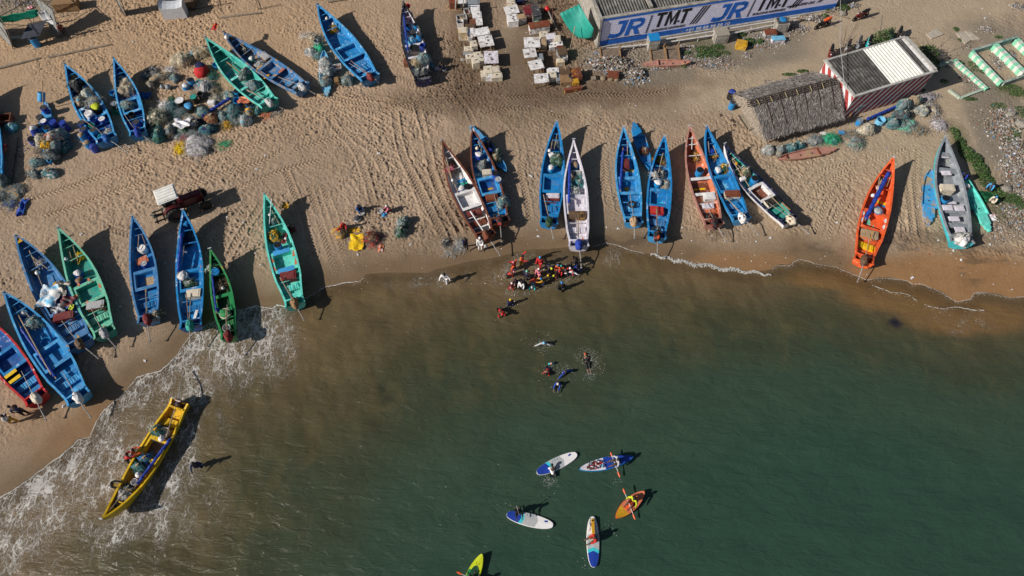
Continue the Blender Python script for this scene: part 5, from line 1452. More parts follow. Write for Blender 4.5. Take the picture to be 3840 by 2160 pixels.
# orange and grey boats
sail(3334, 645, 3248, 818, "bright blue rolled sail running through the orange boat", .15, 1.1, .9)
barrel(3292, 789, "blue tub with a foil-wrapped bundle in the orange boat", "blue", z=.4, top="fill", fill="lgrey", d=.75, h=.4)
crate(3262, 876, 1.25, .68, .45, "grey-green cool box tied with an orange strap in the orange boat", "tan", z=.4, rz=-.28, name="cool_box", cat="cool box", wear="grey", ww=.2)
pole(3272, 870, 3245, 958, "orange tiller strap rod over the orange boat's seats", .025, 1.1, 1.0, m=mat("orange_rod", col("dyellow"), .6, .1))
crate(3302, 700, .45, .35, .25, "white foam piece beside the sail in the orange boat", "white", z=.6, rz=.4, name="foam_box", cat="foam box", ww=.02)
net(3308, 678, 10, 16, "tan rope bundle in the orange boat's bow", "dyellow", "white", z=.6, h=.2)
ball(3273, 733, "white mug-like float at the orange boat's left side", .15, "white", z=.7)
pole(3300, 660, 3282, 750, "grey spar left of the sail in the orange boat", .035, 1.1, .9)
pole(3343, 655, 3325, 700, "brown spar right of the sail in the orange boat", .04, 1.1, .9)
for k, (bx, by, w_, d_) in enumerate(((3541, 585, .72, .32), (3549, 648, .75, .42), (3553, 778, .82, .5), (3598, 780, .75, .5), (3578, 820, .8, .42), (3600, 860, .75, .42))):
    crate(bx, by, w_, d_, .05, ["front", "second", "left middle", "right middle", "fourth", "rearmost"][k] + " white board laid on a bench of the big grey boat", "lilac", z=.84, rz=.0, name="board", cat="board", group="white boards on the grey boat's benches", wear="lgrey", ww=.3)
crate(3555, 702, 1.05, .62, .65, "large beige ice chest in the middle of the big grey boat", "cream", z=.4, rz=-.05, name="cool_box", cat="cool box", ww=.06)
barrel(3548, 743, "blue drum with black lid in the big grey boat", "blue", z=.4, tc="black", d=.62, h=.65)
crate(3564, 755, .85, .42, .08, "white board in the shade of the blue drum, grey boat", "lilac", z=.6, name="board", cat="board", group="white boards on the grey boat's benches")
crate(3544, 630, .7, .4, .15, "dark flat box in the bow half of the grey boat", "black", z=.4, rz=-.2)
net(3563, 600, 8, 22, "grey and white rag roll along the grey boat's bow", "lgrey", "tan", z=.5, h=.2, rot=.2)
net(3600, 893, 17, 20, "left half of the white cloth-wrapped outboard on the grey boat", "white", "lgrey", z=.8, h=.7)
net(3622, 889, 15, 19, "right half of the white cloth-wrapped outboard on the grey boat", "white", "lilac", z=.8, h=.6)
cloth(3633, 760, 18, 26, "dark green net draped inside the turquoise raft", "dteal", "dwood", z=.25, h=.15, seed=40)
barrel(3627, 697, "red drum with a white top on the turquoise raft", "red", z=.2, tc="white", d=.45, h=.4)
cloth(3710, 740, 36, 26, "dark green net spread on the sand for mending", "dgreen", "green", h=.1, seed=41, name="spread_net", cat="net")
cloth(3722, 815, 13, 14, "white and pink cloths beside the turquoise raft's tail", "white", "pink", h=.1, seed=42)
# yellow boat cargo
net(587, 1615, 24, 18, "green net bundle with orange rope near the yellow boat's stern", "dteal", "dgreen", z=.3, h=.6, tie="dyellow")
barrel(614, 1618, "white-sided drum beside the green bundle in the yellow boat", "white", z=.1, top="open", d=.6, h=.5)
ball(606, 1645, "white bucket above the yellow boat's hatch", .21, "white", z=.4, name="bucket", cat="bucket")
net(545, 1720, 25, 20, "blue-green net bundle with tan rope in the middle of the yellow boat", "dteal", "dblue", z=.1, h=.6, tie="tan")
net(521, 1750, 26, 19, "larger green net bundle with tan rope, forward in the yellow boat", "dteal", "dgreen", z=.1, h=.7, tie="tan")
ball(520, 1780, "white tub forward of the net bundles in the yellow boat", .21, "white", z=.2, name="bucket", cat="bucket")
tub(502, 1806, "small white open bucket forward in the yellow boat", "white", z=.2, d=.42, h=.3)
sail(640, 1645, 515, 1815, "blue rolled sail along the right rim of the yellow boat", .10, .6, .7)
net(466, 1857, 17, 13, "white oval float bundle in the yellow boat's bow", "white", "lgrey", z=.5, h=.4)
net(478, 1830, 18, 16, "black net heap in the yellow boat's bow", "dgrey", "dgreen", z=.2, h=.3)
net(440, 1880, 14, 22, "brown rope heap in the bow tip of the yellow boat", "dwood", "grey", z=.5, h=.25)
pole(475, 1835, 410, 1915, "long grey spar in the yellow boat's bow", .04, .9, 1.2)
pole(623, 1640, 655, 1535, "steel tiller rod over the yellow boat's stern", .04, .8, .7)
# beach things: nets by the mender, right-hand nets, hut nets
net(1268, 870, 26, 22, "tan net bundle with red floats held by the mender", "tan", "dyellow", h=.6, tie="red")
cloth(1337, 908, 26, 32, "shiny yellow plastic sheet spread on the sand", "yellow", "dyellow", h=.16, seed=50, name="plastic_sheet", cat="plastic sheet")
cloth(1330, 862, 22, 10, "yellow net strip above the yellow plastic sheet", "dyellow", "yellow", h=.1, seed=51, name="net_strip", cat="net")
net(1393, 893, 28, 26, "grey and red ringed net heap right of the yellow sheet", "dgrey", "red", kind="heap", h=.4)
net(1392, 888, 14, 14, "brown rope coil inside the ringed net heap", "brown", "tan", kind="heap", h=.5, z=.12)
cloth(1427, 930, 10, 14, "orange and white striped bag below the ringed net heap", "terra", "white", h=.12, seed=52)
net(1513, 832, 26, 24, "upper grey-green net bundle, right of the beach workers", "grey", "dgreen", h=.8)
net(1503, 866, 22, 22, "lower green net bundle with a white tag, right of the beach workers", "dgreen", "grey", h=.7)
net(1690, 945, 22, 12, "white-grey tangle of net left on the wet sand", "lgrey", "tan", kind="heap", h=.12)
net(1725, 918, 14, 22, "curl of grey net beside a dark bag on the wet sand", "lgrey", "grey", kind="heap", h=.12)
net(1674, 908, 9, 14, "dark plastic bag on the sand left of the curled net", "dgrey", "lgrey", h=.2)
for x, y, rx, ry, c1, c2, k, h_, lab in [
    (2882, 560, 21, 19, "lgrey", "grey", "bundle", .8, "pale grey net bundle at the left foot of the thatched roof"),
    (2925, 560, 24, 20, "grey", "tan", "bundle", .7, "grey and brown net bundle, second from the left before the hut"),
    (2968, 552, 25, 20, "dteal", "grey", "bundle", .7, "teal net bundle, third from the left before the hut"),
    (2998, 545, 15, 15, "dteal", "aqua", "bundle", .5, "small teal net bundle right of the third bundle before the hut"),
    (3060, 525, 22, 20, "grey", "lgrey", "heap", .5, "grey net heap under the middle of the thatched eave"),
    (3120, 520, 30, 22, "brightgreen", "dteal", "heap", .6, "bright green net heap under the hut's right eave"),
    (3200, 520, 44, 34, "grey", "tan", "heap", .5, "wide beige-grey net heap below the green net heap"),
    (3210, 540, 22, 16, "lgrey", "brightgreen", "heap", .4, "net heap with a green patch at the edge of the sand"),
    (3252, 483, 32, 23, "cream", "lgrey", "bundle", .9, "large smooth cream net bundle by the striped wall"),
    (3389, 392, 30, 24, "grey", "dteal", "bundle", 1.1, "large mottled green net bundle leaning on the striped wall"),
    (3430, 378, 26, 20, "tan", "dteal", "bundle", 1.0, "khaki net bundle, uppermost at the striped wall's right end"),
    (3458, 412, 26, 20, "grey", "cream", "bundle", .8, "grey-green net bundle right of the khaki one"),
    (3385, 430, 32, 20, "dgrey", "dteal", "bundle", .8, "dark grey flattened net bundle below the mottled one"),
    (3347, 460, 23, 22, "dteal", "grey", "bundle", .8, "teal net bundle right of the light blue tub"),
    (3400, 468, 42, 24, "grey", "seagreen", "heap", .4, "wispy green-grey net heap spread on the sand"),
    (3500, 410, 24, 34, "lgrey", "tan", "heap", .5, "tall wispy grey net heap at the far right of the nets"),
    (3520, 465, 26, 22, "lilac", "lgrey", "heap", .4, "whitish wispy net heap below the tall wispy one"),
    (3480, 365, 22, 14, "lilac", "grey", "heap", .3, "white-violet net scraps in the striped building's shade"),
    (3445, 490, 34, 16, "tan", "grey", "heap", .25, "thin beige net heap with a light blue scrap"),
]: net(x, y, rx, ry, lab, c1, c2, kind=k, h=h_)
tub(3306, 447, "large light blue tub with black contents on the sand", "skyblue", d=.72, h=.55)
barrel(3227, 450, "blue drum with steel lid at the striped wall", "blue", tc="grey", d=.48, h=.55)
sail(3250, 448, 3360, 400, "long violet-blue rolled net leaning along the striped wall", .12, .3, .3)
cloth(3158, 497, 12, 9, "crumpled blue bag under the hut's right eave", "blue", h=.2, seed=61)
cloth(3088, 500, 12, 6, "white foam tray in the shade of the hut", "white", h=.05, seed=62)
barrel(2747, 343, "dark ribbed drum with a blue inside left of the hut", "black", top="fill", fill="cblue", d=.62, h=.8)
barrel(2750, 383, "blue drum leaning near the hut's left end", "blue", tc="dgrey", d=.55, h=.75)
# ------------------------------------------------------------------ buildings and walls
CONC = mat("plaster", (.34, .31, .27), .9, .2, 2.5, col2=(.2, .18, .15), mix2=.3, scale2=1.2, bump=.3)


def wallmat():
    """cement blocks under lilac paint"""
    m = bpy.data.materials.new("painted_blocks"); m.use_nodes = True
    nt = m.node_tree; b = nt.nodes["Principled BSDF"]; N = nt.nodes.new; Lk = nt.links.new
    tc = N("ShaderNodeTexCoord"); sp = N("ShaderNodeSeparateXYZ"); cb = N("ShaderNodeCombineXYZ")
    Lk(tc.outputs["Object"], sp.inputs[0]); Lk(sp.outputs["X"], cb.inputs["X"]); Lk(sp.outputs["Z"], cb.inputs["Y"])
    br = N("ShaderNodeTexBrick"); br.inputs["Scale"].default_value = 1.0; br.inputs["Brick Width"].default_value = .42; br.inputs["Row Height"].default_value = .21; br.inputs["Mortar Size"].default_value = .012
    br.inputs["Color1"].default_value = (.78, .75, .93, 1); br.inputs["Color2"].default_value = (.85, .82, .96, 1); br.inputs["Mortar"].default_value = (.55, .52, .70, 1)
    Lk(cb.outputs[0], br.inputs["Vector"])
    Lk(br.outputs["Color"], b.inputs["Base Color"]); b.inputs["Roughness"].default_value = .7
    n = N("ShaderNodeTexNoise"); n.inputs["Scale"].default_value = 6; Lk(tc.outputs["Object"], n.inputs["Vector"])
    a = N("ShaderNodeMath"); a.operation = 'ADD'; Lk(n.outputs[0], a.inputs[0]); Lk(br.outputs["Fac"], a.inputs[1])
    bp = N("ShaderNodeBump"); bp.inputs["Strength"].default_value = .4; bp.inputs["Distance"].default_value = .02; Lk(a.outputs[0], bp.inputs["Height"]); Lk(bp.outputs[0], b.inputs["Normal"])
    return m


def corrug(q, o, ux, uy, W, L, z0, z1, pitch=.18, amp=.035):
    """corrugated sheet: ridges run along uy"""
    n = int(W / pitch * 4); rows = []
    for i in range(n + 1):
        x = i / n * W; dz = amp * math.sin(i * math.pi / 2)
        a = o + ux * x; c = a + uy * L
        rows.append([(a.x, a.y, z0 + dz), (c.x, c.y, z1 + dz)])
    q.grid(rows)


A = P(2244, 177, 0); Bq = P(3127, 34, 0)
d = (Bq - A); rz = math.atan2(d.y, d.x); WL = d.length; WH = 3.1
hall = empty("painted_hall", A, rz, "long block-walled hall with a blue and white painted advertisement and grey corrugated roof", "building")
q = MB(); q.box((WL / 2, .12, WH / 2), (WL, .24, WH)); q.build("front_wall", wallmat(), hall)
BLUEP = mat("blue_wallpaint", (.02, .15, .60), .6, .12, 3, bump=.25, bscale=12)
BLK = mat("black_wallpaint", (.012, .012, .014), .7, .1, 5)
q = MB(); q.box((WL / 2, -.006, .37), (WL + .01, .012, .58)); q.build("lower_band", BLUEP, hall)
q = MB(); q.box((WL / 2, -.006, WH - .12), (WL + .01, .012, .22)); q.build("upper_band", BLUEP, hall)
q = MB(); q.box((.06, -.006, 1.8), (.14, .012, 2.26)); q.build("side_band", BLUEP, hall)
q = MB(); q.box((WL / 2, -.08, .04), (WL, .20, .12)); q.build("plinth", CONC, hall)
q = MB(); q.box((-.10, 4.5, WH / 2), (.22, 9.3, WH - .02)); q.box((-.215, 1.4, WH * .55), (.03, .12, 2.2)); q.build("side_wall", CONC, hall)
q = MB(); q.box((-.12, 4.4, WH + .03), (.34, 9.0, .12)); q.build("wall_cap", CONC, hall)
q = MB(); q.box((WL / 2, .14, WH + .03), (WL, .30, .08)); q.build("parapet_cap", CONC, hall)
ROOFM = mat("cement_roof_sheet", (.115, .11, .10), .9, .25, 2, col2=(.2, .19, .17), mix2=.25, scale2=1, bump=.2)
for k in range(5):
    q = MB(); corrug(q, Vector((.15 + k * WL / 5, .35, 0)), Vector((1, 0, 0)), Vector((0, 1, 0)), WL / 5 - .42, 8.6, WH - .18, WH + .5, .26, .05); q.build("roof_sheet", ROOFM, hall)
    if k:
        q = MB(); q.box((k * WL / 5 - .06, 4.6, WH + .14), (.34, 8.5, .16)); q.build("roof_rib", CONC, hall)


def letters(q, polys, ox, oz, s, sh=.12, y=-.012, w=None):
    w = w or s
    for poly in polys:
        n = len(poly); vs = []
        for yy in (y, y + .008):
            for (a, b) in poly: vs.append((ox + a * w + b * sh * s, yy, oz + b * s))
        q.add(vs, [tuple(range(n)), tuple(reversed(range(n, 2 * n)))] + [(i, i + n, (i + 1) % n + n, (i + 1) % n) for i in range(n)])


def strip(pts, w):
    """a thick stroke as a list of quads"""
    out = []
    for (x0, y0), (x1, y1) in zip(pts[:-1], pts[1:]):
        l = math.hypot(x1 - x0, y1 - y0); nx, ny = -(y1 - y0) / l * w / 2, (x1 - x0) / l * w / 2
        ex, ey = (x1 - x0) / l * w * .12, (y1 - y0) / l * w * .12
        out.append([(x0 - nx - ex, y0 - ny - ey), (x1 - nx + ex, y1 - ny + ey), (x1 + nx + ex, y1 + ny + ey), (x0 + nx - ex, y0 + ny - ey)])
    return out


J = [[(.42, 1), (1.0, 1), (1.0, .80), (.42, .80)], [(.72, .80), (1.0, .80), (1.0, .30), (.72, .34)]] + strip([(.86, .34), (.80, .18), (.62, .10), (.36, .10), (.12, .16)], .24)
Rr = [[(0, 0), (.28, 0), (.28, 1), (0, 1)], [(.28, 1), (.66, 1), (.66, .80), (.28, .80)], [(.28, .56), (.66, .56), (.66, .38), (.28, .38)]] + strip([(.62, .90), (.84, .84), (.90, .70), (.84, .54), (.62, .47)], .22) + [[(.40, .40), (.66, .42), (.98, 0), (.66, 0)]]
T = [[(0, 1), (.86, 1), (.86, .82), (0, .82)], [(.30, .82), (.56, .82), (.56, 0), (.30, 0)]]
Mm = [[(0, 0), (.22, 0), (.22, 1), (0, 1)], [(.78, 0), (1.0, 0), (1.0, 1), (.78, 1)], [(.22, 1), (.22, .68), (.50, .02), (.50, .40)], [(.50, .40), (.50, .02), (.78, .68), (.78, 1)]]


def logo(x0):
    """JR | TMT with the twisted bar and its three steel rods"""
    H = 1.78; z = .84
    q = MB(); letters(q, J, x0 + .62, z, H, .2, w=1.5); letters(q, Rr, x0 + 2.28, z, H, .2, w=1.5); q.build("lettering", BLUEP, hall)
    q = MB(); q.box((x0 + 2.3, -.01, z - .14), (3.2, .012, .05)); q.build("underline", BLK, hall)
    q = MB()
    for k in range(9): letters(q, [[(0, 0), (.10, 0), (.10, .10), (0, .10)]], x0 + 4.3 + k * .028, z - .05 + k * .215, 1.6, .22)
    q.build("twisted_bar_mark", BLK, hall)
    q = MB(); H2 = 1.55; z2 = 1.25
    letters(q, T, x0 + 4.95, z2, H2, .14, w=1.05); letters(q, Mm, x0 + 5.98, z2, H2, .14, w=1.1); letters(q, T, x0 + 7.25, z2, H2, .14, w=1.05); letters(q, [[(0, 0), (.12, 0), (.12, .12), (0, .12)]], x0 + 7.2, z2 + .2, H2, .14)
    q.build("lettering", BLK, hall)
    q = MB()
    for r_ in range(3):
        for k in range(11): letters(q, [[(0, 0), (.11, .02), (.11, .13), (0, .11)]], x0 + 8.45 + r_ * .28 + k * .085, .95 + k * .17, 1.4, .5)
    q.build("steel_rods_mark", BLK, hall)


def text(s, x, z, size, m, shear=.2, bold=.012, width=1.0, y=-.016, parent=None):
    cu = bpy.data.curves.new("text", 'FONT'); cu.body = s; cu.size = size; cu.shear = shear; cu.offset = bold; cu.extrude = .004; cu.resolution_u = 3
    ob = bpy.data.objects.new("lettering", cu); COL.objects.link(ob)
    bpy.context.view_layer.update()
    me = bpy.data.meshes.new_from_object(ob.evaluated_get(bpy.context.evaluated_depsgraph_get()))
    bpy.data.objects.remove(ob)
    me.materials.clear(); me.materials.append(m)
    o = bpy.data.objects.new("lettering", me); COL.objects.link(o)
    o.parent = parent or hall; o.location = (x, y, z); o.rotation_euler = (R(90), 0, 0); o.scale = (width, 1, 1)
    return o


WHP = mat("white_wallpaint", (.72, .72, .76), .6, .1, 4)
logo(0)
text("BUILDING HAPPINESS", 4.85, .83, .36, BLK, .1, .004, .92)
text("+91 98 88 98 88 10", 8.25, .17, .46, WHP, .1, .008, 1.18)
q = MB(); letters(q, strip([(0, .9), (.05, .45), (.35, .1), (.75, 0)], .26) + [[(-.1, 1.0), (.2, 1.05), (.25, .75), (-.05, .7)], [(.7, .2), (1.0, .1), (.9, -.15), (.6, -.1)]], 7.78, .22, .34, .1); q.build("handset_mark", WHP, hall)
logo(9.75)
text("BUILDING HAPPINESS", 14.6, .83, .36, BLK, .1, .004, .92)
text("available:5500 CRS", 17.9, 1.1, .40, BLK, .3, .006, .88)
q = MB(); letters(q, strip([(0, 0), (.35, .5), (.7, 1.0)], .12) + strip([(.3, .1), (.6, .5), (.7, .9)], .10) + strip([(.5, 0), (.9, .45), (1.1, .9)], .10) + strip([(.2, .55), (.9, .6)], .1), 20.9, 1.1, .6, .1); q.build("painted_emblem", BLK, hall)
q = MB()
for k in range(90): q.box((4.2 + k * .085, -.010, WH - .245 + .02 * math.sin(k * 1.9)), (.05, .01, .05))
q.build("chipped_paint", WHP, hall)

# pipes, tanks and junk along the wall
PVC = mat("white_pipe", (.55, .53, .50), .5, .12, 5, dirt=.4)
for a, b, z, lab in (((2275, 182), (2430, 166), .35, "left run of white pipe under the painted wall"), ((2478, 162), (2690, 130), .4, "middle run of white pipe under the painted wall"), ((2730, 128), (2980, 78), .4, "right run of white pipe between the two concrete tanks"), ((2478, 150), (2990, 64), .75, "upper white pipe close along the painted wall")):
    p1 = P(*a, z); p2 = P(*b, z); q = MB(); q.tube([(0, 0, 0), p2 - p1], .075, 8)
    for k in range(4): c = (p2 - p1) * (k / 3.0); q.tube([c + Vector((0, 0, .02)), Vector((c.x, c.y, -z))], .05, 6)
    tag(q.build("drain_pipe", PVC, None, loc=p1), lab, "pipe", "white pipes along the painted wall")


def tank(px, py, w, d, h, label, lidc, rzz=.13, side="concrete"):
    L = put(px, py, h, 0); root = empty("water_tank", L, rzz, label, "tank")
    q = MB(); q.box((0, 0, h / 2), (w, d, h)); q.box((0, -d / 2 - .012, h * .45), (w * .7, .024, h * .6)); q.build("body", CONC, root)
    q = MB(); q.box((0, 0, h + .03), (w * (1.04 if lidc else .8), d * (1.04 if lidc else .8), .06)); q.build("lid", mat("tank_lid_" + str(lidc), col(lidc or "dgrey"), .6, .1, 4), root)


tank(2453, 140, .95, .9, 1.2, "concrete tank with a bright blue square lid before the painted wall", "blue")
tank(2706, 118, 1.2, 1.1, .95, "plain grey concrete tank right of the phone number", "concrete")
tank(2934, 78, 1.15, 1.0, 1.0, "concrete tank with a blue round cover near the wall's right end", None)
q = MB(); q.lathe([(.3, 0), (.34, .05), (.2, .1), (0, .1)], seg=12); tag(q.build("basin_cover", mat("bluecover", col("blue"), .5, .2, 5, dirt=.4), None, loc=put(2936, 74, 1.06, 1.06)), "round crumpled blue cover on the right concrete tank", "cover")
crate(2783, 160, .95, .75, .55, "yellow box lying open on the littered ground", "dyellow", rz=-.25, wear="yellow", ww=.3)
crate(2890, 118, 1.1, .65, .6, "rust-topped metal box beside the blue-topped one", "lgrey", lid="rust", rz=.12)
crate(2920, 142, 1.2, .55, .45, "white tub box with a blue bowl resting on a dark chest", "lilac", lid="skyblue", rz=.1)
for px_, py_, w_, d_, lab in ((2290, 200, 1.9, 1.5, "overturned brown wooden table left of the rubble pile"), (2470, 200, 1.5, 1.2, "grey wooden frame leaning under the blue-lidded tank"), (2520, 190, 1.4, 1.5, "square board table on its side, right of the grey frame")):
    L = put(px_, py_, .5, 0); root = empty("broken_table", L, .1, lab, "table")
    q = MB(); Mx = Matrix.Rotation(.35, 4, 'X')
    q.box((0, 0, .3), (w_, d_, .05), M=Mx); q.build("table_top", mat("board_brown", (.17, .125, .09), .8, .2, 4, bump=.2), root)
    for s_ in (-1, 1):
        q = MB(); q.box((s_ * w_ * .46, 0, .38), (.09, d_ + .1, .09), M=Mx); q.box((s_ * w_ * .46, d_ * .45, .62), (.08, .08, .5), M=Mx); q.build("leg", WOODM, root)
q = MB(); q.prism([(0, 0), (1.0, .1), (.75, .55), (.6, .15)], 0, .05); tag(q.build("metal_scrap", mat("scrap_grey", (.2, .22, .26), .5, .2, 4), None, loc=G(2205, 205)), "grey triangular sheet metal scrap left of the rubble", "scrap")
crate(2300, 276, .95, .7, .5, "rusty brown cabinet lying on the rubble", "rust", rz=-.1)
for k, (bx, by) in enumerate(((2233, 294), (2262, 296), (2290, 298), (2313, 300))):
    q = lump(.28, .25, .3, 300 + k, .12); tag(q.build("stone_block", mat("mortar_stone", (.22, .17, .11), .9, .2, 5, bump=.4), None, loc=G(bx, by), smooth=True), ["leftmost round brown stone", "second round brown stone", "third, palest round stone", "rightmost round brown stone"][k] + " of the row below the rubble", "stone", "round stones in a row below the rubble")

# ---- striped store with corrugated roof
c0, c1, c2, c3 = P(3071, 240, 2.8), P(3206, 362, 2.8), P(3505, 269, 2.8), P(3358, 152, 2.8)
ux = (c2 - c1); rz = math.atan2(ux.y, ux.x); W = ux.length; Dp = ((c0 - c1).length + (c3 - c2).length) / 2; HS = 2.8
org = Vector((c1.x, c1.y, 0))
store = empty("striped_store", org, rz, "small flat-roofed store with red and white slanting stripes and a half white, half grey roof", "building")
WHW = mat("white_wall", (.70, .69, .70), .8, .08, 3, dirt=.2)
q = MB(); q.box((W / 2, Dp / 2, HS / 2), (W, Dp, HS)); q.build("walls", WHW, store)
REDW = mat("red_stripe", (.36, .045, .04), .8, .12, 4)
def slants(n, L, at):
    q = MB(); h = HS - .02; lean = 1.7; per = L / n
    for k in range(-5, n + 1):
        x0 = k * per; w = per * .55; poly = []
        pts = [(x0, 0), (x0 + w, 0), (x0 + w + lean, h), (x0 + lean, h)]
        # clip to 0..L
        def clip(pts, lim, sgn):
            out = []
            for i in range(len(pts)):
                a, b = pts[i], pts[(i + 1) % len(pts)]
                ia, ib = sgn * (a[0] - lim) >= 0, sgn * (b[0] - lim) >= 0
                if ia: out.append(a)
                if ia != ib: t = (lim - a[0]) / (b[0] - a[0]); out.append((lim, a[1] + (b[1] - a[1]) * t))
            return out
        pts = clip(pts, 0.02, 1)
        if len(pts) > 2: pts = clip(pts, L - .02, -1)
        if len(pts) < 3: continue
        q2 = [at(a, b) for a, b in pts]
        q.add(q2, [tuple(range(len(q2)))])
    return q
slants(11, W, lambda a, b: (a, -.006, b)).build("front_stripes", REDW, store)
slants(5, Dp, lambda a, b: (-.006, Dp - a, b) if False else (-.006, a, b)).build("side_stripes", REDW, store)
slants(14, W, lambda a, b: (W - a, Dp + .006, b)).build("rear_stripes", REDW, store)
for nm, cc, dd_ in (("parapet", (W / 2, -.02, HS + .06), (W + .34, .20, .16)), ("parapet", (W / 2, Dp + .02, HS + .04), (W + .34, .18, .1)), ("parapet", (-.06, Dp / 2, HS + .06), (.22, Dp - .2, .16)), ("parapet", (W + .04, Dp / 2, HS + .08), (.36, Dp - .2, .2))):
    q = MB(); q.box(cc, dd_); q.build(nm, mat("parapet_plaster", (.42, .40, .37), .9, .15, 3, col2=(.2, .19, .17), mix2=.25, scale2=2), store)
RF2 = mat("dark_roof_sheet", (.055, .052, .048), .9, .25, 2, col2=(.12, .11, .10), mix2=.25, scale2=1)
segs = [(.08, .46, 0), (.46, .88, 1), (.88, .955, 0)]
for a, b, w_ in segs:
    q = MB(); corrug(q, Vector((a * W, .1, 0)), Vector((1, 0, 0)), Vector((0, 1, 0)), (b - a) * W - .02, Dp - .2, HS + .06, HS + .12, .30, .05)
    q.build("roof_sheet", mat("white_roof_sheet", (.66, .65, .60), .8, .08, 3, dirt=.12) if w_ else RF2, store)
q = MB(); corrug(q, Vector((.06, .1, 0)), Vector((1, 0, 0)), Vector((0, 1, 0)), .08 * W, Dp - .2, HS + .06, HS + .12, .30, .05); q.build("roof_sheet", RF2, store)
q = MB(); q.box((1.45, -.014, .95), (.7, .03, .5)); q.build("vent_window", mat("vent", (.25, .27, .28), .8, .3, 30), store)

# ---- thatched hut
RA, RB = P(2817, 383, 2.7), P(3140, 300, 2.7)
E1, E2 = P(2868, 522, 1.0), P(3165, 445, 1.0)
F1, F2 = P(2757, 352, 1.1), P(3040, 272, 1.1)
hut = empty("thatched_hut", ((RA + RB) / 2 * 1).xy.to_3d(), 0, "thatched hut of grey palm leaves with a ridge of poles, against the striped store", "hut")
HO = hut.location
THM = mat("palm_thatch", (.19, .168, .155), .95, .30, 5, col2=(.23, .20, .17), mix2=.35, scale2=3, bump=1.0, bscale=10, spec=.05)
THP = mat("light_thatch", (.40, .36, .33), .95, .2, 6, spec=.05)
THL = mat("pale_thatch", (.42, .35, .28), .95, .30, 6, bump=1.0, bscale=10, spec=.05)
def slope(name, a, b, c, d_, m, seed, blades):
    """a-b the upper edge, d-c the lower edge"""
    rr = random.Random(seed); q = MB(); nu, nv = 26, 12; rows = []
    for i in range(nv + 1):
        v = i / nv; row = []
        for j in range(nu + 1):
            u = j / nu
            p = (a.lerp(b, u)).lerp(d_.lerp(c, u), v) - HO
            p.z += rr.uniform(-.05, .05) + .10 * math.sin(v * math.pi)
            if i == nv: p += (d_ - a).normalized() * rr.uniform(-.05, .22)
            row.append(p)
        rows.append(row)
    q.grid(rows)
    dn = ((d_ - a) + (c - b)).normalized(); al = (b - a).normalized()
    for _ in range(blades):
        u, v = rr.random(), rr.random() ** .9
        p = (a.lerp(b, u)).lerp(d_.lerp(c, u), v) - HO; p.z += .10 + .10 * math.sin(v * math.pi) + rr.uniform(-.02, .04)
        t = (dn + al * rr.uniform(-1.0, 1.0) + Vector((0, 0, rr.uniform(-.05, .22)))).normalized() * rr.uniform(.18, .5)
        n = t.cross(Vector((0, 0, 1))).normalized() * rr.uniform(.012, .03)
        q.cur = 1 if rr.random() < .35 else 0
        q.add([p - n, p + n, p + t], [(0, 1, 2)])
    return q.build(name, [m, THP], hut)
slope("roof", RA, RB, E2, E1, THM, 1, 5200)
slope("rear_roof", RB, RA, F1, F2, THM, 2, 2600)
slope("gable", RA, RA.lerp(RA, 1), E1, F1, THL, 3, 1400) if False else None
q = MB(); rr = random.Random(8)
ga, gb, gc = RA - HO + Vector((.1, 0, .05)), E1 - HO + Vector((.12, 0, .02)), F1 - HO + Vector((.1, 0, .02))
out_ = Vector((-.10, -.02, -.03))
rows = []
for i in range(9):
    v = i / 8; l = gb.lerp(ga, 1 - v); r_ = gc.lerp(ga, 1 - v); rows.append([l.lerp(r_, j / 8) + out_ * v * 1.5 + Vector((0, 0, rr.uniform(-.04, .04))) for j in range(9)])
q.grid(rows)
for _ in range(1500):
    v = math.sqrt(rr.random()); u = rr.random(); p = ga.lerp(gb, v).lerp(ga.lerp(gc, v), u) + out_ * v * 1.5 + Vector((-.03, 0, .05))
    t = Vector((-.5 + rr.uniform(-.4, .4), rr.uniform(-.7, .5), -.35)).normalized() * rr.uniform(.2, .5); n = t.cross(Vector((0, 0, 1))).normalized() * .022
    q.add([p - n, p + n, p + t], [(0, 1, 2)])
q.build("gable", THL, hut)
PO = mat("dark_pole", (.07, .05, .04), .8, .2, 5)
for k in range(4):
    q = MB(); off = Vector((0, -.16 * k + .1, .16 - .05 * k)); q.tube([RA - HO + off - (RB - RA).normalized() * .4, (RA + RB) / 2 - HO + off + Vector((0, 0, .03)), RB - HO + off + (RB - RA).normalized() * (.8 if k == 0 else -.1)], .045, 6); q.build("ridge_pole", PO, hut)
for u, e in ((.14, .84), (.30, .8), (.44, .76), (.58, .72), (.74, .68), (.90, .72)):
    a = RA.lerp(RB, u) - HO + Vector((0, 0, .2)); b = RA.lerp(RB, u).lerp(E1.lerp(E2, u - .02), e) - HO + Vector((0, 0, .24))
    q = MB(); q.tube([a, a.lerp(b, .5) + Vector((.03, 0, .04)), b], .04, 5); q.build("rafter_pole", PO, hut)
for u in (.05, .2, .37, .5, .66, .8):
    a = RA.lerp(RB, u) - HO + Vector((0, -.1, .28)); b = RA.lerp(RB, u).lerp(E1.lerp(E2, u), .16) - HO + Vector((.08, 0, .26))
    q = MB(); q.tube([a, b], .03, 5); q.build("tie_strip", mat("tie_straw", (.42, .34, .16), .8, .2, 5), hut)
for e_, f_ in ((E1, .9), (E1.lerp(E2, .5), 1), (E2, 1)):
    q = MB(); p = e_ - HO; q.tube([(p.x + .7, p.y + .5, 0), (p.x + .7, p.y + .5, 1.1)], .06, 6); q.build("post", WOODM, hut)
q = MB(); p = F1 - HO; q.tube([(p.x + .1, p.y - .2, 0), (p.x + .1, p.y - .2, 1.2)], .06, 6); q.build("post", WOODM, hut)
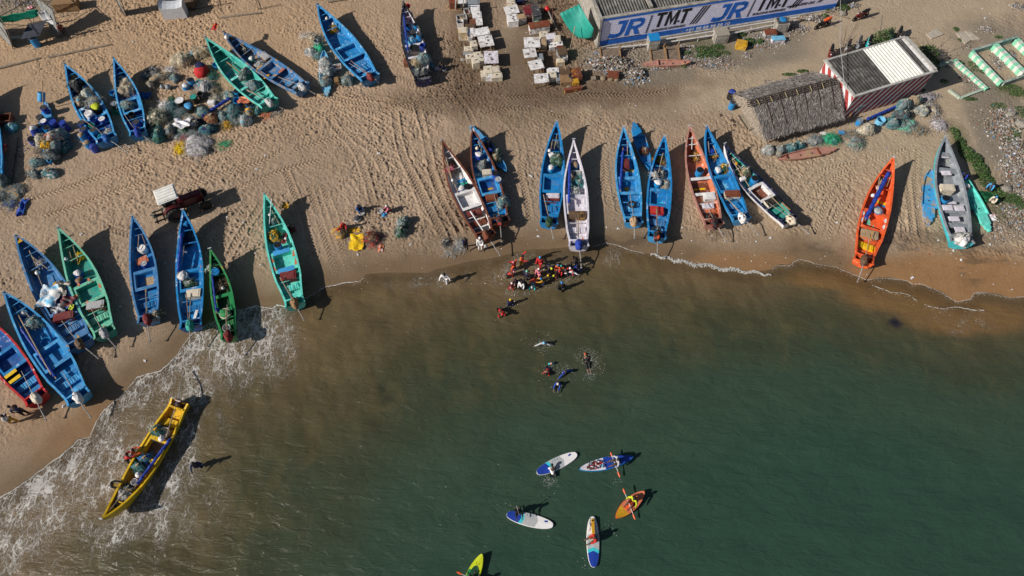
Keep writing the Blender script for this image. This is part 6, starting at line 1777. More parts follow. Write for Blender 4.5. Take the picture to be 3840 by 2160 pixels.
# raised earth floor with kerb before the gable
pf = [P(2768, 432), P(2806, 492), P(2880, 545), P(2830, 420)]
q = MB(); q.prism([(p.x, p.y) for p in pf][::1], -.05, .07); tag(q.build("earth_plinth", mat("packed_earth", (.33, .27, .20), .9, .15, 3), None), kind="structure")
pole(2768, 432, 2806, 490, "thin dark kerb pole along the hut's earth floor", .04, .1, .1, m=PO)
pole(2816, 470, 2806, 492, "short bent stick at the corner of the hut's earth floor", .05, .5, .1)
for k, (sx, sy) in enumerate(((2740, 452), (2752, 460), (2757, 472), (2825, 545), (2700, 431))):
    q = MB()
    for t_ in (0, 1): q.prism([(t_ * .16 + .05 * math.cos(a), .13 * math.sin(a)) for a in [i * .7 for i in range(9)]], 0, .035)
    tag(q.build("sandals", mat("sandal", (.06, .035, .03), .7, .2, 6), None, loc=G(sx, sy, .02), rz=k * 1.3), ["dark pair of sandals nearest the blue drums left of the hut", "middle pair of sandals in the row left of the hut", "reddish pair of sandals, lowest in the row left of the hut", "pair of sandals between the hut and the navy boat", "single dark slipper pair left of the leaning blue drum"][k], "sandals", "sandals left on the sand by the hut")


# ---- low green and white striped foundation walls
def lowwall(x1, y1, x2, y2, label, h=.55, t=.28, n=10):
    a, b = P(x1, y1, h), P(x2, y2, h); a.z = b.z = 0; d = b - a; L = d.length
    root = empty("low_wall", a, math.atan2(d.y, d.x), label, "low wall", "low green and white foundation walls")
    q = MB(); q.box((L / 2, 0, h / 2), (L, t, h)); q.build("wall_body", mat("wall_wash", (.62, .62, .56), .85, .12, 4, dirt=.4), root)
    GM = mat("mint_paint", (.22, .58, .38), .8, .15, 4, dirt=.25)
    w = L / n
    for k in range(0, n, 2):
        q = MB(); q.box((w * (k + .5), 0, (h + .006) / 2), (w, t + .014, h + .006)); q.build("mint_stripe", GM, root)
    return root


def plain_lowwall(x1, y1, x2, y2, label, c=(.20, .34, .30), h=.5):
    a, b = P(x1, y1, h), P(x2, y2, h); a.z = b.z = 0; d = b - a; L = d.length
    q = MB(); q.box((L / 2, 0, h / 2), (L, .2, h)); q.box((L / 2, 0, h + .015), (L, .22, .03))
    tag(q.build("low_wall", mat("old_wall", c, .9, .3, 3, col2=(.4, .38, .33), mix2=.4, scale2=3), None, loc=a, rz=math.atan2(d.y, d.x)), label, "low wall", "low green and white foundation walls")


lowwall(3648, 192, 3760, 308, "left striped side of the larger mint and white foundation", n=13)
lowwall(3735, 165, 3845, 272, "middle striped cross wall of the larger mint foundation", n=12, t=.5)
lowwall(3815, 145, 3900, 225, "right striped cross wall of the larger mint foundation, cut by the frame", n=9, t=.45)
plain_lowwall(3650, 188, 3815, 138, "dark green upper end wall of the larger mint foundation")
plain_lowwall(3766, 308, 3900, 262, "grey-green lower end wall of the larger mint foundation", (.3, .36, .31))
lowwall(3582, 222, 3703, 332, "right striped wall of the smaller foundation beside the store", n=17, t=.3, h=.35)
plain_lowwall(3560, 335, 3602, 367, "moss-green left corner wall of the smaller foundation", (.38, .46, .36), .2)
plain_lowwall(3604, 366, 3690, 333, "pale lower end wall of the smaller foundation", (.42, .52, .42), .2)
plain_lowwall(3505, 248, 3575, 226, "greenish upper end wall of the smaller foundation in tree shade", (.28, .36, .30), .3)
for k, (pts) in enumerate((((3472, 130), (3508, 110), (3538, 130), (3492, 148)), ((3584, 127), (3612, 121), (3640, 152), (3618, 167)), ((3616, 119), (3638, 122), (3676, 150), (3645, 152)), ((3478, 222), (3492, 200), (3520, 228), (3500, 240)), ((3500, 196), (3520, 190), (3546, 216), (3524, 226)))):
    ps = [P(*p) for p in pts]; c = sum(ps, Vector()) / 4
    q = MB(); q.prism([((p - c).x, (p - c).y) for p in ps][::-1], 0, .09)
    tag(q.build("stone_slab", mat("pale_slab", (.40, .35, .28), .9, .12, 3), None, loc=c), ["half buried pale slab nearest the parked bikes", "left slab of the pair above the small foundation", "right slab of the pair above the small foundation", "left slab beside the bush by the striped store", "right slab beside the bush by the striped store"][k], "slab", "pale stone slabs on the ground")

# ---- corner shacks, top left
GREENT = mat("green_tarp", (.01, .37, .22), .6, .12, 3, bump=.4, bscale=5)
def tarp(corners, label, m, sag=.25, seed=2, n=12, name="tarpaulin", cat="tarpaulin", cornersz=None):
    ps = [P(x, y, z) for x, y, z in corners]; o0 = Vector((ps[0].x, ps[0].y, 0)); rr = random.Random(seed); rows = []
    for i in range(n + 1):
        u = i / n; row = []
        for j in range(n + 1):
            v = j / n; p = ps[0].lerp(ps[1], u).lerp(ps[3].lerp(ps[2], u), v)
            p.z -= sag * 4 * u * (1 - u) * (.4 + .6 * v) - .05 * math.sin(u * 17 + v * 3)
            row.append(p - o0)
        rows.append(row)
    q = MB(); q.grid(rows)
    o = q.build(name, m, None, loc=o0, smooth=True)
    so = o.modifiers.new("s", 'SOLIDIFY'); so.thickness = .012
    return tag(o, label, cat)
tarp([(-30, 66, 1.9), (142, 34, 1.9), (145, 62, 1.2), (-30, 90, 1.2)], "bright green tarpaulin stretched over the corner shack", GREENT, .1)
tarp([(140, 48, 2.2), (172, 38, 2.2), (205, 92, 1.0), (165, 84, 1.0)], "white plastic sheet hanging beside the green tarpaulin", mat("white_tarp", (.66, .66, .66), .6, .1, 3), .1)
GREENW = mat("grey_corrugated", (.045, .05, .07), .6, .25, 4)
q = MB(); o0 = P(108, 92, 1.1); corrug(q, Vector((0, 0, 0)), Vector((0, -1, 0)), (P(180, 78, 1.1) - o0).normalized(), 2.0, 1.6, .1, .1, .22, .06)
tag(q.build("corrugated_sheet", GREENW, None, loc=o0), "dark grey corrugated roof sheet in the corner shack", "roof sheet")
barrel(120, 143, "blue drum with grey top under the corner shack's frame", "blue", tc="grey", d=.62, h=.9)
def frame(pts, label, m=None, r=.035):
    """a rickety frame: list of pole ends (px,py,z)->(px,py,z)"""
    p0 = P(pts[0][0][0], pts[0][0][1], 0); root = empty("pole_frame", p0, 0, label, "frame", "pole frames of the beach shacks")
    for a, b in pts:
        q = MB(); q.tube([P(*a) - p0, P(*b) - p0], r, 5); q.build("frame_pole", m or mat("frame_pole", (.13, .10, .075), .8, .2, 5), root)
frame([((12, 92, 0), (0, 60, 2.4)), ((48, 182, 0), (28, 110, 2.4)), ((92, 50, 0), (72, 0, 2.4)), ((226, 145, 0), (198, 40, 2.5)), ((172, 55, 0), (148, -20, 2.5)), ((28, 110, 2.4), (198, 72, 2.4)), ((0, 60, 2.4), (150, -20, 2.4)), ((28, 110, 2.4), (-30, 20, 2.4)), ((198, 40, 2.5), (120, -30, 2.5)), ((226, 145, 0), (150, 5, 2.4)), ((52, 176, 0), (0, 100, 2.0)), ((125, 85, 0), (130, 18, 1.8)), ((140, 110, 0), (100, 60, 2.2))], "leaning pole frame of the corner shack around the green tarpaulin")
frame([((470, 62, 0), (430, -10, 2.4)), ((474, 60, 0), (448, -20, 2.4)), ((466, 58, 0), (440, 10, 1.6)), ((480, 50, 0), (452, 20, 1.5))], "bundle of thin leaning poles at the top edge, right of the corner shack")
q = MB(); root = P(150, 40, 0)
mesh_m = mat("grey_mesh_net", (.20, .20, .19), .9, .3, 8)
tarp([(130, -10, 2.5), (196, 30, 2.5), (226, 142, .1), (200, 128, .1)], "grey mesh net hanging on the corner shack's leaning frame", mesh_m, .1, name="hanging_net", cat="net")
tarp([(-20, 60, 2.4), (10, 92, 2.4), (48, 180, .1), (-20, 110, .1)], "grey mesh net at the left edge of the corner shack", mesh_m, .1, name="hanging_net", cat="net")
tarp([(428, -30, 2.4), (440, -10, 2.4), (472, 58, .1), (455, 40, .1)], "grey mesh net hanging on the thin poles at the top edge", mesh_m, .1, name="hanging_net", cat="net")
crate(240, 2, 2.2, 1.0, .9, "brown plywood counter at the top edge behind the corner shack", "wood", rz=.15, name="counter", cat="counter", ww=.05, group=None)
net(216, 120, 12, 18, "grey rag bundle at the foot of the shack's leaning frame", "lgrey", "dgrey", h=.4)
cloth(112, 28, 10, 8, "pink and white cloth in the corner shack", "pink", "white", h=.2, seed=71)
crate(57, 140, .9, .4, .06, "pale board on the sand inside the corner shack", "cream", rz=.1, name="board", cat="board", group=None)
crate(105, 122, .9, .4, .06, "second, darker board beside the corner shack's blue drum", "tan", rz=.1, name="board", cat="board", group=None)
# half-open white box stand
st = empty("curved_screen", G(663, 58), .12, "white curved-topped screen box standing alone near the top edge", "screen")
q = MB(); pts = [(-1.05, 1.5), (-.8, 1.35), (-.4, 1.27), (0, 1.25), (.4, 1.27), (.8, 1.35), (1.05, 1.5)]
rows = [[(x, -.5, 0), (x, -.5, z * .9), (x, .05, z), (x, .5, z * .98), (x, .5, 0)] for x, z in pts]
q.grid(rows); q.add(rows[0], [tuple(range(5))]); q.add(rows[-1], [tuple(reversed(range(5)))]); q.build("panel", mat("screen_white", (.52, .53, .55), .5, .08, 3), st)
crate(620, 0, 1.3, 1.5, .8, "dark tarpaulin-covered box left of the curved white screen", "dgrey", group=None)
crate(700, -4, 1.3, 1.2, .8, "brown roof piece at the top edge right of the curved screen", "dwood", group=None)
for pts, lab in ((((-10, 257), (60, 240)), "short grey log at the left edge below the corner shack"), (((62, 240), (150, 218)), "thin log continuing right from the short grey log"), (((180, 214), (262, 200)), "middle grey driftwood log below the flag pole"), (((262, 198), (415, 167)), "longest dark grey driftwood log of the row"), (((828, 66), (980, 47)), "long brown log lying alone near the top edge"), (((1230, 6), (1300, -4)), "dark log cut by the top edge above the big blue boat")):
    pole(*pts[0], *pts[1], lab, .10, .08, .08, m=mat("driftwood", (.24, .19, .14), .9, .2, 4, bump=.3), cat="log", name="log", group="logs on the beach")
for a, b, lab in (((640, 50), (868, 10), "lower long pole-fence rail near the top edge"), ((655, 12), (900, -30), "upper long pole-fence rail near the top edge"), ((815, -20), (820, 36), "thin upright of the pole fence, left"), ((955, -15), (970, 34), "thin upright of the pole fence, right"), ((968, 34), (1055, 16), "short low rail right of the pole fence")):
    pole(*a, *b, lab, .03, .12, .12, m=PO, cat="rail")
# ---- green shade cloth beside the hall, with its guy poles and fence
sp = [P(2173, 15, 2.9), P(2224, 106, 2.6), P(2222, 146, .4), P(2160, 134, .9), P(2100, 52, 2.4)]
q = MB(); o0 = Vector((sp[0].x, sp[0].y, 0)); rows = []
for i in range(13):
    u = i / 12; row = []
    for j in range(13):
        v = j / 12
        top = P(2173, 15, 2.9).lerp(P(2100, 50, 2.3), v); bot = P(2226, 108, 2.5).lerp(P(2222, 142, 1.0), v)
        p = top.lerp(bot, u); p.z -= .15 * math.sin(u * math.pi) + 1.0 * v * math.sin(u * math.pi) - .07 * math.sin(v * 30 + u * 3) * (1 - u * .4)
        row.append(p - o0)
    rows.append(row)
q.grid(rows); o = q.build("shade_cloth", mat("teal_cloth", (.015, .26, .20), .6, .08, 3), None, loc=o0, smooth=True)
so = o.modifiers.new("s", 'SOLIDIFY'); so.thickness = .012
tag(o, "turquoise-green shade cloth hung from the painted hall's left corner", "shade cloth")
pole(2157, 98, 2136, 192, "grey prop pole under the turquoise-green shade cloth", .04, 1.9, .05)
for a, b, z1, z2, lab in (((2107, 0), (2104, 80), 2.2, 0, "rusty upright rod left of the shade cloth"), ((2086, -20), (2086, 22), 1.8, 0, "short rusty rod at the top edge left of the shade cloth"), ((2072, 28), (2072, 108), 1.6, 0, "grey fence post beside the white stone cairn"), ((2220, 148), (2218, 186), 1.0, 0, "dark fence post at the hall's lower left corner")):
    pole(*a, *b, lab, .03, z1, z2, m=mat("rusty_rod", (.14, .06, .035), .8, .2, 5), cat="post", name="fence_post")
for a, b, lab in (((2096, 24), (2172, 2), "upper fence wire left of the hall"), ((2075, 112), (2180, 96), "middle fence wire below the red pot"), ((2155, 198), (2218, 178), "lower fence wire at the hall's corner")):
    pole(*a, *b, lab, .02, .25, .25, m=PO, cat="wire", name="fence_wire", sag=.1)
pole(2052, 35, 2088, 112, "pale pipe bent down beside the red pot", .10, .2, .2, m=mat("greypipe", (.26, .23, .2), .7, .1), cat="pipe", name="pipe", group=None)
ball(2052, 34, "round red pot on the sand near the pale pipe", .28, "red", z=0, name="pot", cat="pot")
# ------------------------------------------------------------------ fish market rows of tables, crates and cool boxes
# left row: (x, y of the top centre, width, depth, height, label, colour, options)
LEFT = [
    (1698, 4, .7, .7, .8, "rust-red plank box cut by the top edge", "rust", {}),
    (1703, 28, 1.4, .8, .10, "flat sandy tray on the ground in front of the rust-red box", "tan", {}),
    (1733, 5, .8, .5, .7, "dark box with a white paper on top near the two white posts", "dgrey", {"lid": "white"}),
    (1776, 12, 1.1, 1.1, .7, "wide grey lidded chest under the top edge", "grey", {"lid": "grey"}),
    (1782, 31, .85, .9, .75, "white box with a red, yellow and black picture label", "white", {"ww": .05}),
    (1788, 54, .85, .85, .7, "white foam box with a stone, below the picture-labelled box", "white", {"stones": 1, "ww": .12}),
    (1751, 41, .5, .8, .6, "long grey box with an orange board inside", "lgrey", {"open_": True, "fill": "terra"}),
    (1762, 57, .4, .5, .5, "dark sooty bin squeezed between the boxes", "dwood", {}),
    (1731, 63, .95, .65, .55, "open grey trough with muddy inside, left row", "lgrey", {"open_": True, "fill": "tan"}),
    (1725, 80, .62, .6, .6, "small open white trough with dark contents below the grey trough", "white", {"open_": True, "fill": "black"}),
    (1780, 82, .85, .85, .5, "brown-topped low chest left of the narrow white lid", "cream", {"lid": "brown"}),
    (1797, 81, .6, .9, .65, "clean narrow white board beside the brown-topped chest", "white", {"legs": True, "ww": .03}),
    (1763, 98, .95, .65, .6, "box with a weathered brown lid in the left row", "cream", {"lid": "dwood"}),
    (1735, 112, .85, .7, .95, "tall straw-covered stack of three cream cases", "cream", {"wear": "dyellow", "ww": .4}),
    (1763, 115, .75, .7, .75, "white box with a blue stain on its lid", "white", {"wear": "blue", "ww": .25}),
    (1803, 118, 1.55, .95, .75, "large clean white table board, upper one of the left row", "white", {"legs": True, "ww": .04}),
    (1762, 134, .45, .5, .5, "small white open carton leaning on the striped cartons", "white", {"open_": True}),
    (1822, 153, 1.3, 1.4, .75, "white table board with three dark stones and faded writing", "white", {"legs": True, "stones": 3, "ww": .1}),
    (1776, 163, .6, .75, .75, "upright foam box with one stone between the tables of the left row", "cream", {"stones": 1, "ww": .1}),
    (1757, 182, .85, .6, .5, "dirty white wide box with one stone, left row", "cream", {"stones": 1, "ww": .3}),
    (1763, 196, 1.3, .5, .3, "low grey sacking-covered box below the dirty white one", "grey", {}),
    (1762, 211, .78, .62, .55, "cream box with two stones at the lower left of the row", "cream", {"stones": 2, "ww": .15}),
    (1791, 203, .7, .6, .6, "cream box with one stone behind the tall pair", "cream", {"stones": 1, "ww": .12}),
    (1783, 226, .65, .75, .75, "left of a tall pair of cream foam boxes with a stone", "cream", {"stones": 1, "ww": .12}),
    (1803, 217, .6, .75, .75, "right of a tall pair of cream foam boxes with a stone", "cream", {"stones": 1, "ww": .12}),
    (1842, 214, 1.25, 1.5, .75, "white weathered table board with two stones, lower left row", "lilac", {"legs": True, "stones": 2, "ww": .15}),
    (1831, 260, .75, .9, .65, "cream box with a yellow and red printed lid and a stone", "cream", {"stones": 1, "wear": "lime", "ww": .35}),
    (1858, 259, .75, .75, .6, "box with a dark blue strap across its pale lid", "cream", {"wear": "navy", "ww": .4}),
    (1815, 276, .55, .8, .55, "rounded pale yellow cool box at the end of the left row", "cream", {"ww": .03}),
    (1835, 282, .6, .5, .5, "small white carton between the last boxes of the left row", "white", {"ww": .1}),
    (1862, 282, 1.0, .6, .5, "long cream foam box with one stone, last of the left row", "cream", {"stones": 1, "ww": .08}),
]
RIGHT = [
    (1915, 0, .8, .9, .7, "cream box cut by the top edge, right row", "cream", {}),
    (1920, 14, .8, .5, .6, "cream box with black scraps at the top of the right row", "cream", {"stones": 1}),
    (1918, 36, 1.3, 1.05, .75, "white table board with one big stone, top of the right row", "white", {"legs": True, "stones": 1, "ww": .05}),
    (1922, 67, 1.0, 1.0, .7, "white foam board with four stones in its corners", "white", {"stones": 4, "ww": .04}),
    (1954, 29, .75, .65, .7, "pale cool box with a brown lid, left of the purple chest", "lgrey", {"lid": "dwood"}),
    (1956, 61, .8, .65, .7, "grey-white machine-like box with a muddy top", "lgrey", {"lid": "tan"}),
    (1981, 36, .85, 1.3, .8, "purple-brown domed fibreglass chest", "maroon", {"wear": "lilac", "ww": .3}),
    (2008, 38, .85, 1.5, .8, "dark grey fibreglass chest right of the purple one", "dgrey", {"wear": "grey", "ww": .4}),
    (2012, 79, .42, .3, .2, "small teal plastic lid at the foot of the grey chest", "dteal", {"lid": "seagreen"}),
    (2022, 91, 1.9, .8, .75, "long refrigerator lying on its back with a rusty top", "white", {"lid": "rust", "rz": .2, "ww": .25}),
    (2058, 82, .6, .5, .7, "dark end box attached to the lying refrigerator", "dgrey", {"rz": .2, "lid": "tan"}),
    (2040, 127, .75, .7, .6, "small cream striped box left of the mauve one", "cream", {"stones": 1}),
    (2067, 135, .85, .7, .7, "mauve foam box between the cream and red ones", "lilac", {"wear": "dwood", "ww": .2}),
    (2090, 142, .6, .7, .7, "cream box on top of a red crate", "cream", {}),
    (2098, 162, .6, .5, .6, "red crate topped with a white paper", "red", {"lid": "white", "stones": 1}),
    (2073, 168, .75, .6, .45, "white tray with dark fish scraps", "white", {"stones": 2}),
    (1995, 158, 1.45, 1.3, .75, "large white table board with a brick-like stone, right row", "white", {"legs": True, "stones": 1, "ww": .08}),
    (2034, 156, .75, .75, .65, "beige round-cornered cool box standing alone", "tan", {"wear": "cream", "ww": .3}),
    (2108, 190, .85, 1.0, .7, "grey and brown topped fridge box on its side", "grey", {"lid": "dwood"}),
    (2112, 208, .75, .55, .6, "open white carton on top of the orange plank box", "white", {"open_": True}),
    (2102, 226, .7, .5, .5, "stacked cream drawers with an orange plank", "cream", {"wear": "dyellow", "ww": .4}),
    (1987, 198, 1.15, 1.1, .75, "white table board with two stones above the tilted one", "white", {"legs": True, "stones": 2, "ww": .08}),
    (2026, 212, .55, .75, .6, "dark metal box with a grey lid right of the two-stone table", "dgrey", {"lid": "grey"}),
    (2010, 242, 1.25, 1.1, .75, "white table board with one large leaning stone", "white", {"legs": True, "stones": 1, "ww": .05}),
    (2073, 262, 1.05, .55, .6, "white box with a scribbled lid, below the orange plank stack", "white", {"stones": 1}),
    (2071, 279, .75, .7, .6, "cream box with one stone under the scribbled box", "cream", {"stones": 1}),
    (2030, 293, 1.25, 1.1, .75, "white table board with fish scraps, lowest of the right row", "white", {"legs": True, "stones": 1, "ww": .12}),
    (2096, 290, .6, .8, .5, "grey metal box at the left of the wooden junk heap", "grey", {}),
    (2124, 294, 1.1, .9, .5, "brown square plywood box in the wooden junk heap", "wood", {}),
    (2158, 302, .6, .55, .45, "yellow-brown small box at the right of the junk heap", "dyellow", {}),
    (2122, 268, 1.1, .8, .5, "weathered grey-brown board box, upper part of the junk heap", "dwood", {}),
    (2156, 272, .5, 1.0, .7, "tilted rust and yellow plank box of the junk heap", "rust", {"wear": "dyellow", "ww": .4}),
    (2172, 270, .4, 1.1, .75, "red-brown upright panel at the right end of the junk heap", "brown", {}),
    (2150, 330, 1.6, .35, .35, "low rusty cart frame under the junk heap", "rust", {"wear": "dyellow"}),
]
rr = random.Random(4)
for row in (LEFT, RIGHT):
    for x, y, w, d_, h, lab, c, kw in row:
        kw = dict(kw); kw.setdefault("rz", .16 + rr.uniform(-.13, .11))
        big = kw.get("legs")
        crate(x, y, w, d_, h, lab, c, name="market_table" if big else "crate", cat="table" if big else "crate", **kw)
tyre(2146, 284, "grey old tyre lying among the wooden junk heap", z=.5)
q = lump(.33, .3, .2, 910, .05); tag(q.build("log_stump", mat("stump", (.19, .15, .11), .9, .2, 5, bump=.4), None, loc=G(2137, 330, .0), smooth=True), "round brown stump below the junk heap", "stump")
q = MB(); q.tube([(0, 0, 0), (.4, 0, .15)], .22, 10); tag(q.build("stump", mat("stump", (.19, .15, .11), .9, .2, 5, bump=.4), None, loc=G(2218, 296)), "brown log end beside the rubble, right of the junk heap", "stump")
cloth(2100, 270, 8, 14, "bright blue cloth in the junk heap", "blue", z=.2, h=.2, seed=81)
pole(2122, 262, 2115, 235, "pole standing on the junk heap", .03, .8, .9)
pole(1709, 2, 1708, 38, "left white post at the top edge of the left row", .05, 2.0, 0, m=mat("whitepost", (.6, .6, .58), .6, .1), cat="post", name="white_post")
pole(1737, -6, 1739, 29, "right white post at the top edge of the left row", .05, 2.0, 0, m=mat("whitepost", (.6, .6, .58), .6, .1), cat="post", name="white_post")
net(2010, 4, 26, 10, "dark cloth-covered things at the top edge between the rows", "dgrey", "tan", kind="heap", h=.4)
crate(1945, 0, 1.0, .5, .5, "dark long box cut by the top edge in the right row", "navy", rz=.3)
# ------------------------------------------------------------------ people
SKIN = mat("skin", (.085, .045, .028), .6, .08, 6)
SKINL = mat("skin_pale", (.22, .12, .08), .6, .08, 6)  # paler skin tone, worn by the swimmers
_dep = bpy.context.evaluated_depsgraph_get


def skinned(name, verts, edges, radii, m, parent, sub=1):
    me = bpy.data.meshes.new(name); me.from_pydata([tuple(v) for v in verts], edges, []); me.update()
    o = bpy.data.objects.new(name, me); COL.objects.link(o)
    md = o.modifiers.new("skin", 'SKIN'); md.use_smooth_shade = True
    sv = me.skin_vertices[0].data if me.skin_vertices else None
    if sv is None:
        bpy.context.view_layer.update()
        bpy.context.view_layer.objects.active = o
        me.skin_vertices  # layer is made by the modifier
    for i, r_ in enumerate(radii):
        me.skin_vertices[0].data[i].radius = (r_, r_)
    me.skin_vertices[0].data[0].use_root = True
    s = o.modifiers.new("sub", 'SUBSURF'); s.levels = sub; s.render_levels = sub
    bpy.context.view_layer.update()
    nm = bpy.data.meshes.new_from_object(o.evaluated_get(bpy.context.evaluated_depsgraph_get()))
    o.modifiers.clear(); o.data = nm; nm.name = name
    nm.materials.clear(); nm.materials.append(m)
    if parent: o.parent = parent
    return o


def person(px, py, label, pose="stand", face=0.0, shirt="white", pants="navy", head="black", cap=None, z0=0.0, h=1.65, sleeve=True, skin=None, longp=True, extra=None):
    """px,py: the head. face: heading in degrees (0 = towards +x, 90 = inland)"""
    k = h / 1.70
    lean, knee_b, seat_h = 0.0, 0.0, None
    arms = ((.05, .05, -.27, .18, .03, -.50), (.05, .05, -.27, .18, .03, -.50))      # elbow xyz, wrist xyz from the shoulder (y outward)
    stride = .0
    if pose == "walk": stride = .26; arms = ((-.14, .05, -.25, -.12, .04, -.50), (.12, .05, -.25, .28, .03, -.46))
    if pose == "wade": stride = .14; arms = ((.06, .16, -.24, .24, .24, -.40), (.06, .16, -.24, .26, .22, -.38)); lean = .15
    if pose == "bend": lean = 1.0; arms = ((.06, .06, -.27, .10, .03, -.52), (.02, .06, -.28, .12, .02, -.54)); stride = .15
    if pose == "reach": lean = .45; arms = ((.25, .03, -.10, .50, .0, -.08), (.24, .04, -.14, .48, .0, -.14)); stride = .22
    if pose == "up": lean = .1; arms = ((.12, .12, .22, .25, .10, .44), (.22, .10, -.12, .46, .06, -.05)); stride = .15
    if pose == "spread": lean = .35; arms = ((.10, .26, -.12, .02, .50, -.26), (.08, .26, -.12, .10, .50, -.30))
    if pose in ("sit", "squat", "kneel"): arms = ((.14, .05, -.24, .36, .02, -.26), (.14, .05, -.24, .36, .02, -.28)); lean = .3 if pose != "sit" else .1
    if pose == "paddle": arms = ((.10, .18, -.20, .34, .22, -.16), (.10, .18, -.20, .34, .22, -.20)); lean = .12
    ph = .93
    hipz = {"sit": .14, "paddle": .14, "squat": .28, "kneel": .45}.get(pose, ph - stride * .12)
    def up(v):   # lean the trunk forward about the hips
        c, s = math.cos(lean), math.sin(lean); x, z = v[0], v[2] - hipz
        return (x * c + z * s, v[1], hipz + z * c - x * s)
    V, E, Rr_ = [], [], []
    def vtx(p, r_, link=None):
        V.append(Vector(p) * k); Rr_.append(r_ * k); i = len(V) - 1
        if link is not None: E.append((link, i))
        return i
    pel = vtx((0, 0, hipz), .125)
    wai = vtx(up((0, 0, hipz + .18)), .115, pel)
    che = vtx(up((0, 0, hipz + .36)), .135, wai)
    nek = vtx(up((.01, 0, hipz + .53)), .055, che)
    hd1 = vtx(up((.02, 0, hipz + .62)), .082, nek)
    hd2 = vtx(up((.015, 0, hipz + .71)), .092, hd1)
    hd3 = vtx(up((.01, 0, hipz + .77)), .05, hd2)
    nose = vtx(up((.12, 0, hipz + .66)), .014, hd1)
    J = {}
    for n, sd in enumerate((1, -1)):
        sh = vtx(up((0, sd * .17, hipz + .48)), .060, che)
        a = arms[n]; S = V[sh] / k
        eb = vtx((S[0] + a[0], S[1] + sd * a[1], S[2] + a[2]), .043, sh)
        wr = vtx((S[0] + a[3], S[1] + sd * a[4], S[2] + a[5]), .028, eb)
        Wv = V[wr] / k; dv = (Wv - V[eb] / k).normalized(); sdv = dv.cross(Vector((0, 0, 1)));
        if sdv.length < .1: sdv = Vector((0, 1, 0))
        sdv.normalize()
        pm = vtx(Wv + dv * .075, .032, wr)
        for f in range(4):
            o_ = (f - 1.5) * .021; l = (.062, .078, .072, .055)[f]
            f1 = vtx(Wv + dv * .105 + sdv * o_, .0095, pm); vtx(Wv + dv * (.105 + l) + sdv * o_ * 1.1 + Vector((0, 0, -.018)), .0075, f1)
        t1 = vtx(Wv + dv * .045 + sdv * .045 * sd, .011, pm); vtx(Wv + dv * .085 + sdv * .062 * sd, .009, t1)
        J[n] = (sh, eb, wr)
    L = {}
    for n, sd in enumerate((1, -1)):
        sx = stride * (1 if n == 0 else -1)
        hp = vtx((0, sd * .09, hipz - .04), .088, pel)
        if pose in ("sit", "paddle"): kn, an, to = (.42, sd * .17, .28), (.72, sd * .15, .06), (.84, sd * .16, .14)
        elif pose == "squat": kn, an, to = (.36, sd * .17, .50), (.16, sd * .14, .09), (.32, sd * .16, .03)
        elif pose == "kneel": kn, an, to = (.20, sd * .14, .06), (-.22, sd * .13, .06), (-.36, sd * .13, .05)
        else: kn, an, to = (sx * .5 + .03, sd * .10, hipz * .53), (sx, sd * .10, .08), (sx + .17, sd * .12, .03)
        kk = vtx(kn, .058, hp); aa = vtx(an, .038, kk); vtx(to, .032, aa)
        L[n] = (hp, kk, aa)
    H = up((0, 0, hipz + .72)); hz = H[2] * k
    rz = R(face)
    loc = put(px, py, z0 + hz, z0)
    off = Matrix.Rotation(rz, 3, 'Z') @ Vector((H[0] * k, 0, 0)); loc.x -= off.x; loc.y -= off.y
    root = empty("person", loc, rz, label, "person", "people on the beach and in the water")
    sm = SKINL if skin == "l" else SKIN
    skinned("body", V, E, Rr_, sm, root)
    def sub(ids, grow, name, m, edges=None):
        mp = {i: n for n, i in enumerate(ids)}
        e = [(mp[a], mp[b]) for a, b in E if a in mp and b in mp]
        skinned(name, [V[i] for i in ids], e, [Rr_[i] + grow * k for i in ids], m, root)
    ids = [pel, wai, che, J[0][0], J[1][0], J[0][1], J[1][1]] + ([J[0][2], J[1][2]] if sleeve else [])
    sub(ids, .020, "shirt", mat("shirt_" + str(shirt), col(shirt), .7, .12, 8, bump=.3, bscale=14))
    ids = [pel, L[0][0], L[1][0], L[0][1], L[1][1]] + ([L[0][2], L[1][2]] if longp else [])
    sub(ids, .026, "trousers", mat("trousers_" + str(pants), col(pants), .7, .12, 8))
    q = MB(); rows = []; C0 = Vector(H) * k
    for i in range(6):
        th = i / 5 * math.pi * .56; rows.append([(C0.x + math.sin(th) * .108 * k * math.cos(a) - .012, C0.y + math.sin(th) * .10 * k * math.sin(a), C0.z - .015 * k + math.cos(th) * .115 * k) for a in [2 * math.pi * j / 12 for j in range(12)]])
    q.grid(rows[::-1], close=True)
    q.build("swim_cap" if cap else "hair", mat("cap_" + str(cap or head), col(cap or head), .5, .08, 6), root, smooth=True)
    return root, k


WZ_ = WATER_Z
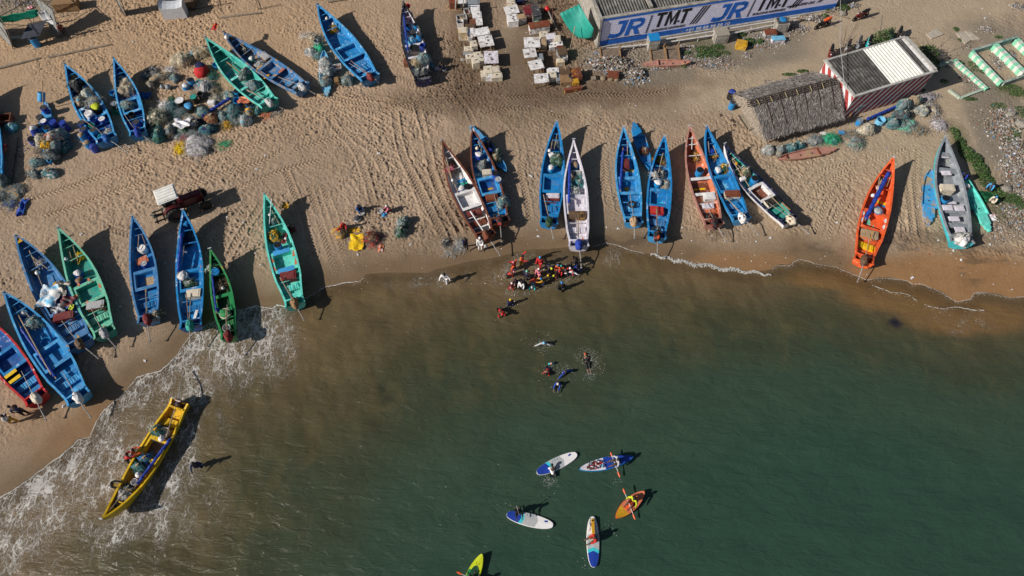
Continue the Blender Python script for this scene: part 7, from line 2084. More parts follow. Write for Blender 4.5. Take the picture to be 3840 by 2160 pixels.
# head px, label, pose, facing, shirt, trousers, cap, depth of feet below the water, height
PEOPLE = [
    (1960, 958, "person in red top and yellow trousers stretching both arms forward", "up", -10, "red", "dyellow", None, .18, 1.7),
    (1925, 983, "person in red with a pink cap, one arm thrown up, left edge of the group", "up", 190, "red", "navy", "pink", .25, 1.45),
    (1928, 1018, "small person in red with a pink cap, second down on the group's left", "bend", 10, "red", "black", "pink", .3, 1.35),
    (2025, 965, "person in a red suit with black sleeves and a blue cap, farthest inland", "walk", 250, "red", "red", "lblue", .2, 1.65),
    (1976, 1016, "dark-clothed person with a light green cap wading alone", "wade", 60, "navy", "black", "seagreen", .35, 1.5),
    (2020, 1009, "person in pink with a white cap in the middle of the group", "walk", 250, "pink", "pink", "white", .35, 1.5),
    (2069, 1007, "person in dark suit and pale yellow cap bending over children", "bend", -60, "navy", "black", "lime", .3, 1.6),
    (2086, 997, "child with a salmon cap and white shoulders at the pack's upper left", "bend", 190, "white", "navy", "salmon", .35, 1.4),
    (2093, 995, "child with a mid-blue cap behind the salmon-capped child", "stand", 250, "orange", "navy", "mblue", .4, 1.4),
    (2105, 997, "child in orange with a dark teal cap in the pack", "wade", 260, "orange", "black", "dteal", .4, 1.4),
    (2097, 1018, "child with a red cap and red shirt in the pack's centre", "bend", 200, "red", "black", "red", .4, 1.4),
    (2121, 1011, "child with a charcoal cap and an orange shoulder in the pack", "wade", 230, "black", "black", "dgrey", .4, 1.4),
    (2138, 1006, "child with a white cap and red shirt beside the black bending adult", "wade", 240, "red", "navy", "white", .4, 1.45),
    (2155, 985, "black-clothed adult bending deeply at the right end of the pack", "bend", 260, "black", "black", None, .3, 1.75),
    (2147, 1018, "child with a coral cap, white sleeves and navy vest", "spread", 260, "white", "navy", "salmon", .5, 1.45),
    (2172, 1012, "small child in bright blue at the right end of the pack", "bend", 300, "cblue", "cblue", "navy", .4, 1.3),
    (2055, 1033, "child with a yellow cap and black suit at the pack's lower left", "bend", 220, "black", "black", "yellow", .45, 1.4),
    (2076, 1034, "child with a lime cap and a red and black suit at the pack's bottom", "bend", 210, "maroon", "black", "lime", .45, 1.4),
    (2028, 1045, "child with a royal blue cap and orange sleeves", "reach", 180, "dyellow", "navy", "blue", .5, 1.45),
    (1956, 1056, "adult with black hair and a white T-shirt standing in the water", "stand", 250, "white", "black", None, .5, 1.7),
    (1966, 1050, "dark-haired person partly hidden behind the white T-shirt adult", "stand", 60, "black", "black", None, .5, 1.65),
    (1995, 1078, "person in a light turquoise suit reaching down with the left arm", "bend", 260, "aqua", "dteal", "lgrey", .7, 1.55),
    (1919, 1062, "person in pink-red life vest with a white and pink cap, upper of a pair", "bend", 230, "salmon", "navy", "lilac", .5, 1.4),
    (1915, 1080, "person with a pink cap and red vest, lower of a pair", "bend", 260, "red", "navy", "pink", .6, 1.35),
    (2107, 1060, "adult in black with a bright blue cap walking out to sea", "walk", 265, "black", "black", "blue", .6, 1.75),
    (1914, 1124, "person in navy and red with a yellow cap, alone below the group", "walk", 280, "navy", "navy", "yellow", .7, 1.55),
    (1884, 1178, "person in a bright red jacket and black trousers far below the group", "bend", 290, "red", "black", "red", .6, 1.7),
    (1665, 1028, "person in a white shirt and dark shorts wading alone left of the group", "wade", 270, "white", "white", None, .2, 1.7),
    (1799, 893, "person in a full white robe standing behind the brown-rimmed boats", "stand", 270, "white", "white", "white", -.15, 1.75),
    (1743, 894, "thin person in black and blue walking beside the white-robed one", "walk", 290, "navy", "black", None, -.15, 1.5),
    (2040, 1286, "swimmer in white and blue with both arms spread wide", "spread", 270, "lgrey", "navy", "skyblue", 1.0, 1.65),
    (2068, 1363, "swimmer with salmon cap and blue sleeves, hands at the chin", "kneel", 270, "aqua", "black", "salmon", .85, 1.6),
    (2047, 1404, "swimmer in bright red with black hair", "bend", 250, "red", "navy", None, .9, 1.65),
    (2123, 1394, "swimmer in dark violet stretching one arm down the picture", "spread", 300, "cblue", "navy", None, 1.0, 1.6),
    (2092, 1440, "swimmer in blue with a cream cap, lowest of the swimmers", "reach", 250, "cblue", "navy", "cream", 1.0, 1.6),
    (1343, 770, "person in blue print clothes sitting on the sand with bowls", "squat", -40, "dblue", "navy", None, -.16, 1.6),
    (1448, 772, "person wrapped in white and dark red cloth crouching right of the bowls", "squat", 200, "pink", "maroon", "white", -.16, 1.55),
    (1284, 838, "person in a red dress crouching over the tan net", "squat", 280, "red", "maroon", "red", -.16, 1.6),
    (1652, 232, "dark-clothed person crouching beside the black-sided boat", "squat", 240, "black", "navy", None, -.16, 1.6),
    (30, 1524, "person in dark navy bending forward at the left edge of the beach", "bend", 165, "navy", "black", None, -.15, 1.7),
    (4, 1558, "person in white shirt and mustard wrap at the left edge", "walk", 170, "white", "dyellow", None, -.15, 1.65),
    (3619, 652, "person in a bright blue shirt at the grey boat's right side", "bend", 200, "cblue", "dgrey", None, -.16, 1.65),
    (3727, 688, "person in a light blue and white shirt mending the green net", "squat", 230, "lblue", "dgrey", None, -.16, 1.65),
    (3738, 738, "person in white with a blue cap sitting at the green net's edge", "squat", 220, "cream", "cream", "mblue", -.16, 1.6),
    (474, 1702, "person in dark red pushing against the yellow boat's left side", "reach", 25, "red", "black", None, .3, 1.7),
    (497, 1686, "person in white and orange pushing the yellow boat beside the red one", "reach", 10, "orange", "white", None, .3, 1.7),
    (418, 1812, "person in black and white holding the yellow boat near its bow", "reach", 0, "black", "white", None, .3, 1.65),
    (722, 1738, "person in dark blue standing in the shallows right of the yellow boat", "wade", -60, "navy", "navy", None, .45, 1.7),
    (216, 88, "person in dark maroon beside the corner shack's frame", "walk", 300, "maroon", "black", None, -.16, 1.65),
    (1082, 846, "person in black crouching in the turquoise boat's shadow", "squat", 200, "black", "maroon", None, -.16, 1.55),
]
for px_, py_, lab, pose, fc, sh_, pt_, cp_, dep, hh in PEOPLE:
    person(px_, py_, lab, pose, fc, sh_, pt_, cap=cp_, z0=(WZ_ - dep) if dep > 0 else (0 if dep == -.16 else -.06), h=hh, sleeve=(sh_ not in ("maroon",)), skin="l" if lab.startswith("swimmer") else None)
spl = MB(); rr = random.Random(99)
def splash(px, py, n, r0, r1, dx=0, dy=0):
    c = P(px, py, WZ_ + .015)
    for _ in range(n):
        a = rr.uniform(0, 6.28); r = rr.uniform(r0, r1); s_ = rr.uniform(.004, .016)
        p = c + Vector((math.cos(a) * r + rr.gauss(dx, .12), math.sin(a) * r * .8 + rr.gauss(dy, .12), 0)); k_ = rr.uniform(1, 3.2)
        spl.add([p + Vector((math.cos(b + a) * s_ * k_, math.sin(b + a) * s_, 0)) for b in (0, 1.3, 2.6, 3.9, 5.1)], [(0, 1, 2, 3, 4)])
for e in PEOPLE:
    if e[8] > .1: splash(e[0] - 2, e[1] + (34 if e[8] < .6 else 16), 34 if e[1] < 1250 else 20, .25, .55)
for a in ((2022, 1276, 50, .3, 1.2), (2040, 1300, 60, .4, .55), (2202, 1335, 170, .1, .9), (2232, 1372, 90, .1, .7), (2212, 1412, 70, .1, .3), (2112, 1382, 60, .1, .5), (2050, 1380, 24, .1, .6), (2062, 1802, 110, .1, .45), (2060, 1850, 20, .2, .9), (1938, 1000, 60, .2, .9), (2035, 1000, 60, .2, .9), (1950, 1035, 50, .2, 1.2), (1872, 1065, 30, .1, .9), (1910, 1130, 20, .3, 1.2), (2268, 1985, 24, .2, .8), (2315, 1795, 20, .1, .4), (1910, 1890, 14, .2, 1.0), (2200, 2110, 24, .1, .6), (1910, 1800, 10, .2, 1.4), (700, 1790, 60, .3, 1.0), (640, 1800, 200, .2, 1.8), (590, 1880, 200, .2, 1.8), (490, 1950, 200, .2, 1.4)): splash(*a)
tag(spl.build("splashes", mat("spray", (.42, .43, .41), .6, .3, 6), None), kind="stuff", label="flecks of white splash around the swimmers and waders", cat="foam")
# low swimmer lying flat, orange cap
root, k_ = person(2202, 1354, "swimmer face down with an orange cap and black wetsuit, kicking feet", "stand", 90, "black", "black", cap="orange", z0=0, h=1.65, skin="l", longp=False)
Hd = put(2201, 1352, WZ_ + .1, WZ_ - .02); ft = put(2213, 1408, WZ_, WZ_)
dr = (Hd - ft); rzz = math.atan2(dr.y, dr.x)
root.location = (ft.x, ft.y, WZ_ - .02); root.rotation_euler = Euler((0, R(88), rzz), 'XYZ')
tube_ = MB(); tube_.tube([(0, 0, 0), (.25, .35, .05), (.35, .8, 0)], .09, 8); tag(tube_.build("rescue_tube", mat("rescue_orange", col("orange"), .5, .1, 4), None, loc=P(1918, 1010, WZ_ + .7)), "orange-red rescue tube slung between the two pink-capped people", "rescue tube")
q = lump(.42, .30, .25, 991, .05); tag(q.build("float_board", mat("float_red", (.45, .05, .02), .5, .1, 4), None, loc=P(2000, 1062, WZ_), rz=1.0, smooth=True), "dark red oval float held by the blue-capped child with orange sleeves", "float")
tub(1339, 818, "round grey basin with dark water below the sitting person", "lgrey", d=.55, h=.2, fill="dgrey")
tub(1356, 796, "small silver bowl right of the sitting person", "lgrey", d=.5, h=.15)
tub(1427, 790, "silver bowl between the crouching woman and the blue bag", "lgrey", d=.45, h=.15)
cloth(1440, 804, 9, 9, "small bright blue bag beside the silver bowl", "lblue", h=.2, seed=91)


# ------------------------------------------------------------------ kayaks, paddle boards
def plank_boat(a, b, Wm, label, zones, kayak=False, hull="white", rec=None, name="paddle_board", cat="paddle board", z=.0):
    """a: px of the end with the first colour; zones: list of (until s, colour)"""
    A = P(a[0], a[1], WZ_ + .1); Bv = P(b[0], b[1], WZ_ + .1); d = Bv - A; L = d.length; rz = math.atan2(d.y, d.x)
    root = empty(name, (A.x, A.y, WZ_ - .03), rz, label, cat, "kayaks and paddle boards")
    th = .30 if kayak else .14
    hw = (lambda s: Wm / 2 * max(.04, math.sin(math.pi * min(1, max(0, s * .985 + .008))) ** .62)) if kayak else (lambda s: Wm / 2 * max(.02, (math.sin(math.pi * s)) ** .36))
    S = [0, .01, .025, .05, .09, .14, .2, .3, .4, .5, .6, .7, .8, .86, .91, .95, .975, .99, 1.0]
    m = mat("hull_" + hull, col(hull), .35, .04, 3)
    q = MB(); rows = []
    for s in S:
        w = hw(s); x = s * L; e = (.10 * (abs(s - .5) * 2) ** 3 if kayak else .04 * (abs(s - .5) * 2) ** 4)
        rows.append([(x, w * .7, e - .04), (x, w, th * .45 + e), (x, w * .93, th + e), (x, 0, th + e + .012), (x, -w * .93, th + e), (x, -w, th * .45 + e), (x, -w * .7, e - .04)])
    q.grid([r[::-1] for r in rows], close=True); q.add(rows[0], [tuple(range(7))]); q.add(rows[-1], [tuple(reversed(range(7)))])
    q.build("hull", m, root, smooth=False)
    s0 = 0
    for s1, c, nm in zones:
        q = MB(); rw = []
        n = 10
        chev = .05 if not kayak else 0
        for i in range(n + 1):
            s = s0 + (s1 - s0) * i / n; s = min(.992, max(.008, s)); w = hw(s) * (.90 if kayak else .925)
            e = (.10 * (abs(s - .5) * 2) ** 3 if kayak else .04 * (abs(s - .5) * 2) ** 4)
            sh = 0 if i in () else 1
            x = s * L
            cz = chev * L * (1 if 0 < s0 or i == n else 0) * (1 if (i == n or i == 0) else (i / n if s0 == 0 else 1))
            if i == n and s1 > .98: cz = 0
            rw.append([(x - 0, w, th + e + .004), (x + cz, 0, th + e + .020), (x - 0, -w, th + e + .004)])
        q.grid([r[::-1] for r in rw]); q.build(nm, mat("deck_" + c, col(c), .45, .06, 4), root)
        s0 = s1
    if kayak:
        for (s, w_, l_, c) in rec:
            q = MB(); q.lathe([(1, th + .03), (.92, th + .045), (.8, th + .028), (0, th + .028)], c=(0, 0, 0), seg=16, sx=l_ / 2, sy=w_ / 2); q.build("recess" if w_ > .3 else "hatch", mat("rec_" + c, col(c), .6, .12, 5), root, loc=(s * L, 0, 0))
    return root, L


BZ = [(.27, "cblue", "tail_panel"), (.34, "aqua", "tail_chevron"), (.62, "lgrey", "deck_pad")]
r1, L1 = plank_boat((2013, 1774), (2163, 1702), .82, "paddle board with a swimmer in a white shirt hauling himself across", BZ)
r2, L2 = plank_boat((1900, 1928), (2074, 1971), .82, "lower left paddle board with a person in black kneeling near its blue tail", BZ)
r3, L3 = plank_boat((2226, 2128), (2222, 1937), .80, "upright paddle board with a person in red sitting on it", BZ)
for r_, L_ in ((r1, L1), (r2, L2), (r3, L3)):
    q = MB(); q.box((L_ * .84, .14, .165), (.20, .10, .01), rz=.2); q.build("logo_mark", mat("logo_blue", col("cblue"), .5, .1, 5), r_)
    for k in range(3):
        q = MB(); q.box((L_ * (.42 + .06 * k), .24, .175), (.02, .12, .006)); q.build("pad_line", mat("pad_line", (.2, .5, .55), .6, .1, 5), r_)
person(2070, 1742, "person in white shirt lying half on the upper paddle board", "bend", 95, "white", "black", z0=WZ_ - .75, h=1.6)
person(1946, 1920, "person in black kneeling on the lower left paddle board", "kneel", -80, "black", "black", z0=WZ_ + .12, h=1.6, longp=False)
person(2232, 2015, "person in a red shirt sitting on the upright paddle board", "sit", 200, "red", "wood", z0=WZ_ + .12, h=1.65, longp=False)
q = MB(); q.box((0, 0, .08), (1.05, .17, .14)); q.lathe([(.085, .01), (.085, .15)], c=(.52, 0, 0), seg=10); tag(q.build("rescue_tube", mat("tube_yellow", col("dyellow"), .5, .06, 4), None, loc=P(2224, 1983, WZ_ + .16).xy.to_3d() + Vector((0, 0, WZ_ + .13)), rz=R(90)), "yellow rescue tube lying on the upright paddle board", "rescue tube")
q = MB(); q.tube([(0, 0, 0), (.12, .55, .02), (.22, .75, .0), (.1, .78, 0), (.05, .5, 0)], .015, 5); tag(q.build("leash_rope", ROPEM, None, loc=P(2209, 1992, WZ_ + .17)), "thin looped leash beside the yellow tube on the paddle board", "rope")
kb, Lk_ = plank_boat((2174, 1761), (2371, 1717), .84, "blue and white kayak carrying collected litter and one paddler", [(.46, "lilac", "front_deck"), (.99, "cblue", "rear_deck")], kayak=True, hull="blue", rec=[(.27, .52, 1.0, "grey"), (.60, .24, .24, "black"), (.70, .46, .8, "dblue")], name="kayak", cat="kayak")
rr = random.Random(12)
lit = MB(); MS = [mat("bottle_" + c, col(c), .5, .1, 5) for c in ("white", "black", "red", "skyblue", "brown", "lilac")]
for i in range(70):
    lit.cur = rr.randrange(6); lit.box((rr.uniform(-.5, .5), rr.uniform(-.22, .22), rr.uniform(0, .16)), (rr.uniform(.08, .22), .06, .06), rz=rr.uniform(0, 3.1))
lp = kb.matrix_basis @ Vector((.27 * Lk_, 0, .36)); tag(lit.build("collected_litter", MS, None, loc=lp, rz=kb.rotation_euler.z), "heap of collected bottles and litter in the blue kayak's front hold", "litter heap")
person(2318, 1722, "paddler in a patterned white shirt seated in the blue kayak", "paddle", 195, "lgrey", "dwood", z0=WZ_ + .22, h=1.65, longp=False)
ko, Lo_ = plank_boat((2310, 1942), (2414, 1846), .88, "orange kayak with a paddler in a yellow shirt", [(.30, "dyellow", "front_deck"), (.99, "terra", "rear_deck")], kayak=True, hull="orange", rec=[(.2, .26, .26, "dyellow"), (.52, .48, 1.05, "orange"), (.86, .22, .22, "black")], name="kayak", cat="kayak")
person(2379, 1870, "paddler in a neon yellow shirt seated in the orange kayak", "paddle", 225, "lime", "maroon", z0=WZ_ + .22, h=1.6, longp=False)
kl, Ll_ = plank_boat((1808, 2080), (1738, 2240), .84, "lime green kayak cut off by the bottom edge of the photo", [(.40, "lime", "front_deck"), (.99, "green", "rear_deck")], kayak=True, hull="lime", rec=[(.21, .22, .22, "black"), (.44, .46, .9, "dgreen")], name="kayak", cat="kayak")
person(1768, 2188, "paddler in the lime green kayak, mostly outside the frame", "paddle", 65, "red", "dwood", z0=WZ_ + .22, h=1.65, longp=False)
def paddle(x1, y1, x2, y2, label, z=.55):
    a = P(x1, y1, WZ_ + z); b = P(x2, y2, WZ_ + z * .4); root = empty("paddle", a, 0, label, "paddle"); d = b - a; u = d.normalized(); n = u.cross(Vector((0, 0, 1))).normalized()
    q = MB(); q.tube([u * .3, d - u * .3], .022, 6); q.build("shaft", mat("paddle_shaft", (.5, .5, .5), .4, .1, 4), root)
    for p0, s in ((Vector(), 1), (d, -1)):
        q = MB(); pts = [p0 + u * s * t for t in (0, .1, .26, .38)]; ws = [.03, .065, .06, .015]
        q.grid([[pts[i] - n * ws[i], pts[i] + Vector((0, 0, .03)), pts[i] + n * ws[i]] for i in range(4)] if s > 0 else [[pts[i] + n * ws[i], pts[i] + Vector((0, 0, .03)), pts[i] - n * ws[i]] for i in range(4)])
        o = q.build("blade", mat("blade_orange", col("orange"), .4, .05, 4), root); so = o.modifiers.new("s", 'SOLIDIFY'); so.thickness = .02
paddle(2290, 1696, 2325, 1789, "orange-bladed paddle of the blue kayak")
paddle(2337, 1832, 2382, 1948, "orange-bladed paddle of the orange kayak")
paddle(1713, 2144, 1830, 2200, "orange-bladed paddle of the lime green kayak")
pole(1938, 1898, 1947, 1930, "pale paddle shaft standing up beside the kneeling person in black", .02, 1.3, .3, m=mat("paddle_shaft", (.5, .5, .5), .4, .1, 4), cat="paddle", name="paddle", group=None)
pole(2268, 1975, 2226, 2022, "dark paddle held out by the person in red on the paddle board", .022, .1, .6, m=DARKM, cat="paddle", name="paddle", group=None)

# ------------------------------------------------------------------ tractor
tr = empty("tractor", G(668, 800).xy.to_3d(), R(28), "dark red tractor with a white canopy parked on the sand", "tractor")
RED = mat("tractor_red", (.085, .008, .012), .35, .15, 3, dirt=.05); DK = mat("tractor_dark", (.02, .018, .018), .6, .3, 6, dirt=.05)
def wheel(x, y, r, w, nm="wheel"):
    wh = empty("wheel", (x, y, r)); wh.parent = tr; wh.rotation_euler = (R(90), 0, 0)
    q = MB(); q.lathe([(r * .52, -w / 2), (r * .9, -w / 2), (r, -w * .3), (r, w * .3), (r * .9, w / 2), (r * .52, w / 2), (r * .52, -w / 2)], seg=26)
    for k in range(18):
        a = k * math.pi / 9; M = Matrix.Rotation(a, 4, 'Z') @ Matrix.Translation((r * 1.0, 0, 0))
        for s in (-1, 1): q.box((0, 0, s * w * .23), (.06, .05, w * .5), M=M @ Matrix.Rotation(s * .6, 4, 'X'))
    q.build("tyre", mat("tractor_tyre", (.022, .019, .017), .85, .3, 6, dirt=.08), wh)
    q = MB(); q.lathe([(r * .53, -w * .2), (r * .2, -w * .1), (r * .2, w * .1), (r * .53, w * .2)], seg=20); q.build("rim", mat("rim_dark", (.035, .02, .02), .5, .2, 5), wh)
for y in (-.74, .74): wheel(0, y, .74, .38); wheel(2.15, y * .92, .46, .26)
q = MB(); q.box((1.35, 0, 1.12), (1.75, .62, .62)); q.box((1.35, 0, 1.46), (1.6, .44, .10)); q.box((2.24, 0, 1.05), (.1, .56, .56)); q.build("bonnet", RED, tr)
q = MB(); q.box((.9, 0, .72), (2.6, .42, .42)); q.box((2.15, 0, .5), (.2, 1.2, .14)); q.box((0, 0, .76), (.5, 1.2, .34)); q.build("chassis", DK, tr)
for y in (-.72, .72):
    q = MB(); rows = []
    for i in range(9):
        a = math.pi * (.12 + .72 * i / 8); rows.append([(math.cos(a) * .86, y * (1 - .34), .74 + math.sin(a) * .86), (math.cos(a) * .86, y * 1.05, .74 + math.sin(a) * .86)])
    q.grid(rows); o = q.build("mudguard", RED, tr); so = o.modifiers.new("s", 'SOLIDIFY'); so.thickness = .03
q = MB(); q.box((-.15, 0, 1.2), (.45, .5, .10)); q.box((-.38, 0, 1.42), (.08, .5, .4)); q.build("seat", DK, tr)
q = MB(); q.tube([(.55, 0, 1.35), (.3, 0, 1.62)], .025, 6); q.tube([(.3 + .05 * math.sin(a), .2 * math.cos(a), 1.62 + .18 * math.sin(a)) for a in [i * .449 for i in range(15)]], .018, 5); q.build("steering_wheel", DK, tr)
for x, y in ((-.45, -.55), (-.45, .55), (.62, -.5), (.62, .5)):
    q = MB(); q.tube([(x, y, 1.0), (x, y, 2.38)], .03, 6); q.build("canopy_post", DK, tr)
CW = mat("canopy_white", (.78, .76, .70), .55, .06, 3, dirt=.2); q = MB(); q.box((.08, 0, 2.43), (1.55, 1.5, .06)); q.box((.08, 0, 2.49), (1.38, 1.34, .08))
for k in range(5): q.box((.08, -.55 + k * .275, 2.545), (1.3, .05, .035))
q.build("canopy", CW, tr)
q = MB(); q.tube([(1.55, .2, 1.4), (1.55, .2, 2.0)], .035, 6); q.build("exhaust_pipe", DK, tr)
q = MB()
for y in (-.5, 0, .5): q.box((-1.25, y, .55), (.9, .08, .1))
for x in (-.95, -1.5): q.box((x, 0, .5), (.1, 1.3, .1))
q.tube([(-.9, 0, .6), (-1.5, -.2, .95), (-1.75, .2, .7)], .09, 6); q.build("hitch_frame", mat("hitch", (.035, .045, .035), .7, .3, 6), tr)


# ------------------------------------------------------------------ motorbikes
def bike(px, py, heading, label, body="black", seat="black"):
    g = G(px, py); r_ = empty("motorbike", g, R(heading), label, "motorbike", "motorbikes parked on the sandy track")
    for x in (-.62, .62):
        q = MB(); q.tube([(x + .26 * math.cos(a), 0, .29 + .26 * math.sin(a)) for a in [i * math.pi / 8 for i in range(17)]], .06, 6); q.tube([(x, -.08, .29), (x, .08, .29)], .12, 8); q.build("wheel", RUBBER, r_)
    pb = mat("bike_" + body, col(body), .3, .12, 5)
    q = MB(); q.tube([(-.75, 0, .72), (-.35, 0, .70), (0, 0, .55), (.25, 0, .62), (.42, 0, .85)], [.10, .17, .15, .17, .13], 8); q.tube([(.48, 0, .9), (.66, 0, .45)], .09, 7); q.box((.0, 0, .38), (.5, .3, .22)); q.build("body", pb, r_)
    q = MB(); q.tube([(-.78, 0, .86), (-.4, 0, .86), (.02, 0, .80)], [.10, .15, .12], 8); q.build("seat", mat("bike_seat_" + seat, col(seat), .5, .1, 5), r_)
    q = MB(); q.tube([(.30, -.36, .98), (.44, -.18, 1.02), (.44, .18, 1.02), (.30, .36, .98)], .02, 5); q.tube([(.44, 0, .98), (.5, 0, .85)], .05, 5)
    for s in (-1, 1): q.tube([(.42, s * .26, 1.0), (.45, s * .30, 1.14)], .012, 4); q.lathe([(.001, 0), (.055, .02), (.001, .04)], c=(.45, s * .30, 1.12), seg=8)
    q.build("handlebar", STEEL, r_); q = MB(); q.lathe([(.001, 0), (.07, .02), (.08, .06), (.02, .10)], c=(.56, 0, .80), seg=8); q.build("headlight", mat("lamp_glass", (.5, .5, .5), .2, .05, 4), r_)
    return r_
bike(3080, 103, 205, "black scooter with a bright orange front near the hall's right end", "black", "orange")
bike(3222, 72, 205, "dark maroon motorbike parked right of the orange one", "maroon", "black")
bike(3106, 216, 250, "dark red motorbike at the striped store's rear left corner", "maroon", "black")
bike(3168, 196, 240, "black and white motorbike behind the store's dark roof", "lgrey", "black")
bike(3210, 184, 245, "silver-grey motorbike behind the middle of the store roof", "grey", "dgrey")
bike(3247, 178, 240, "small motorbike with a turquoise mirror behind the white roof", "aqua", "black")
bike(3330, 158, 260, "shiny blue motorbike at the store's rear right corner", "cblue", "black")
bike(3362, 148, 250, "black motorbike outermost at the store's rear right corner", "black", "black")

# ------------------------------------------------------------------ plants, rubble, litter
LEAF = [mat("leaf_a", (.045, .10, .022), .7, .25, 4), mat("leaf_b", (.09, .15, .035), .7, .25, 4), mat("leaf_c", (.028, .06, .018), .7, .2, 4)]
def leaves(q, c, rx, ry, h, n, rr, sz=.14):
    for _ in range(n):
        a = rr.uniform(0, 6.28); r = math.sqrt(rr.random()); z = h * (1 - r * r) * rr.uniform(.3, 1.1) + .02
        p = Vector((c[0] + rx * r * math.cos(a), c[1] + ry * r * math.sin(a), c[2] + z)); q.cur = rr.choice((0, 0, 1, 2))
        t = Vector((rr.uniform(-1, 1), rr.uniform(-1, 1), rr.uniform(-.2, .7))).normalized() * sz * rr.uniform(.5, 1.3); n_ = t.cross(Vector((rr.uniform(-1, 1), rr.uniform(-1, 1), 1))).normalized() * sz * .35
        q.add([p - t * .5, p + n_, p + t * .5, p - n_], [(0, 1, 2, 3)])
rr = random.Random(31)
q = MB()
for px_, py_, a, b, h, n in [(2640, 190, 26, 16, .3, 260), (2668, 205, 30, 16, .35, 300), (2625, 214, 22, 10, .2, 160), (2690, 178, 22, 12, .2, 150), (2782, 132, 14, 8, .35, 160), (2812, 158, 22, 14, .4, 260), (2850, 158, 12, 10, .35, 150), (2872, 138, 12, 8, .25, 110), (2470, 210, 14, 8, .35, 140),
                            (2575, 200, 18, 8, .2, 90), (3090, 62, 14, 8, .3, 120), (3160, 30, 22, 12, .4, 260), (3010, 268, 18, 6, .2, 120), (2960, 280, 24, 6, .1, 120), (3100, 40, 18, 8, .25, 120), (2720, 200, 16, 8, .15, 60), (2565, 250, 10, 5, .15, 40),
                            (3582, 500, 14, 20, .3, 200), (3600, 535, 16, 22, .4, 300), (3622, 575, 22, 26, .6, 520), (3655, 600, 24, 24, .6, 520), (3680, 640, 24, 30, .5, 520), (3700, 680, 26, 24, .4, 380), (3738, 715, 30, 16, .3, 330), (3790, 745, 34, 16, .25, 330), (3828, 770, 24, 14, .2, 200),
                            (3806, 495, 24, 20, .2, 330), (3780, 520, 16, 12, .15, 140), (3780, 330, 40, 14, .15, 260), (3820, 350, 30, 12, .15, 200), (3640, 372, 20, 6, .12, 120), (3690, 270, 14, 8, .2, 90), (3600, 240, 14, 14, .15, 100), (3650, 250, 16, 20, .12, 120), (3745, 400, 26, 14, .15, 160), (3830, 420, 20, 20, .2, 160),
                            (3585, 110, 10, 8, .15, 60), (3600, 150, 8, 6, .12, 40), (3745, 140, 12, 6, .12, 50), (3540, 305, 14, 8, .12, 60), (3460, 340, 8, 6, .2, 60)]:
    g = G(px_, py_); s = sc_at(py_); leaves(q, g, a / s * 1.25, b / s * 1.5, h * .75, int(n * 1.8), rr, .11)
tag(q.build("ground_weeds", LEAF, None), kind="stuff", label="patches of low green weeds among the rubble", cat="weeds")
def shrub(px, py, rx, ry, h, n, label, sd):
    g = G(px, py); root = empty("shrub", g, 0, label, "shrub"); rr = random.Random(sd); q = MB(); leaves(q, (0, 0, .1), rx, ry, h, n, rr, .16); q.build("foliage", LEAF, root)
    q = MB()
    for k in range(6): q.tube([(0, 0, 0), (rr.uniform(-.5, .5) * rx, rr.uniform(-.5, .5) * ry, h * .5), (rr.uniform(-.9, .9) * rx, rr.uniform(-.9, .9) * ry, h * .9)], .025, 5, .01)
    q.build("stem", PO, root)
shrub(3470, 232, 1.1, 1.7, 1.4, 1300, "dense green bush at the striped store's right side", 1)
shrub(3292, 172, 1.4, .9, 1.6, 900, "olive green shrub behind the store's white roof sheets", 2)
shrub(3322, 150, .7, .7, 1.3, 320, "small dark shrub left of the blue motorbike", 3)
def bare(px, py, H, label, sd, n=9, spread=.9):
    g = G(px, py); root = empty("bare_tree", g, 0, label, "tree"); rr = random.Random(sd)
    q = MB(); q.tube([(0, 0, 0), (.05, .05, H * .45)], .06, 6, .04); q.build("trunk", PO, root)
    q = MB()
    for k in range(n):
        a = rr.uniform(0, 6.28); l = rr.uniform(.4, 1) * H; p0 = Vector((.03, .03, H * rr.uniform(.15, .45))); d = Vector((math.cos(a) * spread, math.sin(a) * spread, rr.uniform(.5, 1.2))).normalized()
        p1 = p0 + d * l * .5; p2 = p0 + d * l + Vector((0, 0, .1)); q.tube([p0, p1, p2], .022, 4, .008)
        for j in range(4):
            b0 = p0.lerp(p2, rr.uniform(.3, .9)); q.tube([b0, b0 + Vector((rr.uniform(-1, 1), rr.uniform(-1, 1), rr.uniform(.2, 1))).normalized() * l * .35], .010, 4, .004)
    q.build("branches", PO, root)
bare(3143, 220, 2.6, "leafless small tree behind the store's left rear corner", 5, 12)
bare(3480, 226, 2.3, "leafless branches rising from the bush right of the store", 6, 14, 1.6)
q = MB(); o0 = P(3150, 160, 3.6); q.tube([(0, 0, 0), P(3168, 330, 3.2) - o0], .02, 5); q.tube([(0, 0, 0), P(3152, -20, 4.2) - o0], .015, 5)
tag(q.build("thin_cable", mat("cable_grey", (.4, .4, .4), .6, .1, 4), None, loc=o0), "thin pale cable running over the store roof to the top edge", "cable")
def branch(pts, label, r=.12):
    ps = [G(x, y, .12) for x, y in pts]; q = MB(); q.tube([p - ps[0] for p in ps], r, 6, r * .4); tag(q.build("dead_branch", mat("driftwood", (.24, .19, .14), .9, .2, 4, bump=.3), None, loc=ps[0]), label, "branch", "dead branches on the ground")
branch([(3790, 448), (3800, 480), (3840, 502)], "upper dead branch curving across the rubble at the right edge")
branch([(3838, 490), (3830, 540), (3812, 585)], "lower dead branch in the rubble at the right edge")
branch([(3110, 52), (3140, 60), (3180, 72)], "grey branch at the hall's lower right corner", .09)
branch([(3090, 50), (3130, 45), (3165, 60), (3172, 30)], "curved thick root beside the branch at the hall's corner", .10)

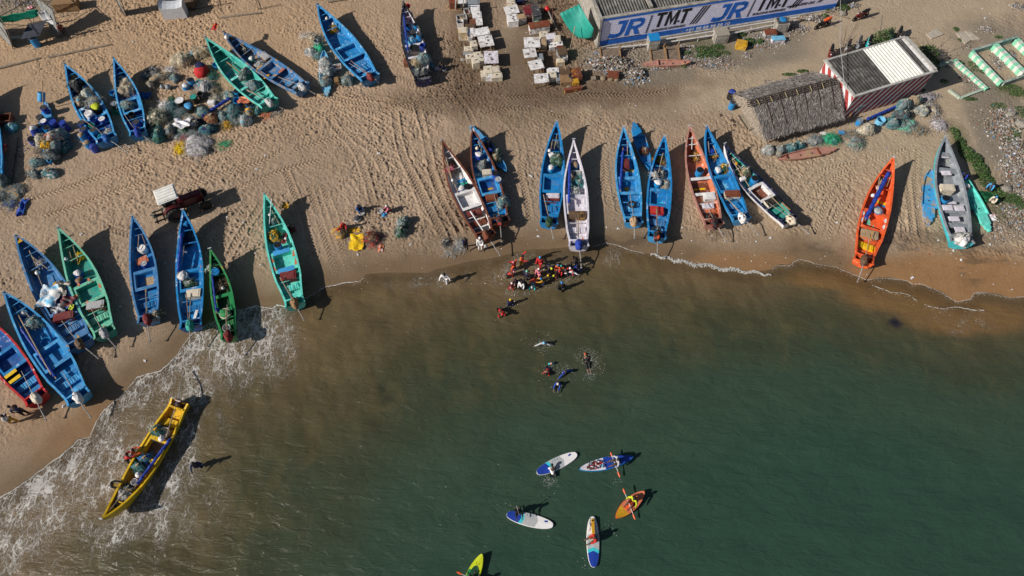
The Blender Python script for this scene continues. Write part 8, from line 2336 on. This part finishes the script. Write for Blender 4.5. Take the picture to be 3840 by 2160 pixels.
CM = [mat("chip_" + n, c, .8, .2, 6) for n, c in (("white", (.55, .54, .53)), ("cream", (.36, .31, .25)), ("grey", (.22, .20, .18)), ("brown", (.19, .13, .085)), ("blue", (.08, .22, .40)), ("rust", (.33, .10, .05)), ("dark", (.05, .045, .04)))]
def chip(q, g, s, rr, cur, h=.5):
    q.cur = cur; a = rr.uniform(0, 6.28); w, l, hh = s * rr.uniform(.5, 1.3), s * rr.uniform(.5, 1.3), s * h * rr.uniform(.4, 1.2)
    ca, sa = math.cos(a), math.sin(a); vs = []
    for zz, t in ((0, 1), (hh, .7)):
        for x, y in ((-1, -1), (1, -1), (1, 1), (-1, 1)):
            X_, Y_ = x * w * .5 * t + rr.uniform(-.15, .15) * s, y * l * .5 * t + rr.uniform(-.15, .15) * s
            vs.append((g.x + X_ * ca - Y_ * sa, g.y + X_ * sa + Y_ * ca, g.z + zz))
    q.add(vs, [(4, 5, 6, 7), (0, 1, 5, 4), (1, 2, 6, 5), (2, 3, 7, 6), (3, 0, 4, 7)])
q = MB(); rr = random.Random(77)
for px_, py_, a, b, n, s, mound in [(2290, 240, 85, 32, 1700, .19, .4), (2385, 282, 44, 34, 900, .2, .3), (2330, 262, 60, 24, 900, .19, .35), (2480, 255, 60, 14, 200, .13, .05), (2600, 225, 130, 40, 1300, .12, .03), (2690, 235, 80, 40, 900, .11, .02), (2800, 210, 22, 16, 200, .12, .06),
                                 (2870, 150, 100, 40, 900, .13, .03), (2980, 110, 70, 26, 420, .14, .08), (3040, 70, 60, 16, 420, .18, .15), (2560, 180, 40, 18, 160, .13, .04), (3130, 35, 40, 16, 160, .16, .1), (3200, 20, 26, 14, 100, .2, .1), (3070, 530, 40, 12, 260, .09, .03), (2880, 305, 18, 8, 90, .1, .02), (3030, 530, 20, 8, 100, .09, .02),
                                 (3770, 480, 90, 60, 900, .15, .10), (3800, 560, 60, 60, 800, .16, .12), (3800, 640, 60, 50, 700, .16, .1), (3820, 720, 40, 30, 260, .15, .06), (3810, 820, 60, 70, 520, .13, .05), (3760, 420, 70, 26, 300, .13, .04), (3700, 112, 36, 18, 200, .12, .05), (3790, 205, 30, 26, 170, .13, .04), (3740, 235, 34, 36, 260, .12, .03), (3660, 330, 60, 28, 150, .1, .01), (3620, 290, 30, 30, 160, .12, .02),
                                 (3560, 245, 26, 14, 160, .14, .06), (3500, 360, 30, 16, 130, .12, .05), (3640, 180, 40, 20, 120, .11, .01), (90, 12, 120, 20, 260, .13, .03), (3820, 25, 30, 18, 200, .16, .06), (600, 340, 60, 30, 80, .1, .0), (760, 360, 90, 40, 120, .09, .0), (470, 555, 50, 26, 110, .1, .0), (70, 590, 30, 90, 150, .1, .0), (3560, 760, 180, 120, 160, .08, .0), (3730, 860, 60, 50, 220, .12, .02)]:
    sc0 = sc_at(py_); g0 = G(px_, py_)
    for _ in range(n):
        r = rr.gauss(0, .42); t = rr.gauss(0, .42)
        x = g0.x + r * a / sc0; y = g0.y + t * b / sc0 * 1.25
        z = gz(x, y) + mound * max(0, 1 - (r * r + t * t)) * rr.random() * 1.6
        chip(q, Vector((x, y, z)), s * rr.uniform(.3, 1.0), rr, rr.choices(range(7), (9, 20, 32, 26, 2, 3, 8))[0])
tag(q.build("rubble", CM, None), kind="stuff", label="rubble, shells and refuse strewn over the ground", cat="rubble")
q = MB(); rr = random.Random(78)
for _ in range(2600):
    px_, py_ = rr.uniform(0, 3840), rr.uniform(0, 1100) ** 1.0
    g = G(px_, py_)
    i = min(max(int(np.searchsorted(gx, g.x)), 1), len(gx) - 2); j = min(max(int(np.searchsorted(gy, g.y)), 1), len(gy) - 2)
    if D[j, i] < .3: continue
    big = rr.random() < .02
    chip(q, g, rr.uniform(.10, .18) if big else rr.uniform(.03, .09), rr, rr.choices(range(7), (46, 22, 6, 10, 3, 2, 11))[0], .35)
for x_, y_ in ((786, 774), (910, 835), (305, 878), (542, 1352), (452, 1150), (240, 1523), (1420, 575), (963, 635), (1820, 925), (1341, 955), (1540, 918), (3680, 103), (3700, 112), (3694, 70), (3420, 1042), (2020, 888), (1990, 660), (3576, 940), (3605, 974), (2320, 858), (2888, 892), (3140, 835)):
    for k in range(5): chip(q, G(x_ + rr.uniform(-4, 4), y_ + rr.uniform(-3, 3), .02), rr.uniform(.06, .16), rr, 0, .4)
tag(q.build("litter", CM, None), kind="stuff", label="scraps of pale litter scattered on the sand", cat="litter")
for x_, y_, s_ in ((1852, 150, .2), (3824, 470, .5), (3770, 712, .45), (3790, 430, .4), (2600, 175, .2), (3810, 640, .3), (3160, 55, .35), (1737, 225, .25), (3776, 470, .3)):
    q = lump(s_, s_ * .8, s_ * .9, int(x_), .3, rings=5, seg=9)
    tag(q.build("boulder", mat("boulder", (.27, .24, .20), .9, .2, 4, bump=.4), None, loc=G(x_, y_)), {1852: "small stone on the sandy lane between the crate rows", 3824: "large grey boulder at the right edge rubble", 3770: "boulder at the lower end of the green hedge strip", 3790: "flat boulder upper right in the rubble", 2600: "pale stone amid the weeds below the painted wall", 3810: "stone in the middle of the right rubble", 3160: "pale rounded boulder at the hall's lower right corner", 1737: "grey stone left of the left crate row", 3776: "small boulder left of the large grey one"}[x_], "boulder", "single boulders")
